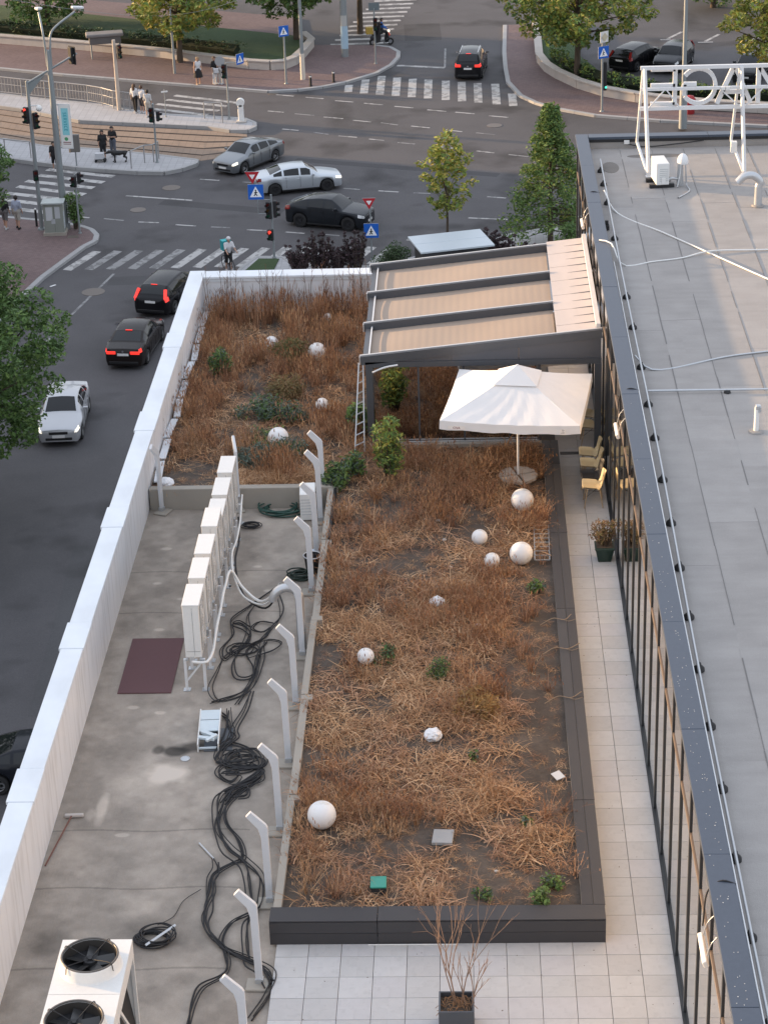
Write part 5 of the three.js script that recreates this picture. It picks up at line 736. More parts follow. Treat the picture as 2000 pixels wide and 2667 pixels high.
function skinMesh({ F, id, n, lo, cell }, iso, keep) {          // surface nets
  const nx = n[0], ny = n[1], vid = new Int32Array(F.length).fill(-1), V = [], B = [], I = [], at = (x, y, z) => x + nx * (y + ny * z);
  for (let z = 0; z + 1 < n[2]; z++) for (let y = 0; y + 1 < ny; y++) for (let x = 0; x + 1 < nx; x++) {
    let c = 0, sx = 0, sy = 0, sz = 0; const f = [];
    for (let k = 0; k < 8; k++) f.push(F[at(x + (k & 1), y + (k >> 1 & 1), z + (k >> 2))] - iso);
    for (const [a, b] of [[0, 1], [2, 3], [4, 5], [6, 7], [0, 2], [1, 3], [4, 6], [5, 7], [0, 4], [1, 5], [2, 6], [3, 7]]) if ((f[a] < 0) !== (f[b] < 0)) { const t = f[a] / (f[a] - f[b]); sx += (a & 1) + ((b & 1) - (a & 1)) * t; sy += (a >> 1 & 1) + ((b >> 1 & 1) - (a >> 1 & 1)) * t; sz += (a >> 2) + ((b >> 2) - (a >> 2)) * t; c++; }
    if (c) { vid[at(x, y, z)] = V.length; V.push([lo[0] + (x + sx / c) * cell, lo[1] + (y + sy / c) * cell, lo[2] + (z + sz / c) * cell]); B.push(id[at(x, y, z)]); }
  }
  const face = (a, b, c, d, flip) => { if ([a, b, c, d].some(v => v < 0)) return; if (keep && ![a, b, c, d].some(v => keep(B[v], V[v]))) return; if (flip) I.push(a, c, b, a, d, c); else I.push(a, b, c, a, c, d); };
  for (let z = 1; z + 1 < n[2]; z++) for (let y = 1; y + 1 < ny; y++) for (let x = 1; x + 1 < nx; x++) {
    const s = F[at(x, y, z)] < iso;
    if (s !== (F[at(x + 1, y, z)] < iso)) face(vid[at(x, y - 1, z - 1)], vid[at(x, y, z - 1)], vid[at(x, y, z)], vid[at(x, y - 1, z)], !s);
    if (s !== (F[at(x, y + 1, z)] < iso)) face(vid[at(x - 1, y, z - 1)], vid[at(x - 1, y, z)], vid[at(x, y, z)], vid[at(x, y, z - 1)], !s);
    if (s !== (F[at(x, y, z + 1)] < iso)) face(vid[at(x - 1, y - 1, z)], vid[at(x, y - 1, z)], vid[at(x, y, z)], vid[at(x - 1, y, z)], !s);
  }
  const g = new THREE.BufferGeometry(); g.setAttribute('position', new THREE.Float32BufferAttribute(V.flat(), 3)); g.setIndex(I); g.computeVertexNormals(); return g;
}
const skinM = mat([0.46, 0.27, 0.19], 0.6), cloth = (r, g, b) => mat([r, g, b], 0.85, { map: tFine });
const hairs = { dark: mat([0.02, 0.014, 0.01], 0.6), brown: mat([0.07, 0.035, 0.018], 0.6), fair: mat([0.30, 0.20, 0.10], 0.6) };
// a person facing +z. p: arms 'down' | 'bent' | 'bars'; stride, skirt, shorts, sleeves, hair, seated
function person(pos, turn, label, p = {}) {
  const o = thing('person', label, 'person', [pos[0], pos[2] || 0.13, pos[1]], turn), st = p.stride || 0, k = p.k || 1, bones = [], add = (part, a, b, ra, rb, kk) => bones.push({ part, a: a.map(v => v * k), b: b.map(v => v * k), ra: ra * k, rb: rb * k, k: kk });
  const hipY = p.seat || 0.92, up = hipY - 0.92, lean = p.lean || 0;
  for (const s of [-1, 1]) {
    const f = s * st, hip = [s * 0.09, hipY, 0], kn = p.seat ? [s * 0.13, hipY - 0.12, 0.38] : [s * 0.10, 0.49, f * 0.5 + 0.02], an = p.seat ? [s * 0.13, 0.09 + (s > 0 ? 0.12 : 0), 0.26] : [s * 0.10, 0.08, f - 0.02];
    add('thigh', hip, kn, 0.085, 0.058); add('shin', kn, an, 0.056, 0.038); add('shoe', [an[0], 0.045 + an[1] - 0.08, an[2] - 0.04], [an[0], 0.035 + an[1] - 0.08, an[2] + 0.17], 0.045, 0.038);
    const sh = [s * 0.185, 1.42 + up, lean * 0.9], el = p.arms === 'bars' ? [s * 0.23, 1.2 + up, lean + 0.12] : p.arms === 'bent' ? [s * 0.23, 1.15 + up, -0.02] : [s * 0.235, 1.13 + up, -0.02 - f * 0.15], wr = p.arms === 'bars' ? [s * 0.24, 1.08 + up, lean + 0.36] : p.arms === 'bent' ? [s * 0.1, 1.2 + up, 0.2] : [s * 0.25, 0.88 + up, 0.05 - f * 0.35];
    add('upper_arm', sh, el, 0.05, 0.04); add('forearm', el, wr, 0.038, 0.028);
    const d = V3(wr[0] - el[0], wr[1] - el[1], wr[2] - el[2]).normalize(), e = (l, off) => [wr[0] + d.x * l + off[0], wr[1] + d.y * l + off[1], wr[2] + d.z * l + off[2]];
    add('hand', wr, e(0.08, [0, 0, 0]), 0.028, 0.032, 0.012); for (let i = 0; i < 4; i++) { const q = (i - 1.5) * 0.02; add('hand', e(0.08, [0, 0, q]), e(0.15 + 0.02 * (i === 1 || i === 2), [-s * 0.02, 0, q]), 0.010, 0.009, 0.006); } add('hand', e(0.03, [0, 0, 0.025]), e(0.09, [-s * 0.01, 0, 0.055]), 0.012, 0.010, 0.006);
  }
  add('pelvis', [-0.07, hipY + 0.03, 0], [0.07, hipY + 0.03, 0], 0.105, 0.105, 0.06); add('torso', [0, hipY + 0.08, lean * 0.1], [0, 1.2 + up, lean * 0.5], 0.115, 0.125, 0.06); add('torso', [-0.08, 1.3 + up, lean * 0.75], [0.08, 1.3 + up, lean * 0.75], 0.11, 0.11, 0.06); add('torso', [-0.13, 1.42 + up, lean * 0.9], [0.13, 1.42 + up, lean * 0.9], 0.062, 0.062, 0.06);
  add('neck', [0, 1.44 + up, lean], [0, 1.55 + up, lean + 0.01], 0.052, 0.05, 0.03);
  const hy = 1.64 + up, hz = lean + 0.015; add('head', [0, hy + 0.02, hz - 0.01], [0, hy + 0.035, hz + 0.005], 0.088, 0.09, 0.03); add('head', [0, hy - 0.06, hz + 0.035], [0, hy - 0.045, hz + 0.04], 0.052, 0.055, 0.04); add('head', [0, hy - 0.005, hz + 0.09], [0, hy - 0.025, hz + 0.108], 0.010, 0.015, 0.012); for (const s of [-1, 1]) add('head', [s * 0.088, hy + 0.01, hz], [s * 0.092, hy - 0.02, hz], 0.014, 0.01, 0.01);
  const F = skinField(bones, 0.024), P = bones.map(b => b.part), has = (...a) => (b, v) => a.includes(P[b]);
  mesh('body', skinMesh(F, 0), skinM, o);
  const sleeve = p.sleeves === 'long' ? ['upper_arm', 'forearm'] : p.sleeves === 'none' ? [] : ['upper_arm'];
  mesh(p.skirt ? 'dress' : 'shirt', skinMesh(F, 0.016, (b, v) => (P[b] === 'torso' || sleeve.includes(P[b]) || (P[b] === 'pelvis' && v[1] > (hipY + 0.02) * k))), p.top || cloth(0.5, 0.5, 0.52), o);
  if (p.skirt) { const L = p.skirt; mesh('skirt', lathe([[0.13 * k, (hipY + 0.16) * k], [0.19 * k, (hipY + 0.0) * k], [0.27 * k, (hipY - L * 0.6) * k], [0.31 * k, (hipY - L) * k], [0.29 * k, (hipY - L) * k], [0.15 * k, (hipY) * k]], 24), p.bottom || p.top, o); }
  else mesh('trousers', skinMesh(F, 0.02, (b, v) => P[b] === 'pelvis' || P[b] === 'thigh' || (!p.shorts && P[b] === 'shin')), p.bottom || cloth(0.03, 0.03, 0.035), o);
  mesh('shoe', skinMesh(F, 0.008, has('shoe')), p.shoes || cloth(0.5, 0.5, 0.5), o);
  const hm = hairs[p.hair || 'dark'];
  mesh('hair', skinMesh(F, 0.02, (b, v) => P[b] === 'head' && (v[1] > (hy + 0.055) * k || v[2] < (hz - 0.02) * k)), hm, o);
  if (p.long) mesh('long_hair', [place(new THREE.SphereGeometry(1, 14, 12).scale(0.10 * k, 0.24 * k, 0.055 * k), 0, (hy - 0.14) * k, (hz - 0.085) * k)], hm, o);
  for (const s of [-1, 1]) mesh('eye', new THREE.SphereGeometry(0.011 * k, 8, 6).translate(s * 0.034 * k, (hy + 0.012) * k, (hz + 0.088) * k), MT.black, o);
  mesh('mouth', rbx(0.045 * k, 0.012 * k, 0.012 * k, 0.004 * k, 0, (hy - 0.068) * k, (hz + 0.088) * k), cloth(0.25, 0.08, 0.07), o);
  if (p.cap) mesh('cap', skinMesh(F, 0.026, (b, v) => P[b] === 'head' && v[1] > (hy + 0.05) * k), p.cap, o);
  return o;
}
const wht = cloth(0.62, 0.62, 0.63), blkC = cloth(0.014, 0.014, 0.016), navy = cloth(0.02, 0.025, 0.05);
person([-26.3, -80.1], 2.9, 'person in dark top and grey shorts walking beside the junction box corner', { top: blkC, bottom: cloth(0.14, 0.13, 0.13), shorts: true, stride: 0.14 });
person([-25.65, -80.1], 2.9, 'person in pale blue t-shirt and shorts walking towards the left zebra crossing', { top: cloth(0.36, 0.40, 0.50), bottom: cloth(0.42, 0.40, 0.36), shorts: true, stride: 0.12, shoes: blkC });
person([-23.05, -92.4, 0.2], 0.3, 'person with long dark hair in a short black outfit next to the black dog', { top: blkC, bottom: blkC, shorts: true, long: true, k: 0.96 });
person([-22.55, -92.9, 0.2], -0.3, 'person in black t-shirt holding the black dog', { top: blkC, bottom: cloth(0.10, 0.11, 0.14), arms: 'bent' });
person([-19.5, -109.3], 0.4, 'person with long fair hair in a black skirt on the plaza pavement', { top: wht, skirt: 0.42, bottom: blkC, long: true, hair: 'fair', sleeves: 'none', shoes: cloth(0.4, 0.28, 0.2) });
person([-18.45, -109.35], 0.9, 'person in dark top and white trousers carrying a white bag on the plaza', { top: blkC, bottom: wht, hair: 'brown' });
person([-18.05, -109.3], -0.6, 'person in white top and pale trousers standing at the plaza crossing', { top: wht, bottom: cloth(0.5, 0.49, 0.47), arms: 'bent', hair: 'brown' });
person([-22.6, -102.5, 0.2], 2.7, 'person with long brown hair, white shirt and dark trousers on the far tram platform', { top: wht, bottom: blkC, long: true, hair: 'brown', stride: 0.1 });
person([-22.15, -102.3, 0.2], 2.6, 'person in white t-shirt and dark shorts on the far tram platform', { top: wht, bottom: cloth(0.04, 0.04, 0.05), shorts: true, hair: 'brown', k: 0.97 });
person([-21.65, -101.3, 0.2], 2.9, 'person in white top with black shoulders behind the platform signal', { top: cloth(0.5, 0.5, 0.5), bottom: cloth(0.45, 0.42, 0.38), shorts: true, k: 0.96 });
person([-25.5, -90.6], 0.2, 'person in dark shorts on the left zebra crossing behind the lamp post', { top: blkC, bottom: blkC, shorts: true, stride: 0.12, k: 0.95 });
{ // bags
  tag(mesh('hand_bag', rbx(0.3, 0.3, 0.12, 0.04, -18.3, 1.05, -109.05), wht), 'white hand bag carried on the plaza pavement', 'bag');
  tag(mesh('crate', [rbx(0.46, 0.34, 0.36, 0.02, -23.2, 0.55, -91.9)], cloth(0.55, 0.56, 0.58)), 'white crate on a small trolley beside the black dog', 'crate');
  const c = thing('trolley', 'small dark trolley under the white crate by the dog', 'trolley', [-23.15, 0.2, -91.9]); mesh('deck', bx(0.6, 0.04, 0.4, 0, 0.15, 0), MT.black, c); for (const [x, z] of [[-0.25, -0.15], [0.25, -0.15], [-0.25, 0.15], [0.25, 0.15]]) mesh('wheel', cy(0.07, 0.07, 0.03, 0, 0, 0, 14).rotateX(Math.PI / 2).translate(x, 0.07, z), MT.rubber, c);
}
{ // black dog, head low to the left
  const B = [], a = (p, q, ra, rb, k = 0.05) => B.push({ part: 'd', a: p, b: q, ra, rb, k });
  a([-0.28, 0.56, 0], [0.02, 0.53, 0], 0.15, 0.135); a([0.02, 0.53, 0], [0.36, 0.56, 0], 0.125, 0.10); a([-0.32, 0.60, 0], [-0.55, 0.62, 0.02], 0.10, 0.075); a([-0.55, 0.63, 0.02], [-0.66, 0.60, 0.03], 0.085, 0.065); a([-0.66, 0.58, 0.03], [-0.80, 0.54, 0.04], 0.05, 0.038); a([0.42, 0.58, 0], [0.58, 0.66, 0.02], 0.025, 0.015); a([0.58, 0.66, 0.02], [0.70, 0.62, 0.03], 0.015, 0.01);
  for (const s of [-1, 1]) { a([-0.27, 0.50, s * 0.08], [-0.25, 0.30, s * 0.09], 0.065, 0.04); a([-0.25, 0.30, s * 0.09], [-0.26 + s * 0.04, 0.05, s * 0.09], 0.038, 0.028); a([-0.27 + s * 0.04, 0.035, s * 0.09], [-0.33 + s * 0.04, 0.03, s * 0.09], 0.03, 0.028, 0.02); a([0.34, 0.50, s * 0.07], [0.27, 0.34, s * 0.10], 0.085, 0.055); a([0.27, 0.34, s * 0.10], [0.40, 0.24, s * 0.10], 0.045, 0.032); a([0.40, 0.24, s * 0.10], [0.37, 0.05, s * 0.10], 0.03, 0.025); a([0.37, 0.03, s * 0.10], [0.30, 0.03, s * 0.10], 0.028, 0.026, 0.02); a([-0.56, 0.70, s * 0.05 + 0.02], [-0.52, 0.60, s * 0.09 + 0.02], 0.02, 0.03, 0.02); }
  const o = thing('dog', 'large black dog standing on the tram platform with its head low', 'dog', [-22.05, 0.2, -91.75], 0.12); mesh('body', skinMesh(skinField(B, 0.022), 0), mat([0.008, 0.008, 0.009], 0.55), o);
}
{ // courier on a bicycle, waiting at the kerb
  const o = thing('bicycle', 'bicycle of the courier with the turquoise box', 'bicycle', [-14.1, 0.0, -73.0], 0.5), f = MT.black;
  for (const z of [-0.5, 0.5]) { const w = mesh('wheel', new THREE.TorusGeometry(0.33, 0.02, 8, 32).rotateY(Math.PI / 2).translate(0, 0.35, z), tyreM, o); mesh('spokes', [0, 1, 2, 3, 4, 5].map(i => rod([0, 0.35 - 0.32 * Math.sin(i * 0.523), z - 0.32 * Math.cos(i * 0.523)], [0, 0.35 + 0.32 * Math.sin(i * 0.523), z + 0.32 * Math.cos(i * 0.523)], 0.004, 0.004, 4)), chromeM, w); }
  mesh('frame', [rod([0, 0.35, -0.5], [0, 0.32, -0.02], 0.016), rod([0, 0.35, -0.5], [0, 0.78, -0.16], 0.013), rod([0, 0.32, -0.02], [0, 0.86, -0.2], 0.018), rod([0, 0.32, -0.02], [0, 0.74, 0.36], 0.02), rod([0, 0.78, -0.16], [0, 0.82, 0.34], 0.018), rod([0, 0.95, 0.32], [0, 0.35, 0.5], 0.016)], f, o); mesh('saddle', rbx(0.14, 0.06, 0.26, 0.03, 0, 0.89, -0.22), f, o); mesh('handlebar', [rod([-0.27, 0.99, 0.3], [0.27, 0.99, 0.3], 0.013)], f, o); mesh('crank', [rod([-0.1, 0.32, -0.02], [0.1, 0.32, -0.02], 0.02), cy(0.09, 0.09, 0.01, 0, 0, 0, 16).rotateZ(Math.PI / 2).translate(0.04, 0.32, -0.02)], chromeM, o);
  person([-14.08, -73.05, 0.01], 0.5, 'courier in white t-shirt and cap astride a bicycle at the near zebra crossing', { top: wht, bottom: blkC, shorts: true, arms: 'bars', lean: 0.12, stride: 0.1, cap: wht });
  const bp = thing('delivery_backpack', 'turquoise delivery box worn on the back of the courier', 'backpack', [-14.08, 0, -73.05], 0.5); mesh('box', rbx(0.44, 0.46, 0.34, 0.03, 0, 1.24, -0.27), mat([0.02, 0.33, 0.36], 0.6, { map: tFine }), bp); mesh('lid', rbx(0.45, 0.05, 0.35, 0.02, 0, 1.49, -0.27), mat([0.03, 0.38, 0.40], 0.6), bp); mesh('print', bx(0.26, 0.10, 0.004, 0, 1.25, -0.442), mat([0.2, 0.5, 0.5], 0.6), bp);
}
{ // delivery scooter beyond the signal post
  const o = thing('motor_scooter', 'delivery scooter with orange nose and a yellow box turning beyond the plaza corner', 'scooter', [-8.2, 0, -119.4], -1.35 + Math.PI), R = 0.24;   // faces +z before turning
  for (const z of [-0.6, 0.6]) { const w = mesh('wheel', new THREE.TorusGeometry(R - 0.06, 0.065, 10, 24).rotateY(Math.PI / 2).translate(0, R, z), tyreM, o); mesh('rim', cy(0.13, 0.13, 0.06, 0, 0, 0, 16).rotateZ(Math.PI / 2).translate(0, R, z), rimM, w); }
  mesh('body', [rbx(0.34, 0.34, 0.75, 0.1, 0, 0.55, -0.4), rbx(0.3, 0.08, 0.5, 0.03, 0, 0.32, 0.1), rbx(0.36, 0.62, 0.14, 0.06, 0, 0.68, 0.42, -0.3)], mat([0.03, 0.03, 0.035], 0.35), o); mesh('nose', rbx(0.24, 0.2, 0.14, 0.05, 0, 0.72, 0.52, -0.3), mat([0.6, 0.07, 0.03], 0.4), o); mesh('fork', rod([0, 0.9, 0.4], [0, R, 0.6], 0.03), MT.black, o); mesh('handlebar', rod([-0.32, 1.02, 0.34], [0.32, 1.02, 0.34], 0.018), MT.black, o); mesh('headlight', new THREE.SphereGeometry(0.09, 14, 10).translate(0, 0.94, 0.5), lightOn, o); mesh('seat', rbx(0.3, 0.1, 0.62, 0.04, 0, 0.77, -0.35), MT.black, o); mesh('top_box', rbx(0.46, 0.46, 0.46, 0.03, 0, 1.06, -0.82), mat([0.42, 0.28, 0.05], 0.6), o);
  person([-8.2, -119.4, 0.0], -1.35 + Math.PI, 'scooter rider in a blue jacket', { top: cloth(0.03, 0.12, 0.38), bottom: blkC, sleeves: 'long', arms: 'bars', seat: 0.86, lean: 0.02 });
}
// ---------------------------------------------------------------- street furniture
const poleM = mat([0.30, 0.33, 0.34], 0.45, { metalness: 0.3, map: tFine }), blueM = mat([0.012, 0.09, 0.42], 0.45), redM = mat([0.36, 0.03, 0.035], 0.45);
function canvasTex(w, h, draw) { const c = document.createElement('canvas'); c.width = w; c.height = h; draw(c.getContext('2d'), w, h); const t = new THREE.CanvasTexture(c); t.colorSpace = THREE.SRGBColorSpace; return t; }
const pedTex = canvasTex(256, 256, c => { c.fillStyle = '#1560c0'; c.fillRect(0, 0, 256, 256); c.fillStyle = '#f2f4f6'; c.beginPath(); c.moveTo(128, 34); c.lineTo(226, 214); c.lineTo(30, 214); c.fill(); c.fillStyle = '#1a1c20'; c.beginPath(); c.arc(128, 100, 13, 0, 7); c.fill(); c.lineWidth = 16; c.strokeStyle = '#1a1c20'; c.beginPath(); c.moveTo(130, 116); c.lineTo(124, 156); c.lineTo(100, 194); c.moveTo(124, 156); c.lineTo(148, 192); c.moveTo(128, 126); c.lineTo(104, 148); c.moveTo(128, 126); c.lineTo(154, 144); c.stroke(); });
const giveTex = canvasTex(256, 256, c => { c.fillStyle = '#b3202c'; c.fillRect(0, 0, 256, 256); c.fillStyle = '#f0f0f0'; c.beginPath(); c.moveTo(74, 62); c.lineTo(182, 62); c.lineTo(128, 156); c.fill(); });
const turnTex = canvasTex(256, 256, c => { c.fillStyle = '#1a6fd0'; c.fillRect(0, 0, 256, 256); c.strokeStyle = '#f4f6f8'; c.lineWidth = 34; c.beginPath(); c.moveTo(96, 206); c.lineTo(96, 140); c.quadraticCurveTo(96, 104, 150, 104); c.stroke(); c.fillStyle = '#f4f6f8'; c.beginPath(); c.moveTo(146, 56); c.lineTo(206, 104); c.lineTo(146, 152); c.fill(); });
const uvFace = (g, w, h) => { const p = g.attributes.position, uv = new Float32Array(p.count * 2); for (let i = 0; i < p.count; i++) { uv[i * 2] = p.getX(i) / w + 0.5; uv[i * 2 + 1] = p.getY(i) / h + 0.5; } g.setAttribute('uv', new THREE.BufferAttribute(uv, 2)); return g; };
function face(name, shape, w, h, t, parent, x, y, z, ry) { const g = uvFace(new THREE.ShapeGeometry(shape, 24), w, h); const m = new THREE.Mesh(g, mat(0xffffff, 0.45, { map: t })); m.name = name; m.castShadow = m.receiveShadow = true; m.position.set(x, y, z); m.rotation.y = ry; parent.add(m); return m; }
const sq = s => new THREE.Shape([[-s, -s], [s, -s], [s, s], [-s, s]].map(p => new THREE.Vector2(...p))), tri = s => new THREE.Shape([[-s, s * 0.87], [0, -s * 0.87], [s, s * 0.87]].map(p => new THREE.Vector2(...p))), disc = r => { const s = new THREE.Shape(); s.absarc(0, 0, r, 0, 6.2832); return s; };
const plate = (shape, parent, x, y, z, ry, m = MT.galv) => mesh('plate', new THREE.ExtrudeGeometry(shape, { depth: 0.02, bevelEnabled: false, curveSegments: 24 }).translate(0, 0, -0.028).rotateY(ry).translate(x, y, z), m, parent);
function pedSign(parent, x, y, z, ry, s = 0.3) { plate(sq(s), parent, x, y, z, ry); face('crossing_sign', sq(s - 0.005), 2 * s, 2 * s, pedTex, parent, x + 0.004 * Math.sin(ry), y, z + 0.004 * Math.cos(ry), ry); }
function giveWay(parent, x, y, z, ry, s = 0.36) { plate(tri(s), parent, x, y, z, ry); face('give_way_sign', tri(s - 0.01), 2 * s, 2 * s * 0.9, giveTex, parent, x + 0.004 * Math.sin(ry), y, z + 0.004 * Math.cos(ry), ry); }
function signal(parent, x, y, z, ry, n = 3, lit = -1) {       // a lamp head with hoods, facing ry
  const g = rbx(0.26, 0.28 * n, 0.16, 0.03, 0, 0, 0), hd = mesh('signal_head', place(g, x, y, z, 0, ry, 0), MT.black, parent), f = [Math.sin(ry), Math.cos(ry)];
  const col = [[0.5, 0.03, 0.02], [0.4, 0.2, 0.02], [0.03, 0.35, 0.18]];
  for (let i = 0; i < n; i++) { const yy = y + 0.28 * ((n - 1) / 2 - i), ci = n === 2 ? i * 2 : i; mesh('lens', place(cy(0.09, 0.09, 0.02, 0, 0, 0, 16).rotateX(Math.PI / 2), x + f[0] * 0.085, yy, z + f[1] * 0.085, 0, ry), mat(col[ci].map(v => lit === i ? v : v * 0.12), 0.3, lit === i ? { emissive: lin(...col[ci]), emissiveIntensity: 1.6 } : {}), hd); mesh('hood', place(new THREE.CylinderGeometry(0.10, 0.11, 0.16, 16, 1, true, -1.6, 3.2).rotateX(Math.PI / 2), x + f[0] * 0.15, yy + 0.01, z + f[1] * 0.15, 0, ry), mat([0.015, 0.015, 0.016], 0.6, { side: THREE.DoubleSide }), hd); }
}
const pole = (parent, h, r = 0.06, r2 = r * 0.8, x = 0, z = 0) => { mesh('pole', cy(r2, r, h, x, h / 2, z, 14), poleM, parent); mesh('foot', cy(r * 1.7, r * 1.9, 0.05, x, 0.03, z, 14), poleM, parent); };
{
  let o = thing('street_lamp', 'tall grey street lamp with two arms and a hanging banner beside the junction box', 'street lamp', [-23.2, 0.13, -80.0]);
  mesh('pole', lathe([[0.19, 0], [0.17, 3], [0.15, 6.2], [0.11, 9.2], [0.0, 9.25]], 18), poleM, o); mesh('foot', cy(0.26, 0.28, 0.3, 0, 0.15, 0, 16), poleM, o);
  for (const [s, tx, tz] of [[-1, -0.45, -0.9], [1, 1.5, -0.9]]) { mesh('arm', tube([[s * 0.1, 8.4, 0], [s * 0.13, 9.4, 0], [s > 0 ? 0.25 : -0.2, 10.1, -0.1], [tx * 0.93, 10.95, tz * 0.8]], 0.055, 10, 24), poleM, o); const hd = mesh('lamp_head', place(rbx(0.26, 0.13, 0.62, 0.05), tx, 11.1, tz, 0.15, Math.atan2(tx, tz), 0), MT.whiteMetal, o); mesh('lens', place(bx(0.2, 0.01, 0.45), tx, 11.03, tz, 0.15, Math.atan2(tx, tz), 0), plateM, hd); }
  const bt = canvasTex(128, 512, (c, w, h) => { c.fillStyle = '#e8e6e2'; c.fillRect(0, 0, w, h); c.fillStyle = '#8fd0d8'; c.fillRect(22, 40, 84, 320); c.fillStyle = '#3f9fae'; c.save(); c.translate(64, 200); c.rotate(Math.PI / 2); c.font = 'bold 58px sans-serif'; c.textAlign = 'center'; c.textBaseline = 'middle'; c.fillText('SERVICE', 0, 0); c.restore(); c.fillStyle = '#4d9a68'; c.beginPath(); c.arc(58, 405, 22, 0, 7); c.fill(); c.fillStyle = '#7d4048'; c.fillRect(18, 440, 92, 10); c.fillRect(18, 462, 92, 8); });
  const bn = mesh('banner_frame', bx(0.62, 2.3, 0.05, 0.52, 5.35, 0.03, 0, -0.15), MT.whiteMetal, o); const g = new THREE.PlaneGeometry(0.56, 2.22), m = new THREE.Mesh(g, mat(0xffffff, 0.6, { map: bt })); m.name = 'banner'; m.position.set(0.53, 5.35, 0.062); m.rotation.y = -0.15; o.add(m);
  mesh('clamp', [bx(0.5, 0.04, 0.04, 0.3, 6.45, 0), bx(0.5, 0.04, 0.04, 0.3, 4.25, 0)], poleM, o);
  o = thing('traffic_signal', 'grey signal mast with a long arm across the street lamp', 'traffic light', [-24.4, 0.13, -79.9]); mesh('pole', lathe([[0.11, 0], [0.10, 4], [0.08, 7.7], [0, 7.75]], 16), poleM, o); mesh('arm', [rod([0, 7.6, 0], [2.6, 9.0, -0.2], 0.06, 0.05), rod([0.05, 7.1, 0], [0.9, 8.0, -0.05], 0.03)], poleM, o); mesh('gusset', prep(new THREE.ExtrudeGeometry(new THREE.Shape([[0.05, 7.0], [0.1, 7.6], [0.9, 8.0]].map(p => new THREE.Vector2(...p))), { depth: 0.02, bevelEnabled: false })), poleM, o); signal(o, 2.3, 8.9, -0.2, 2.4, 3); mesh('backing_board', bx(0.5, 0.9, 0.03, 2.36, 8.9, -0.26, 0, 2.4), MT.black, o); signal(o, -0.18, 6.0, 0.1, -0.6, 3, 0); signal(o, 0.25, 5.7, 0.05, 0.9, 3); mesh('camera_dome', [new THREE.SphereGeometry(0.16, 18, 14).translate(0.5, 6.35, 0.1), rod([0, 6.45, 0], [0.5, 6.5, 0.1], 0.03)], MT.plasticW, o); signal(o, 0.0, 2.9, 0.16, 0.3, 2); mesh('foot', cy(0.2, 0.22, 0.08, 0, 0.04, 0, 14), poleM, o);
  o = thing('junction_box', 'grey electrical cabinet covered in torn posters at the left corner', 'cabinet', [-23.55, 0.13, -79.15], 0.05); const cm = mat([0.27, 0.29, 0.26], 0.6, { map: tStain }); mesh('plinth', bx(1.15, 0.16, 0.85, 0, 0.08, 0), MT.conc, o); mesh('body', rbx(1.0, 1.5, 0.7, 0.02, 0, 0.9, 0), cm, o); mesh('roof', rbx(1.16, 0.1, 0.86, 0.03, 0, 1.69, 0), mat([0.42, 0.46, 0.45], 0.5, { map: tStain }), o); mesh('door_gap', bx(0.01, 1.4, 0.006, 0.05, 0.9, 0.352), MT.black, o);
  const pp = (x, y, w, h, s) => mesh('poster', bx(w, h, 0.006, x, y, 0.354), mat([0.5 + s, 0.52 + s, 0.54 + s], 0.8, { map: tStain }), o); pp(-0.2, 1.15, 0.34, 0.7, 0.08); pp(0.22, 1.2, 0.26, 0.6, 0.0); pp(-0.02, 0.75, 0.2, 0.25, -0.05); mesh('poster', bx(0.006, 0.9, 0.4, 0.504, 0.75, 0.05), mat([0.55, 0.6, 0.64], 0.8, { map: tStain }), o); mesh('poster', bx(0.006, 0.35, 0.3, 0.506, 1.38, 0.0), mat([0.5, 0.5, 0.46], 0.8, { map: tStain }), o);
  tag(mesh('access_cover', b0(-22.85, -22.3, 0.13, 0.138, -78.75, -78.35), MT.rail), 'square metal cover in the pavement by the junction box', 'cover');
  o = thing('traffic_signal', 'pedestrian signal on a thin post beside the junction box with a bin hung above', 'traffic light', [-22.3, 0.13, -79.1]); pole(o, 3.1, 0.05); signal(o, -0.05, 2.75, 0.1, -0.5, 2); signal(o, 0.2, 2.9, -0.05, 1.5, 2);
  o = thing('sign_box', 'back of a grey sign box on the platform edge behind the pedestrian signal', 'sign', [-24.4, 0.2, -91.2]); mesh('box', rbx(0.55, 1.0, 0.2, 0.03, 0, 1.3, 0), mat([0.16, 0.15, 0.14], 0.6), o); mesh('side', bx(0.08, 1.0, 0.24, -0.3, 1.3, 0), mat([0.45, 0.32, 0.22], 0.6), o); mesh('post', cy(0.04, 0.04, 0.85, 0, 0.42, 0, 10), poleM, o);
  o = thing('traffic_signal', 'signal on the near tram platform beside the handrail', 'traffic light', [-19.9, 0.2, -91.5]); pole(o, 3.3, 0.06); signal(o, -0.1, 2.75, 0.12, -0.2, 3); signal(o, 0.24, 2.65, 0, 1.4, 2); mesh('cap', new THREE.SphereGeometry(0.07, 10, 8).translate(0, 3.32, 0), poleM, o);
  o = thing('tram_pole', 'beige catenary pole at the end of the platform fence', 'pole', [-23.7, 0.2, -103.2]); mesh('pole', cy(0.10, 0.13, 4.3, 0, 2.15, 0, 14), mat([0.50, 0.44, 0.38], 0.6, { map: tFine }), o); signal(o, 0.3, 3.6, 0.1, 0.6, 3);
  o = thing('tram_pole', 'thin grey wire pole in front of the plaza lawn', 'pole', [-21.4, 0.13, -112.4]); mesh('pole', cy(0.06, 0.09, 4.2, 0, 2.1, 0, 12), poleM, o); mesh('collar', cy(0.1, 0.1, 0.15, 0, 2.6, 0, 12), poleM, o);
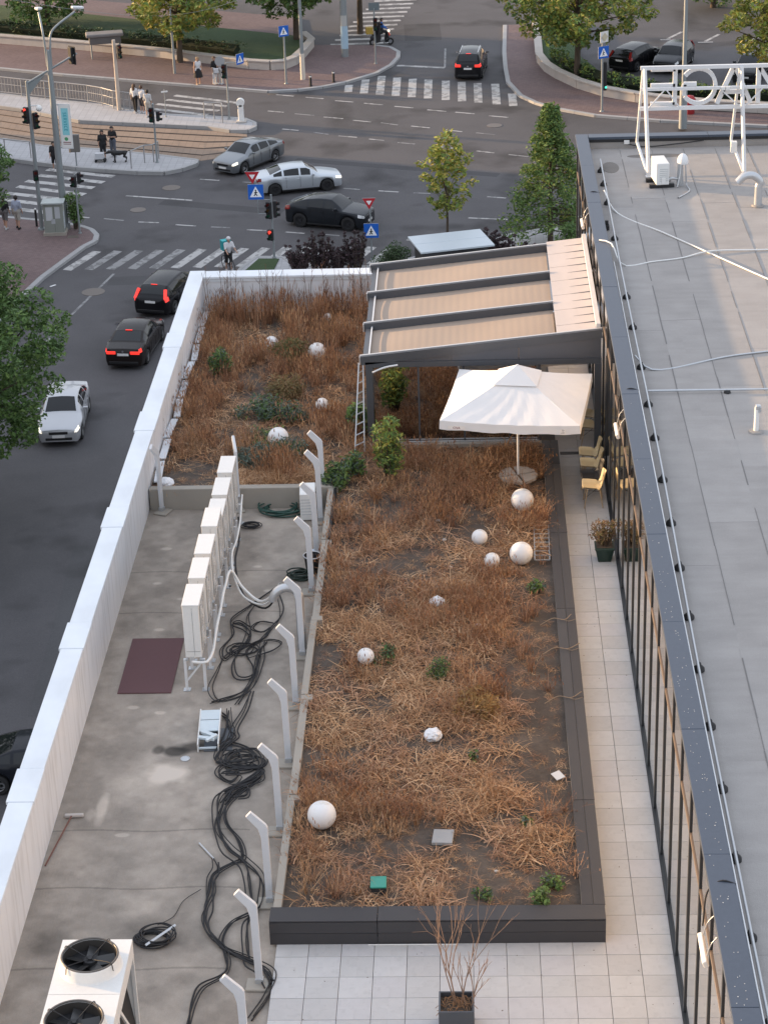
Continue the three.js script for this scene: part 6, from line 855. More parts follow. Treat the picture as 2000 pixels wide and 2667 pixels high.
  o = thing('traffic_signal', 'signal at the tip of the far tram platform beside the white beacon', 'traffic light', [-16.7, 0.2, -100.5]); pole(o, 3.4, 0.06); signal(o, -0.12, 2.9, 0.1, -0.3, 3); mesh('sign_back', [cy(0.3, 0.3, 0.02, 0, 0, 0, 24).rotateX(Math.PI / 2).translate(-0.35, 3.5, 0.05)], MT.galv, o); plate(sq(0.32), o, 0.85, 3.6, 0.0, 0.9); face('crossing_sign', sq(0.31), 0.62, 0.62, pedTex, o, 0.855, 3.6, 0.005, 0.9); mesh('bracket', rod([0, 3.4, 0], [0.85, 3.4, -0.03], 0.02), poleM, o);
  o = thing('beacon', 'white traffic island beacon with a round arrow sign', 'beacon', [-15.9, 0.2, -99.7]); mesh('column', rbx(0.34, 1.15, 0.3, 0.08, 0, 0.57, 0), MT.plasticW, o); mesh('plinth', rbx(0.6, 0.1, 0.5, 0.03, 0, 0.05, 0), MT.stone, o); mesh('head', place(cy(0.24, 0.24, 0.3, 0, 0, 0, 22).rotateX(Math.PI / 2), 0, 1.2, 0), MT.plasticW, o); face('arrow_sign', disc(0.19), 0.38, 0.38, turnTex, o, 0, 1.2, 0.153, 0);
  o = thing('no_entry_sign', 'red round no entry sign on a short post at the far platform', 'sign', [-20.6, 0.2, -101.3], 0.3); pole(o, 1.7, 0.03); plate(disc(0.3), o, 0, 1.55, 0.05, 0, redM); mesh('bar', bx(0.4, 0.1, 0.006, 0, 1.56, 0.048), plateM, o);
  o = thing('crossing_sign_post', 'pedestrian crossing sign on a beige post at the plaza kerb', 'sign', [-13.9, 0.13, -109.0]); pole(o, 3.2, 0.07); pedSign(o, 0, 3.35, 0.06, 0.5, 0.34);
  o = thing('street_lamp', 'slim lamp post with a bright foot at the plaza kerb', 'street lamp', [-12.9, 0.13, -110.0]); mesh('pole', lathe([[0.13, 0], [0.12, 2], [0.09, 9], [0, 9.02]], 14), poleM, o); mesh('foot', lathe([[0.16, 0], [0.15, 1.6], [0.14, 1.65], [0.125, 1.66]], 14), mat([0.62, 0.56, 0.48], 0.6), o); mesh('arm', tube([[0, 8.6, 0], [0.1, 9.4, 0.1], [0.8, 9.9, 0.9]], 0.05, 8, 16), poleM, o); mesh('lamp_head', rbx(0.25, 0.12, 0.6, 0.04, 0.85, 9.92, 1.0), MT.whiteMetal, o);
  for (const [x, z, w] of [[-12.3, -108.2, 'nearer the slim lamp post'], [-10.9, -109.1, 'nearer the far zebra crossing']]) { const b = thing('bollard', 'short black and white bollard ' + w, 'bollard', [x, 0.13, z], 0, 'bollards at the plaza corner'); mesh('post', cy(0.07, 0.08, 0.68, 0, 0.34, 0, 14), MT.black, b); mesh('band', cy(0.076, 0.076, 0.08, 0, 0.62, 0, 14), MT.plasticW, b); mesh('base', cy(0.12, 0.12, 0.03, 0, 0.015, 0, 14), MT.black, b); }
  o = thing('advert_column', 'pole with a pale blue torn poster wrapped round it on the plaza corner', 'pole', [-10.5, 0.13, -115.9]); mesh('pole', cy(0.22, 0.24, 5.5, 0, 2.75, 0, 16), poleM, o); mesh('poster', new THREE.CylinderGeometry(0.245, 0.25, 1.5, 16, 1, true, -1.2, 2.6).translate(0, 1.3, 0), mat([0.40, 0.55, 0.66], 0.8, { map: tStain, side: THREE.DoubleSide }), o); mesh('poster', new THREE.CylinderGeometry(0.243, 0.247, 0.7, 16, 1, true, -0.9, 1.8).translate(0, 2.4, 0), mat([0.48, 0.48, 0.46], 0.8, { map: tStain, side: THREE.DoubleSide }), o);
  o = thing('traffic_signal', 'black signal on a grey post at the plaza corner kerb', 'traffic light', [-8.4, 0.13, -113.7]); pole(o, 3.6, 0.06); signal(o, 0.06, 2.6, 0.12, 0.2, 3); signal(o, 0.3, 2.3, -0.05, 1.4, 3); mesh('sign_back', bx(0.7, 0.5, 0.03, 0, 3.7, -0.05), mat([0.14, 0.17, 0.18], 0.5), o); mesh('backing_board', bx(0.36, 1.1, 0.02, 0.18, 1.9, -0.1, 0, 0.6), MT.black, o);
  o = thing('traffic_signal', 'signal post with give way and pedestrian signs on the grass island', 'traffic light', [-12.0, 0.15, -74.5]); pole(o, 3.2, 0.06); signal(o, -0.12, 2.45, 0.14, -0.5, 3); signal(o, 0.16, 2.45, -0.1, 1.5, 3); signal(o, -0.1, 1.2, 0.1, -0.5, 2, 0); giveWay(o, -0.85, 4.05, 0.02, 0, 0.36); pedSign(o, -0.72, 3.35, 0.02, 0, 0.38); mesh('bracket', [rod([0, 2.95, 0], [-0.65, 2.95, 0], 0.018), rod([-0.65, 2.95, 0], [-0.65, 2.25, 0], 0.018), rod([-0.65, 2.25, 0], [-0.1, 2.25, 0], 0.018), rod([-0.7, 2.95, -0.02], [-0.8, 4.3, -0.02], 0.02)], poleM, o);
  o = thing('sign_post', 'post with give way, right turn and pedestrian signs beside the dark shrubs', 'sign', [-7.2, 0.13, -73.9]); pole(o, 3.1, 0.04); giveWay(o, -0.04, 2.85, 0.05, 0, 0.33); plate(disc(0.31), o, 0, 2.18, 0.05, 0); face('turn_sign', disc(0.305), 0.61, 0.61, turnTex, o, 0, 2.18, 0.054, 0); pedSign(o, 0.02, 1.5, 0.05, 0, 0.36);
  o = thing('sign_post', 'signal post with priority and pedestrian signs in front of the curved wall', 'sign', [5.5, 0.13, -100.5]); pole(o, 4.7, 0.07); plate(sq(0.32), o, 0.1, 4.45, 0.06, 0.7, MT.plasticW); mesh('diamond', place(bx(0.36, 0.36, 0.01), 0, 0, 0, 0, 0, Math.PI / 4).rotateY(0.7).translate(0.12, 4.45, 0.08), mat([0.55, 0.5, 0.36], 0.6), o); pedSign(o, 0.06, 3.55, 0.06, 0.5, 0.36); mesh('signal_head', rbx(0.3, 1.7, 0.22, 0.05, 0.12, 2.1, -0.08), MT.black, o); mesh('green_lens', new THREE.SphereGeometry(0.07, 10, 8).translate(0.22, 1.45, 0.02), mat([0.05, 0.4, 0.3], 0.3, { emissive: lin(0.05, 0.6, 0.4), emissiveIntensity: 1 }), o);
  o = thing('street_lamp', 'grey street lamp standing behind the letters of the roof sign', 'street lamp', [9.9, 0.13, -96.4]); mesh('pole', lathe([[0.24, 0], [0.22, 2.2], [0.13, 2.6], [0.10, 9.4], [0, 9.42]], 16), poleM, o); mesh('arm', tube([[0, 8.9, 0], [0.1, 9.6, 0.1], [0.9, 10.6, 0.9]], 0.07, 8, 16), poleM, o); mesh('lamp_head', rbx(0.34, 0.14, 0.7, 0.05, 1.0, 10.7, 1.1, 0.2, 0.7), MT.whiteMetal, o);
  tag(mesh('red_bin', [lathe([[0, 0], [0.28, 0], [0.34, 0.85], [0.2, 1.05], [0, 1.1]], 16).translate(10.6, 0.13, -99.6)], redM), 'small red bin by the curved wall behind the roof sign', 'bin');
  o = thing('wall_lamp', 'thin grey lamp arm sticking out from the building edge over the street', 'lamp', [0.5, T - 6.5, -29.5]); mesh('arm', tube([[0, 0, 0], [-0.5, 0.35, -0.6], [-1.5, 0.9, -1.6]], 0.05, 8, 14), poleM, o); mesh('head', rbx(0.22, 0.1, 0.5, 0.04, -1.7, 1.0, -1.8, 0, 0.8), poleM, o);
  // bench shelter on the plaza, a grey canopy on legs
  o = thing('bus_shelter', 'grey dusty kiosk roof with bins below it on the plaza pavement', 'shelter', [-26.6, 0.13, -117.4], 0.2); mesh('roof', rbx(2.5, 0.22, 1.1, 0.08, 0, 1.55, 0), mat([0.24, 0.23, 0.23], 0.8, { map: tStain }), o); mesh('skirt', rbx(2.1, 0.5, 0.9, 0.05, 0, 1.22, 0), mat([0.15, 0.145, 0.145], 0.8, { map: tStain }), o); for (const x of [-0.95, 0.95]) for (const z of [-0.35, 0.35]) mesh('leg', cy(0.05, 0.05, 1.0, x, 0.5, z, 10), poleM, o);
  // platform fences: every post, rail and bar panel
  const rail = (pts, h, label, panels) => { const f = thing('fence', label, 'fence'), fm = mat([0.38, 0.38, 0.38], 0.45, { metalness: 0.4, map: tFine }); for (let i = 0; i < pts.length; i++) { mesh('post', cy(0.035, 0.035, h, pts[i][0], 0.2 + h / 2, pts[i][1], 10), fm, f); if (i) { const a = pts[i - 1], b = pts[i]; mesh('rail', rod([a[0], 0.2 + h, a[1]], [b[0], 0.2 + h, b[1]], 0.035), fm, f); if (panels) { mesh('rail', rod([a[0], 0.35, a[1]], [b[0], 0.35, b[1]], 0.02), fm, f); for (let k = 1; k < 7; k++) { const t = k / 7; mesh('bar', rod([a[0] + (b[0] - a[0]) * t, 0.35, a[1] + (b[1] - a[1]) * t], [a[0] + (b[0] - a[0]) * t, 0.2 + h, a[1] + (b[1] - a[1]) * t], 0.012, 0.012, 5), fm, f); } mesh('rail', rod([a[0], 0.2 + h * 0.6, a[1]], [b[0], 0.2 + h * 0.6, b[1]], 0.02), fm, f); } } } };
  rail([[-36, -109.8], [-34, -108.9], [-32, -107.9], [-30.4, -107.1], [-28.8, -106.4], [-27.3, -105.8], [-25.9, -105.1], [-24.9, -104.4], [-24.1, -103.6], [-23.4, -103.2], [-23.0, -103.0]], 1.1, 'long grey handrail fence along the back of the far tram platform', true);
  rail([[-18.2, -100.7], [-17.6, -100.6], [-17.1, -100.4], [-17.0, -99.6]], 1.0, 'short handrail at the tip of the far tram platform', false);
  rail([[-21.2, -90.4], [-20.6, -91.5], [-20.1, -91.6], [-19.9, -92.3]], 1.0, 'short handrail on the near tram platform', false);
  rail([[-30.5, -94.6], [-28.9, -93.7], [-27.3, -93.0]], 0.95, 'low fence on the near tram platform behind the lamp post', false);
  for (const [x, z, l] of [[-25.9, -92.0, 'at the platform edge behind the lamp post'], [-24.75, -80.4, 'between the walkers and the junction box']]) { const b = thing('bollard', 'thin black bollard ' + l, 'bollard', [x, 0.15, z]); mesh('post', cy(0.06, 0.06, 0.9, 0, 0.45, 0, 12), MT.black, b); mesh('cap', new THREE.SphereGeometry(0.065, 10, 8).translate(0, 0.9, 0), MT.plasticW, b); }
  // tram wires over the plaza
  tag(mesh('tram_wire', tube([[-40, 5.6, -117], [-21.4, 3.9, -112.4], [-12.9, 6.5, -110]], 0.012, 5, 30), poleM), 'thin tram wire hung between the plaza poles', 'wire');
  // kiosk with a flat pale roof behind the building
  o = thing('kiosk', 'small dark kiosk with a flat pale metal roof beside the young tree', 'kiosk', [-3.3, 0.12, -69.3], 0.27); mesh('wall', bx(3.0, 2.3, 1.9, 0, 1.15, 0), MT.dark, o); mesh('roof', [rbx(3.5, 0.09, 1.22, 0.02, 0, 2.38, 0.6), rbx(3.5, 0.09, 1.22, 0.02, 0, 2.385, -0.63)], mat([0.52, 0.58, 0.62], 0.4, { map: tFine }), o);
  // two brown clay bins and litter
  const lt = rng(88); for (let i = 0; i < 6; i++) { const a = [[-15.2, -45.2], [-14.9, -46.4], [-15.5, -46.0], [-14.6, -44.5], [-22.4, -71.4], [-15.8, -44.9]][i]; tag(mesh('litter', bx(0.3 + 0.2 * lt(), 0.012, 0.1, a[0], 0.012, a[1], 0, lt() * 3), plateM), 'white scrap of litter on the street asphalt', 'litter', 'litter on the street'); }
}
// ---------------------------------------------------------------- vegetation
const leafM = new THREE.MeshPhysicalMaterial({ vertexColors: true, roughness: 0.75, side: THREE.DoubleSide, transmission: 0.22, thickness: 0 });
const barkM = mat([0.10, 0.075, 0.055], 0.95, { map: tStain, bumpMap: bGrain, bumpScale: 0.02 });
// leaves as bent two-face blades gathered in clumps; pal: list of linear colours
function leafGeo(clumps, perClump, size, pal, seed, flatten = 0.75, aspect = 0.5) {
  const r = rng(seed), pos = [], col = [], nor = [], q = new THREE.Quaternion(), e = new THREE.Euler(), v = V3(), n = V3();
  for (const c of clumps) for (let i = 0; i < perClump * (c.d || 1); i++) {
    const a = r() * 6.283, u = r() * 2 - 1, s = Math.cbrt(0.15 + 0.85 * r()), w = Math.sqrt(1 - u * u), p = [c.p[0] + Math.cos(a) * w * s * c.r, c.p[1] + u * s * c.r * flatten, c.p[2] + Math.sin(a) * w * s * c.r];
    e.set((r() - 0.5) * 1.7, r() * 6.283, (r() - 0.5) * 1.7); q.setFromEuler(e);
    const L = size * (0.6 + 0.8 * r()), W = L * aspect, pc = pal[Math.floor(r() * pal.length)], k = 0.8 + 0.4 * r();
    const P = [[-L / 2, 0, 0], [0, 0.12 * L, W / 2], [L / 2, -0.06 * L, 0], [0, 0.0, -W / 2]].map(t => { v.set(...t).applyQuaternion(q); return [p[0] + v.x, p[1] + v.y, p[2] + v.z]; });
    for (const t of [[0, 1, 2], [0, 2, 3]]) for (const j of t) { pos.push(...P[j]); col.push(pc[0] * k, pc[1] * k, pc[2] * k); }
  }
  const g = new THREE.BufferGeometry(); g.setAttribute('position', new THREE.Float32BufferAttribute(pos, 3)); g.computeVertexNormals(); g.setAttribute('color', new THREE.Float32BufferAttribute(col, 3)); return g;
}
const palG = [[0.085, 0.165, 0.038], [0.11, 0.20, 0.045], [0.07, 0.135, 0.034], [0.15, 0.235, 0.055]], palD = [[0.035, 0.07, 0.024], [0.045, 0.085, 0.028], [0.055, 0.095, 0.03]], palY = [[0.27, 0.31, 0.045], [0.21, 0.27, 0.04], [0.33, 0.32, 0.06], [0.14, 0.20, 0.04], [0.36, 0.30, 0.08]], palP = [[0.055, 0.028, 0.034], [0.075, 0.04, 0.045], [0.045, 0.032, 0.034]], palS = [[0.09, 0.13, 0.10], [0.07, 0.105, 0.075], [0.12, 0.16, 0.125]];  // the yellow list puts low sunlight into the leaf colour of the lit crowns
// a deciduous tree: trunk, limbs reaching into lobes of the crown, clumps of leaves on the lobes
function tree(x, z, label, { h, cr, ch, trunk = 2.4, n = 60, per = 90, leaf = 0.26, pal = palG, seed = 1, clump = 0.75, tr = 0.22, y0 = 0.1, group }) {
  const o = thing('tree', label, 'tree', [x, y0, z], 0, group), r = rng(seed), cl = [], lim = [rod([0, -0.1, 0], [0.05, trunk, 0.03], tr, tr * 0.72, 12)], cyc = h - ch / 2;
  lim.push(rod([0.05, trunk, 0.03], [0, h - ch * 0.25, 0.05], tr * 0.72, tr * 0.15, 10));
  for (let i = 0; i < n; i++) {
    const a = i * 2.39996 + r() * 0.5, u = 1 - 2 * (i + 0.5) / n, w = Math.sqrt(1 - u * u), k = 0.5 + 0.62 * r(), taper = u > 0 ? 1 - 0.25 * u : 1;
    const p = [Math.cos(a) * w * cr * k * taper, cyc + u * ch / 2 * (0.8 + 0.25 * r()), Math.sin(a) * w * cr * k * taper];
    const rs = 0.45 + 1.0 * r() * (0.4 + 0.6 * r()); cl.push({ p, r: clump * rs, d: Math.min(2, 1.25 * rs * rs + 0.15) });
    if (i % 3 === 0) { const b = [0.02, Math.min(p[1] - 0.3, trunk + (p[1] - trunk) * 0.35 + 0.1), 0.02]; lim.push(rod(b, [p[0] * 0.6, b[1] + (p[1] - b[1]) * 0.65, p[2] * 0.6], tr * 0.3, tr * 0.15, 6), rod([p[0] * 0.6, b[1] + (p[1] - b[1]) * 0.65, p[2] * 0.6], p, tr * 0.15, tr * 0.05, 5)); }
  }
  for (let i = 0; i < n * 0.4; i++) { const a = r() * 6.283, s = Math.sqrt(r()) * 0.6 * cr; cl.push({ p: [Math.cos(a) * s, cyc + (r() - 0.5) * ch * 0.6, Math.sin(a) * s], r: clump, d: 0.6 }); }
  mesh('trunk', lim, barkM, o); mesh('crown', leafGeo(cl, per, leaf, pal, seed + 100), leafM, o); return o;
}
tree(-21.4, -115.4, 'broad sunlit tree leaning over the plaza wall', { h: 8.2, cr: 3.9, ch: 6.2, n: 80, per: 100, pal: [...palY, palY[0], palY[2], palG[1], palG[3]], seed: 2, clump: 0.85, leaf: 0.34 });
tree(-14.0, -120.0, 'tree with a dark bare trunk beside the slim lamp post', { h: 9, cr: 4.3, ch: 6.8, trunk: 3.2, n: 80, per: 90, pal: [...palG, palY[3]], seed: 3, clump: 0.85, leaf: 0.34 });
tree(-9.8, -123.0, 'tree hanging over the advert pole at the plaza corner', { h: 8.6, cr: 3.0, ch: 5.2, trunk: 3.2, n: 50, per: 90, pal: palG, seed: 4, clump: 0.8, leaf: 0.34 });
tree(-32, -126, 'dense tree at the back of the plaza lawn', { h: 8, cr: 4.4, ch: 7.4, trunk: 1.5, n: 70, per: 80, pal: palG, seed: 5, clump: 0.95, leaf: 0.34 });
tree(-40, -129, 'tree at the outer end of the plaza lawn', { h: 9, cr: 4, ch: 7.5, trunk: 1.5, n: 60, per: 80, pal: palG, seed: 6, clump: 0.95, leaf: 0.34 });
tree(-24.5, -126.5, 'tall tree behind the broad plaza tree', { h: 9, cr: 4, ch: 7, trunk: 2, n: 60, per: 80, pal: palG, seed: 7, clump: 0.9, leaf: 0.34 });
tree(4.4, -108.3, 'large sunlit tree over the curved corner wall', { h: 9.2, cr: 4.6, ch: 6.9, trunk: 2.6, n: 95, per: 100, pal: [...palY, palY[0], palG[1], palG[3], palG[0]], seed: 8, clump: 0.85, leaf: 0.32 });
tree(15.8, -102.0, 'yellow green tree beside the last parked car', { h: 7.6, cr: 2.9, ch: 5.2, trunk: 2.4, n: 50, per: 100, pal: palY, seed: 9, clump: 0.7, leaf: 0.3 });
tree(15.0, -128.5, 'dark bush tree beyond the car park', { h: 5.5, cr: 3.0, ch: 5, trunk: 0.8, n: 40, per: 80, pal: palG, seed: 10, clump: 0.9, leaf: 0.3 });
tree(-20.75, -46.3, 'big green street tree reaching over the silver car', { h: 10.0, cr: 3.6, ch: 7.6, trunk: 2.6, n: 110, per: 190, pal: palG, seed: 12, clump: 0.72, leaf: 0.2, tr: 0.26 });
tree(-23.4, -41.5, 'green street tree at the edge of the left pavement', { h: 8.6, cr: 3.4, ch: 6.4, trunk: 2.4, n: 80, per: 170, pal: palG, seed: 13, clump: 0.72, leaf: 0.2, tr: 0.24 });
tree(-26.5, -73.6, 'green tree beside the walkers at the left corner', { h: 7.6, cr: 1.9, ch: 4.6, trunk: 2.4, n: 55, per: 110, pal: palG, seed: 14, clump: 0.6, leaf: 0.22 });
// young plane tree and the narrow cypress-like tree by the kiosk
tree(-3.55, -74.6, 'slim young tree with a yellow lit top beside the kiosk', { h: 6.2, cr: 1.2, ch: 4.2, trunk: 1.8, n: 44, per: 26, pal: [...palY, palY[0], palY[2], palG[3]], seed: 15, clump: 0.36, leaf: 0.27, tr: 0.08 });
{
  const o = thing('tree', 'tall pointed conifer with dark lower branches at the building corner', 'tree', [1.5, 0.1, -75.2]), r = rng(16), cl = [], lim = [rod([0, -0.1, 0], [0, 7.0, 0], 0.16, 0.02, 10)];
  for (let i = 0; i < 260; i++) { const t = Math.pow(r(), 0.9), y = 0.9 + t * 6.2, a = r() * 6.283, R = (1 - t) * 2.5 * (0.35 + 0.65 * r()) + 0.14; cl.push({ p: [Math.cos(a) * R, y - R * 0.12, Math.sin(a) * R], r: 0.26 + 0.22 * (1 - t), d: 1 }); if (i % 2) lim.push(rod([0, y - 0.1, 0], [Math.cos(a) * R, y - R * 0.12, Math.sin(a) * R], 0.03, 0.01, 5)); }
  mesh('trunk', lim, barkM, o); mesh('crown', leafGeo(cl, 46, 0.2, [...palG, palG[3], palY[1], palY[3]], 17, 0.8, 0.4), leafM, o);
}
function shrub(name, x, y, z, label, { w = 0.8, h = 0.8, n = 14, per = 40, leaf = 0.09, pal = palG, seed = 1, spiky = false, clump = 0.2, aspect = 0.5, group, cat = 'shrub' }) {
  const o = thing(name, label, cat, [x, y, z], 0, group), r = rng(seed), cl = [], st = [];
  for (let i = 0; i < n; i++) { const a = r() * 6.283, R = Math.sqrt(r()) * w * 0.5, hh = h * (0.45 + 0.55 * r()) * (spiky ? 1 : Math.sqrt(1 - Math.pow(R / (w * 0.56), 2) * 0.7)); const p = [Math.cos(a) * R, hh, Math.sin(a) * R]; st.push(rod([p[0] * 0.35, -0.05, p[2] * 0.35], p, 0.012 + 0.008 * h, 0.006, 5)); if (spiky) for (let k = 0; k < 4; k++) cl.push({ p: [p[0] * (0.5 + 0.13 * k), hh * (0.35 + 0.2 * k), p[2] * (0.5 + 0.13 * k)], r: clump * (1.1 - 0.2 * k), d: 0.5 }); else cl.push({ p: [p[0], p[1] * 0.95, p[2]], r: clump, d: 1 }, { p: [p[0] * 0.8, p[1] * 0.55, p[2] * 0.8], r: clump, d: 0.7 }); }
  mesh('stems', st, barkM, o); mesh('foliage', leafGeo(cl, per, leaf, pal, seed + 7, 0.9, aspect), leafM, o); return o;
}
// kerbside shrubs at the crossing
[[-10.6, -72.2], [-9.7, -72.3], [-8.8, -72.2], [-7.9, -72.3]].forEach(([x, z], i) => shrub('purple_shrub', x, 0.12, z, 'purple leaved shrub with upright shoots beside the near zebra crossing', { w: 1.5, h: 1.5 + 0.5 * (i % 2), n: 34, per: 44, leaf: 0.12, pal: palP, seed: 30 + i, spiky: true, clump: 0.15, group: 'purple shrubs at the crossing' }));
[[-1.6, -71.0], [-0.7, -71.3], [0.4, -71.2]].forEach(([x, z], i) => shrub('purple_shrub', x, 0.12, z, 'tall purple leaved shrub between the kiosk and the conifer', { w: 1.3, h: 2.4 - 0.4 * i, n: 40, per: 50, leaf: 0.13, pal: palP, seed: 40 + i, spiky: true, clump: 0.17, group: 'purple shrubs by the kiosk' }));
shrub('purple_shrub', -2.6, 0.12, -67.6, 'low dusty purple shrub in front of the kiosk', { w: 1.8, h: 2.3, n: 30, per: 60, leaf: 0.12, pal: palP, seed: 45, spiky: true, clump: 0.22 });
shrub('dark_bush', -6.1, 0.12, -70.6, 'dark green bush at the corner of the kiosk', { w: 1.6, h: 2.0, n: 26, per: 90, leaf: 0.12, pal: palD, seed: 50, clump: 0.34, cat: 'bush' });
shrub('green_bush', -22.65, 0.13, -79.9, 'upright green bush between the junction box and the pedestrian signal', { w: 0.6, h: 2.1, n: 16, per: 60, leaf: 0.13, pal: palG, seed: 51, clump: 0.26, cat: 'bush' });
shrub('green_bush', 2.2, 0.12, -72.2, 'bright green bush at the foot of the conifer', { w: 1.2, h: 2.6, n: 20, per: 70, leaf: 0.14, pal: palG, seed: 52, clump: 0.3, cat: 'bush' });
shrub('yellow_shrub', 2.4, 0.12, -95.2 + 18, 'yellow green shrub top behind the roof corner', { w: 1.2, h: 1.6, n: 14, per: 40, leaf: 0.15, pal: palY, seed: 53, clump: 0.25 });
// clipped hedges behind the low walls
function hedge(line, label, pal, seed, h = 0.9, w = 0.7) { const o = thing('hedge', label, 'hedge'), cl = [], r = rng(seed), cores = []; for (let i = 0; i + 1 < line.length; i++) { const a = line[i], b = line[i + 1], l = Math.hypot(b[0] - a[0], b[1] - a[1]), n = Math.ceil(l / 0.45); cores.push(beam([a[0], 0.4 + h * 0.45, a[1]], [b[0], 0.4 + h * 0.45, b[1]], w * 0.6, h * 0.7)); for (let k = 0; k < n; k++) for (let q = 0; q < 3; q++) { const t = (k + r()) / n; cl.push({ p: [a[0] + (b[0] - a[0]) * t + (r() - 0.5) * w, 0.4 + h * (0.3 + 0.6 * r()), a[1] + (b[1] - a[1]) * t + (r() - 0.5) * w], r: 0.3, d: 1 }); } } mesh('core', cores, mat([0.012, 0.02, 0.008], 1), o); mesh('foliage', leafGeo(cl, 26, 0.17, pal, seed + 1, 0.9), leafM, o); }
hedge([[-60, -135.2], [-35, -124.4], [-28.4, -121.3], [-22.4, -118.4], [-17.6, -115.6]], 'long clipped dark hedge behind the plaza wall', palD, 60, 0.9);
hedge([[3.2, -113], [3.8, -110], [5.3, -107.0], [7.0, -104.9], [9.3, -103.2], [12.2, -101.9], [20, -99.5], [30, -97]], 'clipped hedge behind the curved corner wall', [...palG, ...palY.slice(0, 2)], 62, 0.8);
// ---------------------------------------------------------------- dry grass of the bed
function bladeClump(n, seed, kind) {
  const r = rng(seed), pos = [], col = [];
  for (let i = 0; i < n; i++) {
    const a = r() * 6.283, s0 = r() * (kind === 'mat' ? 0.24 : 0.10), b = r() * 6.283; let x = Math.cos(b) * s0, z = Math.sin(b) * s0, y = kind === 'mat' ? 0.01 + 0.07 * r() : -0.02, L = kind === 'mat' ? 0.10 + 0.42 * r() * (0.4 + 0.6 * r()) : 0.28 + 0.36 * r(), el = kind === 'mat' ? 0.15 + 0.7 * r() : 1.15 + 0.38 * r(), az = a, w = (kind === 'mat' ? 0.015 : 0.011) * (0.4 + 1.1 * r() * r());
    const seg = kind === 'mat' ? 6 : 5, P = [], bend = kind === 'mat' ? 0.10 + 0.42 * r() * r() : 0.05 + 0.22 * r() * r(), curl = (r() - 0.5) * (kind === 'mat' ? 1.3 : 0.3);
    for (let k = 0; k <= seg; k++) { const ww = w * (1 - 0.75 * k / seg), sx = -Math.sin(az) * ww / 2, sz = Math.cos(az) * ww / 2; P.push([[x - sx, y, z - sz], [x + sx, y, z + sz]]); x += Math.cos(az) * Math.cos(el) * L / seg; z += Math.sin(az) * Math.cos(el) * L / seg; y = Math.max(0.008, y + Math.sin(el) * L / seg); el -= bend; az += curl / seg; if (y <= 0.009 && el < 0) el *= 0.3; }
    const c = 0.6 + 0.65 * r(), tone = r() < 0.36 ? [0.5, 0.42, 0.35] : [1, 1, 1];
    for (let k = 0; k < seg; k++) { const [p, q] = P[k], [s, t] = P[k + 1]; pos.push(...p, ...q, ...t, ...p, ...t, ...s); for (let j = 0; j < 6; j++) col.push(c * tone[0], c * tone[1], c * tone[2]); }
    if (kind === 'tuft' && r() < 0.5) { const [p] = P[seg]; for (let k = 0; k < 3; k++) { const dx = (r() - 0.5) * 0.03, dz = (r() - 0.5) * 0.03, hy = 0.05 + 0.05 * r(); pos.push(p[0] - 0.008, p[1] - 0.02, p[2], p[0] + 0.008, p[1] - 0.02, p[2], p[0] + dx, p[1] + hy, p[2] + dz); for (let j = 0; j < 3; j++) col.push(c * 0.9, c * 0.85, c * 0.8); } }
  }
  const g = new THREE.BufferGeometry(); g.setAttribute('position', new THREE.Float32BufferAttribute(pos, 3)); g.computeVertexNormals(); g.setAttribute('color', new THREE.Float32BufferAttribute(col, 3)); return g;
}
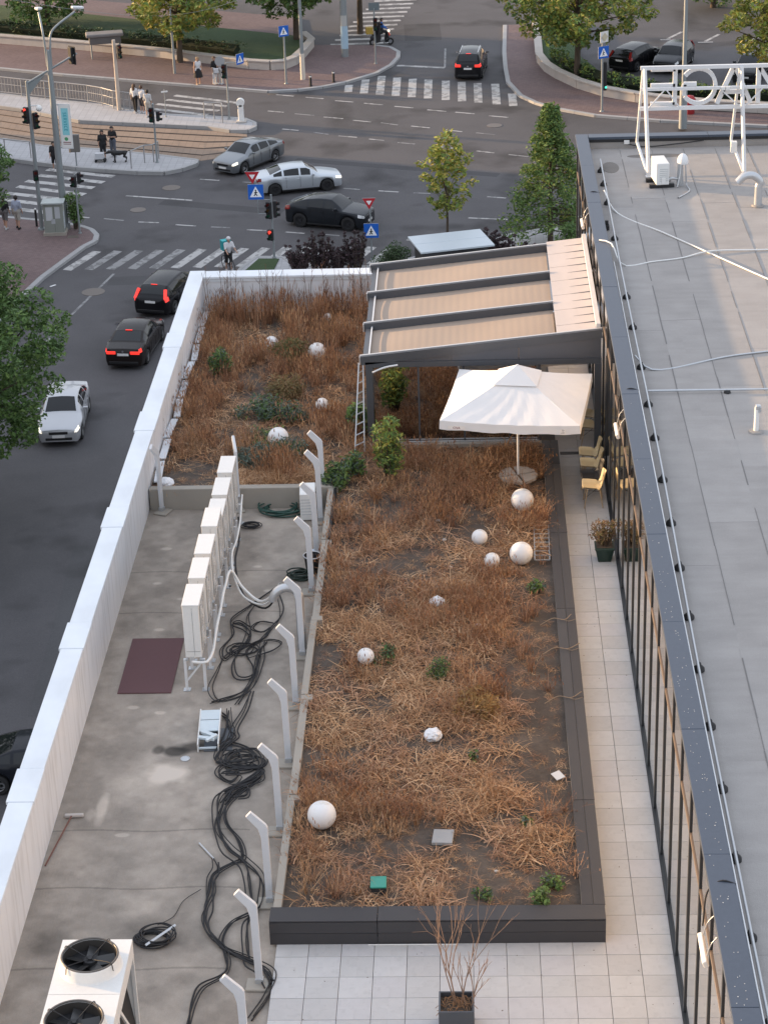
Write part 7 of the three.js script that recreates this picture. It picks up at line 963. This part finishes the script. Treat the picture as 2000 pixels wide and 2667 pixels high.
{
  const strawM = mat([1, 1, 1], 0.75, { vertexColors: true, side: THREE.DoubleSide }), grass = new THREE.Group(); grass.name = numbered('dry_grass'); grass.userData.kind = 'stuff'; tag(grass, 'matted brown dry grass and straw covering the planting bed', 'dry grass'); scene.add(grass);
  const mats = [0, 1, 2, 3].map(i => bladeClump([26, 14, 34, 20][i], 200 + i, 'mat')), tufts = [0, 1, 2, 3].map(i => bladeClump(34, 220 + i, 'tuft')), LM = mats.map(() => []), LT = tufts.map(() => []), r = rng(70);
  const straw = [[0.52, 0.30, 0.155], [0.62, 0.41, 0.24], [0.44, 0.235, 0.11], [0.55, 0.33, 0.17]], brown = [[0.40, 0.21, 0.115], [0.47, 0.27, 0.155], [0.32, 0.165, 0.095], [0.50, 0.30, 0.18]];
  const balls = [[-4.94, -3.03, 0.3], [-4.44, -8.45, 0.2], [-2.29, -13.49, 0.2], [-2.05, -12.37, 0.2], [-1.46, -12.53, 0.3], [-1.37, -15.03, 0.3], [-6.83, -18.65, 0.25], [-5.95, -20.74, 0.3], [-6.26, -24.03, 0.2], [-7.48, -24.95, 0.2], [-2.97, -2.6, 0.22], [-3.96, -1.2, 0.2], [-1.42, -16.73, 0.45], [-3.16, -5.8, 0.14], [-3.14, -10.77, 0.14]];
  const bare = [[-1.15, -4.5, 0.5, 0.9], [-1.6, -7.9, 0.7, 0.5], [-1.1, -9.0, 0.3, 1.4], [-1.05, -11.4, 0.35, 1.0], [-3.0, -5.7, 0.5, 0.3], [-4.3, -6.9, 0.5, 0.5], [-2.1, -8.1, 0.5, 0.35], [-7.6, -22.7, 0.5, 1.1], [-8.4, -17.2, 0.9, 0.7], [-7.0, -19.4, 0.7, 0.4], [-3.6, -16.6, 0.4, 0.5]];
  const ok = (x, z) => { for (const [a, b, d] of balls) if (Math.hypot(x - a, z - b) < d * (z > b ? 1.25 : 0.5)) return 0; for (const [a, b, c, d] of bare) if (Math.hypot((x - a) / c, (z - b) / d) < 1) return 0.16; return 1; };
  const M4 = (x, z, s, sy, tilt) => new THREE.Matrix4().compose(V3(x, soilH(x, z) - 0.005, z), new THREE.Quaternion().setFromEuler(new THREE.Euler(tilt * (r() - 0.5), r() * 6.283, tilt * (r() - 0.5))), V3(s, sy, s));
  const putM = (x, z) => { const d = fbm(x * 0.8, z * 0.8, 3, 33), k = ok(x, z); if (r() > k * Math.max(0, Math.min(1, 0.5 + 4.5 * (d - 0.45)))) return; LM[r() * 4 | 0].push([M4(x, z, 0.5 + 1.0 * r() * r() + 0.2, 0.6 + 1.2 * r() * r(), 0.3), (d + 0.3 * (r() - 0.5)) > 0.47 ? straw[r() * 4 | 0] : brown[r() * 4 | 0]]); };
  const putT = (x, z, den, hs) => { const d = fbm(x * 0.9 + 7, z * 0.9, 3, 37), k = ok(x, z); if (r() > k * den * Math.max(0, 4.6 * (d - 0.465))) return; LT[r() * 4 | 0].push([M4(x, z, 0.8 + 0.5 * r(), hs * (0.6 + 0.6 * r()), 0.35), r() < 0.32 ? straw[r() * 4 | 0] : brown[r() * 4 | 0]]); };
  for (let i = 0; i < 3600; i++) putM(-5.38 + r() * 4.5, -0.72 - r() * 17.6);
  for (let i = 0; i < 2300; i++) putT(-5.36 + r() * 4.45, -0.75 - r() * 17.5, 0.75, 0.72);
  for (let i = 0; i < 900; i++) putM(-9.3 + r() * 4.4, -16.45 - r() * 11);
  for (let i = 0; i < 1150; i++) { const x = -9.35 + r() * 4.4, z = -16.6 - r() * 10.9; putT(x, z, 1.15, z < -25.5 ? 1.15 : 0.95); }
  for (let i = 0; i < 150; i++) LM[r() * 4 | 0].push([M4(-7.7 + r() * 2.2, -16.45 - r() * 0.75, 0.9, 1.2, 0.3), straw[r() * 4 | 0]]);
  for (let i = 0; i < 80; i++) LT[r() * 4 | 0].push([M4(-9.2 + r() * 4.3, -26.3 - r() * 1.2, 0.8, 0.9 + r() * 0.9, 0.3), brown[r() * 4 | 0]]);
  for (let i = 0; i < 2600; i++) { const far = i % 3 === 0, x = far ? -9.35 + r() * 4.4 : -5.36 + r() * 4.45, z = far ? -16.5 - r() * 11 : -0.75 - r() * 17.6; LM[r() * 4 | 0].push([M4(x, z, 0.3 + 0.25 * r(), 0.25, 0.2), r() < 0.5 ? brown[r() * 4 | 0] : straw[r() * 4 | 0]]); }
  const build = (geos, lists, nm) => geos.forEach((g, i) => { const im = new THREE.InstancedMesh(g, strawM, lists[i].length); im.name = nm; lists[i].forEach(([m, c], k) => { im.setMatrixAt(k, m); im.setColorAt(k, lin(...c)); }); im.castShadow = im.receiveShadow = true; im.userData.kind = 'stuff'; grass.add(im); });
  build(mats, LM, 'straw_clumps'); build(tufts, LT, 'grass_tufts');
  // tall dead stalks against the back wall
  const st = [], q = rng(71); for (let i = 0; i < 70; i++) { const x = -9.3 + q() * 4.4, z = -26.9 - q() * 0.7, h = 0.6 + 0.9 * q(), a = (q() - 0.5) * 0.3, y = soilH(x, z); st.push(rod([x, y - 0.03, z], [x + a, y + h, z + (q() - 0.5) * 0.15], 0.008, 0.004, 5)); if (q() < 0.6) for (let k = 0; k < 4; k++) { const t = 0.5 + 0.45 * q(); st.push(rod([x + a * t, y + h * t, z], [x + a * t + (q() - 0.5) * 0.3, y + h * t + 0.12 + 0.1 * q(), z + (q() - 0.5) * 0.1], 0.004, 0.002, 4)); } }
  const so = mesh('dead_stalks', st, mat([0.13, 0.07, 0.045], 0.9)); so.userData.kind = 'stuff'; tag(so, 'tall dead stalks standing against the back wall', 'stalks');
}
// green plants in the bed
{
  const S = soilH, P = (x, z, label, o) => shrub('weed', x, S(x, z), z, label, { cat: 'plant', ...o, per: o.h < 0.5 ? Math.round(o.per * 0.55) : o.per, pal: o.pal === palG ? [...palG, palS[0], palS[1], palY[3]] : o.pal });
  P(-4.25, -16.7, 'tall leafy green shrub in front of the pergola glass', { w: 0.62, h: 1.6, n: 24, per: 36, leaf: 0.12, pal: [...palG, palY[3], palY[1], palY[2]], seed: 80, clump: 0.17, aspect: 0.3 });
  P(-5.05, -16.9, 'lower green shrub beside the foot of the ladder', { w: 0.5, h: 0.7, n: 12, per: 26, leaf: 0.11, pal: palG, seed: 81, clump: 0.14, aspect: 0.35 });
  P(-5.35, -16.4, 'bright green leafy weed at the inner corner of the kerb', { w: 0.6, h: 0.55, n: 12, per: 40, leaf: 0.12, pal: palG, seed: 82, clump: 0.15, aspect: 0.3 });
  P(-4.95, -19.3, 'green climber at the corner post of the pergola', { w: 0.5, h: 0.8, n: 12, per: 40, leaf: 0.11, pal: palG, seed: 92, clump: 0.16 });
  P(-3.07, -7.85, 'bushy green weed in the middle of the straw', { w: 0.36, h: 0.42, n: 14, per: 60, leaf: 0.055, pal: palG, seed: 83, clump: 0.12, aspect: 0.3 });
  P(-1.17, -11.2, 'green weed at the dark boards near the metal grate', { w: 0.34, h: 0.26, n: 9, per: 26, leaf: 0.08, pal: palG, seed: 84, clump: 0.1 });
  P(-1.45, -0.85, 'light green weed at the front boards corner', { w: 0.34, h: 0.24, n: 9, per: 30, leaf: 0.075, pal: [...palG, [0.10, 0.17, 0.05]], seed: 85, clump: 0.09 });
  P(-1.28, -1.3, 'green weed just behind the front corner weed', { w: 0.3, h: 0.26, n: 9, per: 26, leaf: 0.07, pal: palG, seed: 86, clump: 0.09 });
  P(-1.6, -2.98, 'small green sprout on bare soil beside the slab', { w: 0.2, h: 0.2, n: 6, per: 16, leaf: 0.07, pal: palG, seed: 87, clump: 0.07 });
  P(-2.45, -5.0, 'thin green sprout near the plastic bag', { w: 0.16, h: 0.28, n: 6, per: 14, leaf: 0.07, pal: palG, seed: 94, clump: 0.07 });
  P(-2.35, -0.95, 'small green tuft behind the front boards', { w: 0.3, h: 0.2, n: 8, per: 20, leaf: 0.06, pal: palG, seed: 95, clump: 0.08 });
  P(-4.1, -8.5, 'grey green weed next to the small globe lamp by the kerb', { w: 0.5, h: 0.3, n: 10, per: 26, leaf: 0.07, pal: [...palD, palG[0]], seed: 96, clump: 0.12 });
  P(-8.54, -23.0, 'green weed clump in the tall grass by the parapet', { w: 0.6, h: 0.7, n: 14, per: 40, leaf: 0.11, pal: palG, seed: 88, clump: 0.16, aspect: 0.25 });
  P(-7.4, -20.5, 'wide bluish green plant in the far bed', { w: 1.1, h: 0.45, n: 22, per: 55, leaf: 0.10, pal: [...palS, palG[0], palG[2]], seed: 89, clump: 0.17, aspect: 0.3 });
  P(-6.6, -20.3, 'bluish green plant beside the wide one in the far bed', { w: 0.7, h: 0.42, n: 16, per: 50, leaf: 0.10, pal: [...palS, palG[0]], seed: 97, clump: 0.15, aspect: 0.3 });
  P(-7.25, -17.7, 'silvery herb clump in front of the stained globe lamp', { w: 0.9, h: 0.42, n: 26, per: 60, leaf: 0.07, pal: palS, seed: 90, clump: 0.15, aspect: 0.4 });
  P(-6.6, -18.15, 'silvery herb clump beside the stained globe lamp', { w: 0.8, h: 0.36, n: 20, per: 55, leaf: 0.07, pal: [...palS, palG[2]], seed: 91, clump: 0.15, aspect: 0.4 });
  P(-7.1, -18.9, 'dark green herb clump behind the stained globe lamp', { w: 0.8, h: 0.4, n: 18, per: 50, leaf: 0.07, pal: palG, seed: 98, clump: 0.15, aspect: 0.4 });
  P(-6.95, -23.9, 'yellow green fine grass clump beside the large globe lamp', { w: 0.9, h: 0.6, n: 20, per: 40, leaf: 0.12, pal: [[0.16, 0.15, 0.05], [0.12, 0.13, 0.04], [0.2, 0.17, 0.07]], seed: 99, clump: 0.18, aspect: 0.15 });
  P(-6.9, -21.6, 'pale straw grass clump in the middle of the far bed', { w: 0.8, h: 0.55, n: 18, per: 40, leaf: 0.14, pal: [[0.26, 0.2, 0.09], [0.2, 0.17, 0.07], [0.3, 0.2, 0.1]], seed: 100, clump: 0.18, aspect: 0.12 });
  P(-2.4, -6.6, 'fluffy ochre grass clump in the straw', { w: 0.8, h: 0.4, n: 22, per: 45, leaf: 0.13, pal: [[0.40, 0.25, 0.09], [0.34, 0.2, 0.08], [0.45, 0.3, 0.13]], seed: 101, clump: 0.16, aspect: 0.12 });
  // bare dry shrubs in the pots
  const twigs = (name, x, y, z, label, h, n, spread, seed, m) => { const o = thing(name, label, 'plant', [x, y, z]), r = rng(seed), g = []; const grow = (p, d, l, rad, lev) => { const q = [p[0] + d[0] * l, p[1] + d[1] * l, p[2] + d[2] * l]; g.push(rod(p, q, rad, rad * 0.75, 5)); if (lev > 0) { const k = lev > 2 ? 2 : 1 + (r() < 0.75 ? 1 : 0); for (let i = 0; i < k; i++) { const e = [d[0] + (r() - 0.5) * spread, d[1] + (r() - 0.3) * 0.3, d[2] + (r() - 0.5) * spread], m2 = Math.hypot(...e); grow(q, e.map(v => v / m2), l * (0.75 + 0.25 * r()), rad * 0.72, lev - 1); } } }; for (let i = 0; i < n; i++) { const a = r() * 6.283; grow([0.05 * Math.cos(a), 0, 0.05 * Math.sin(a)], [0.22 * Math.cos(a), 0.97, 0.22 * Math.sin(a)], h * 0.27, 0.011, 4); } mesh('branches', g, m, o); return o; };
  const tw = mat([0.26, 0.17, 0.12], 0.85, { map: tFine });
  twigs('dead_shrub', -2.72, T + 0.38, 1.62, 'bare dead shrub with pale branches in the square planter', 2.0, 4, 0.7, 110, tw);
  twigs('dead_shrub', -2.58, T + 0.38, 1.72, 'short dry twigs at the corner of the square planter', 0.8, 3, 0.6, 112, tw);
  shrub('dry_plant', 0.26, T + 0.33, -13.3, 'dry brown stems with withered leaves in the green pot', { w: 0.5, h: 0.7, n: 26, per: 14, leaf: 0.09, pal: [[0.24, 0.16, 0.09], [0.18, 0.11, 0.06], [0.14, 0.13, 0.05]], seed: 113, clump: 0.1, aspect: 0.2, cat: 'plant' });
  const mt = [], r = rng(120); for (let i = 0; i < 60; i++) { const x = -2.95 + r() * 0.4, z = 1.5 + r() * 0.4, a = r() * 6.283; mt.push(tube([[x, T + 0.385, z], [x + 0.06 * Math.cos(a), T + 0.42 + 0.04 * r(), z + 0.06 * Math.sin(a)], [x + 0.14 * Math.cos(a), T + 0.39, z + 0.14 * Math.sin(a)]], 0.005, 4, 6)); } const lo = mesh('leaf_litter', mt, mat([0.30, 0.17, 0.09], 0.9)); lo.userData.kind = 'stuff'; tag(lo, 'dry leaf litter in the square planter', 'litter');
  // straggling stems over the board edge
  for (const [x, z, d] of [[-0.82, -8.75, 0.5], [-0.82, -9.9, 0.35], [-0.84, -6.95, 0.45]]) { const y = T + 0.44; tag(mesh('straggling_stem', [tube([[x - 0.35, y - 0.06, z + 0.12], [x - 0.1, y + 0.03, z + 0.02], [x + 0.12, y + 0.02, z + 0.06], [x + d * 0.7, y + 0.06, z - 0.08]], 0.008, 5, 14), tube([[x + 0.05, y + 0.02, z + 0.04], [x + 0.2, y + 0.02, z + 0.12], [x + 0.32, y + 0.05, z + 0.1]], 0.005, 4, 10)], mat([0.34, 0.25, 0.17], 0.9)), 'dry stem straggling over the dark board edging', 'stem', 'stems over the board edging'); }
}
renderer.render(scene, camera);
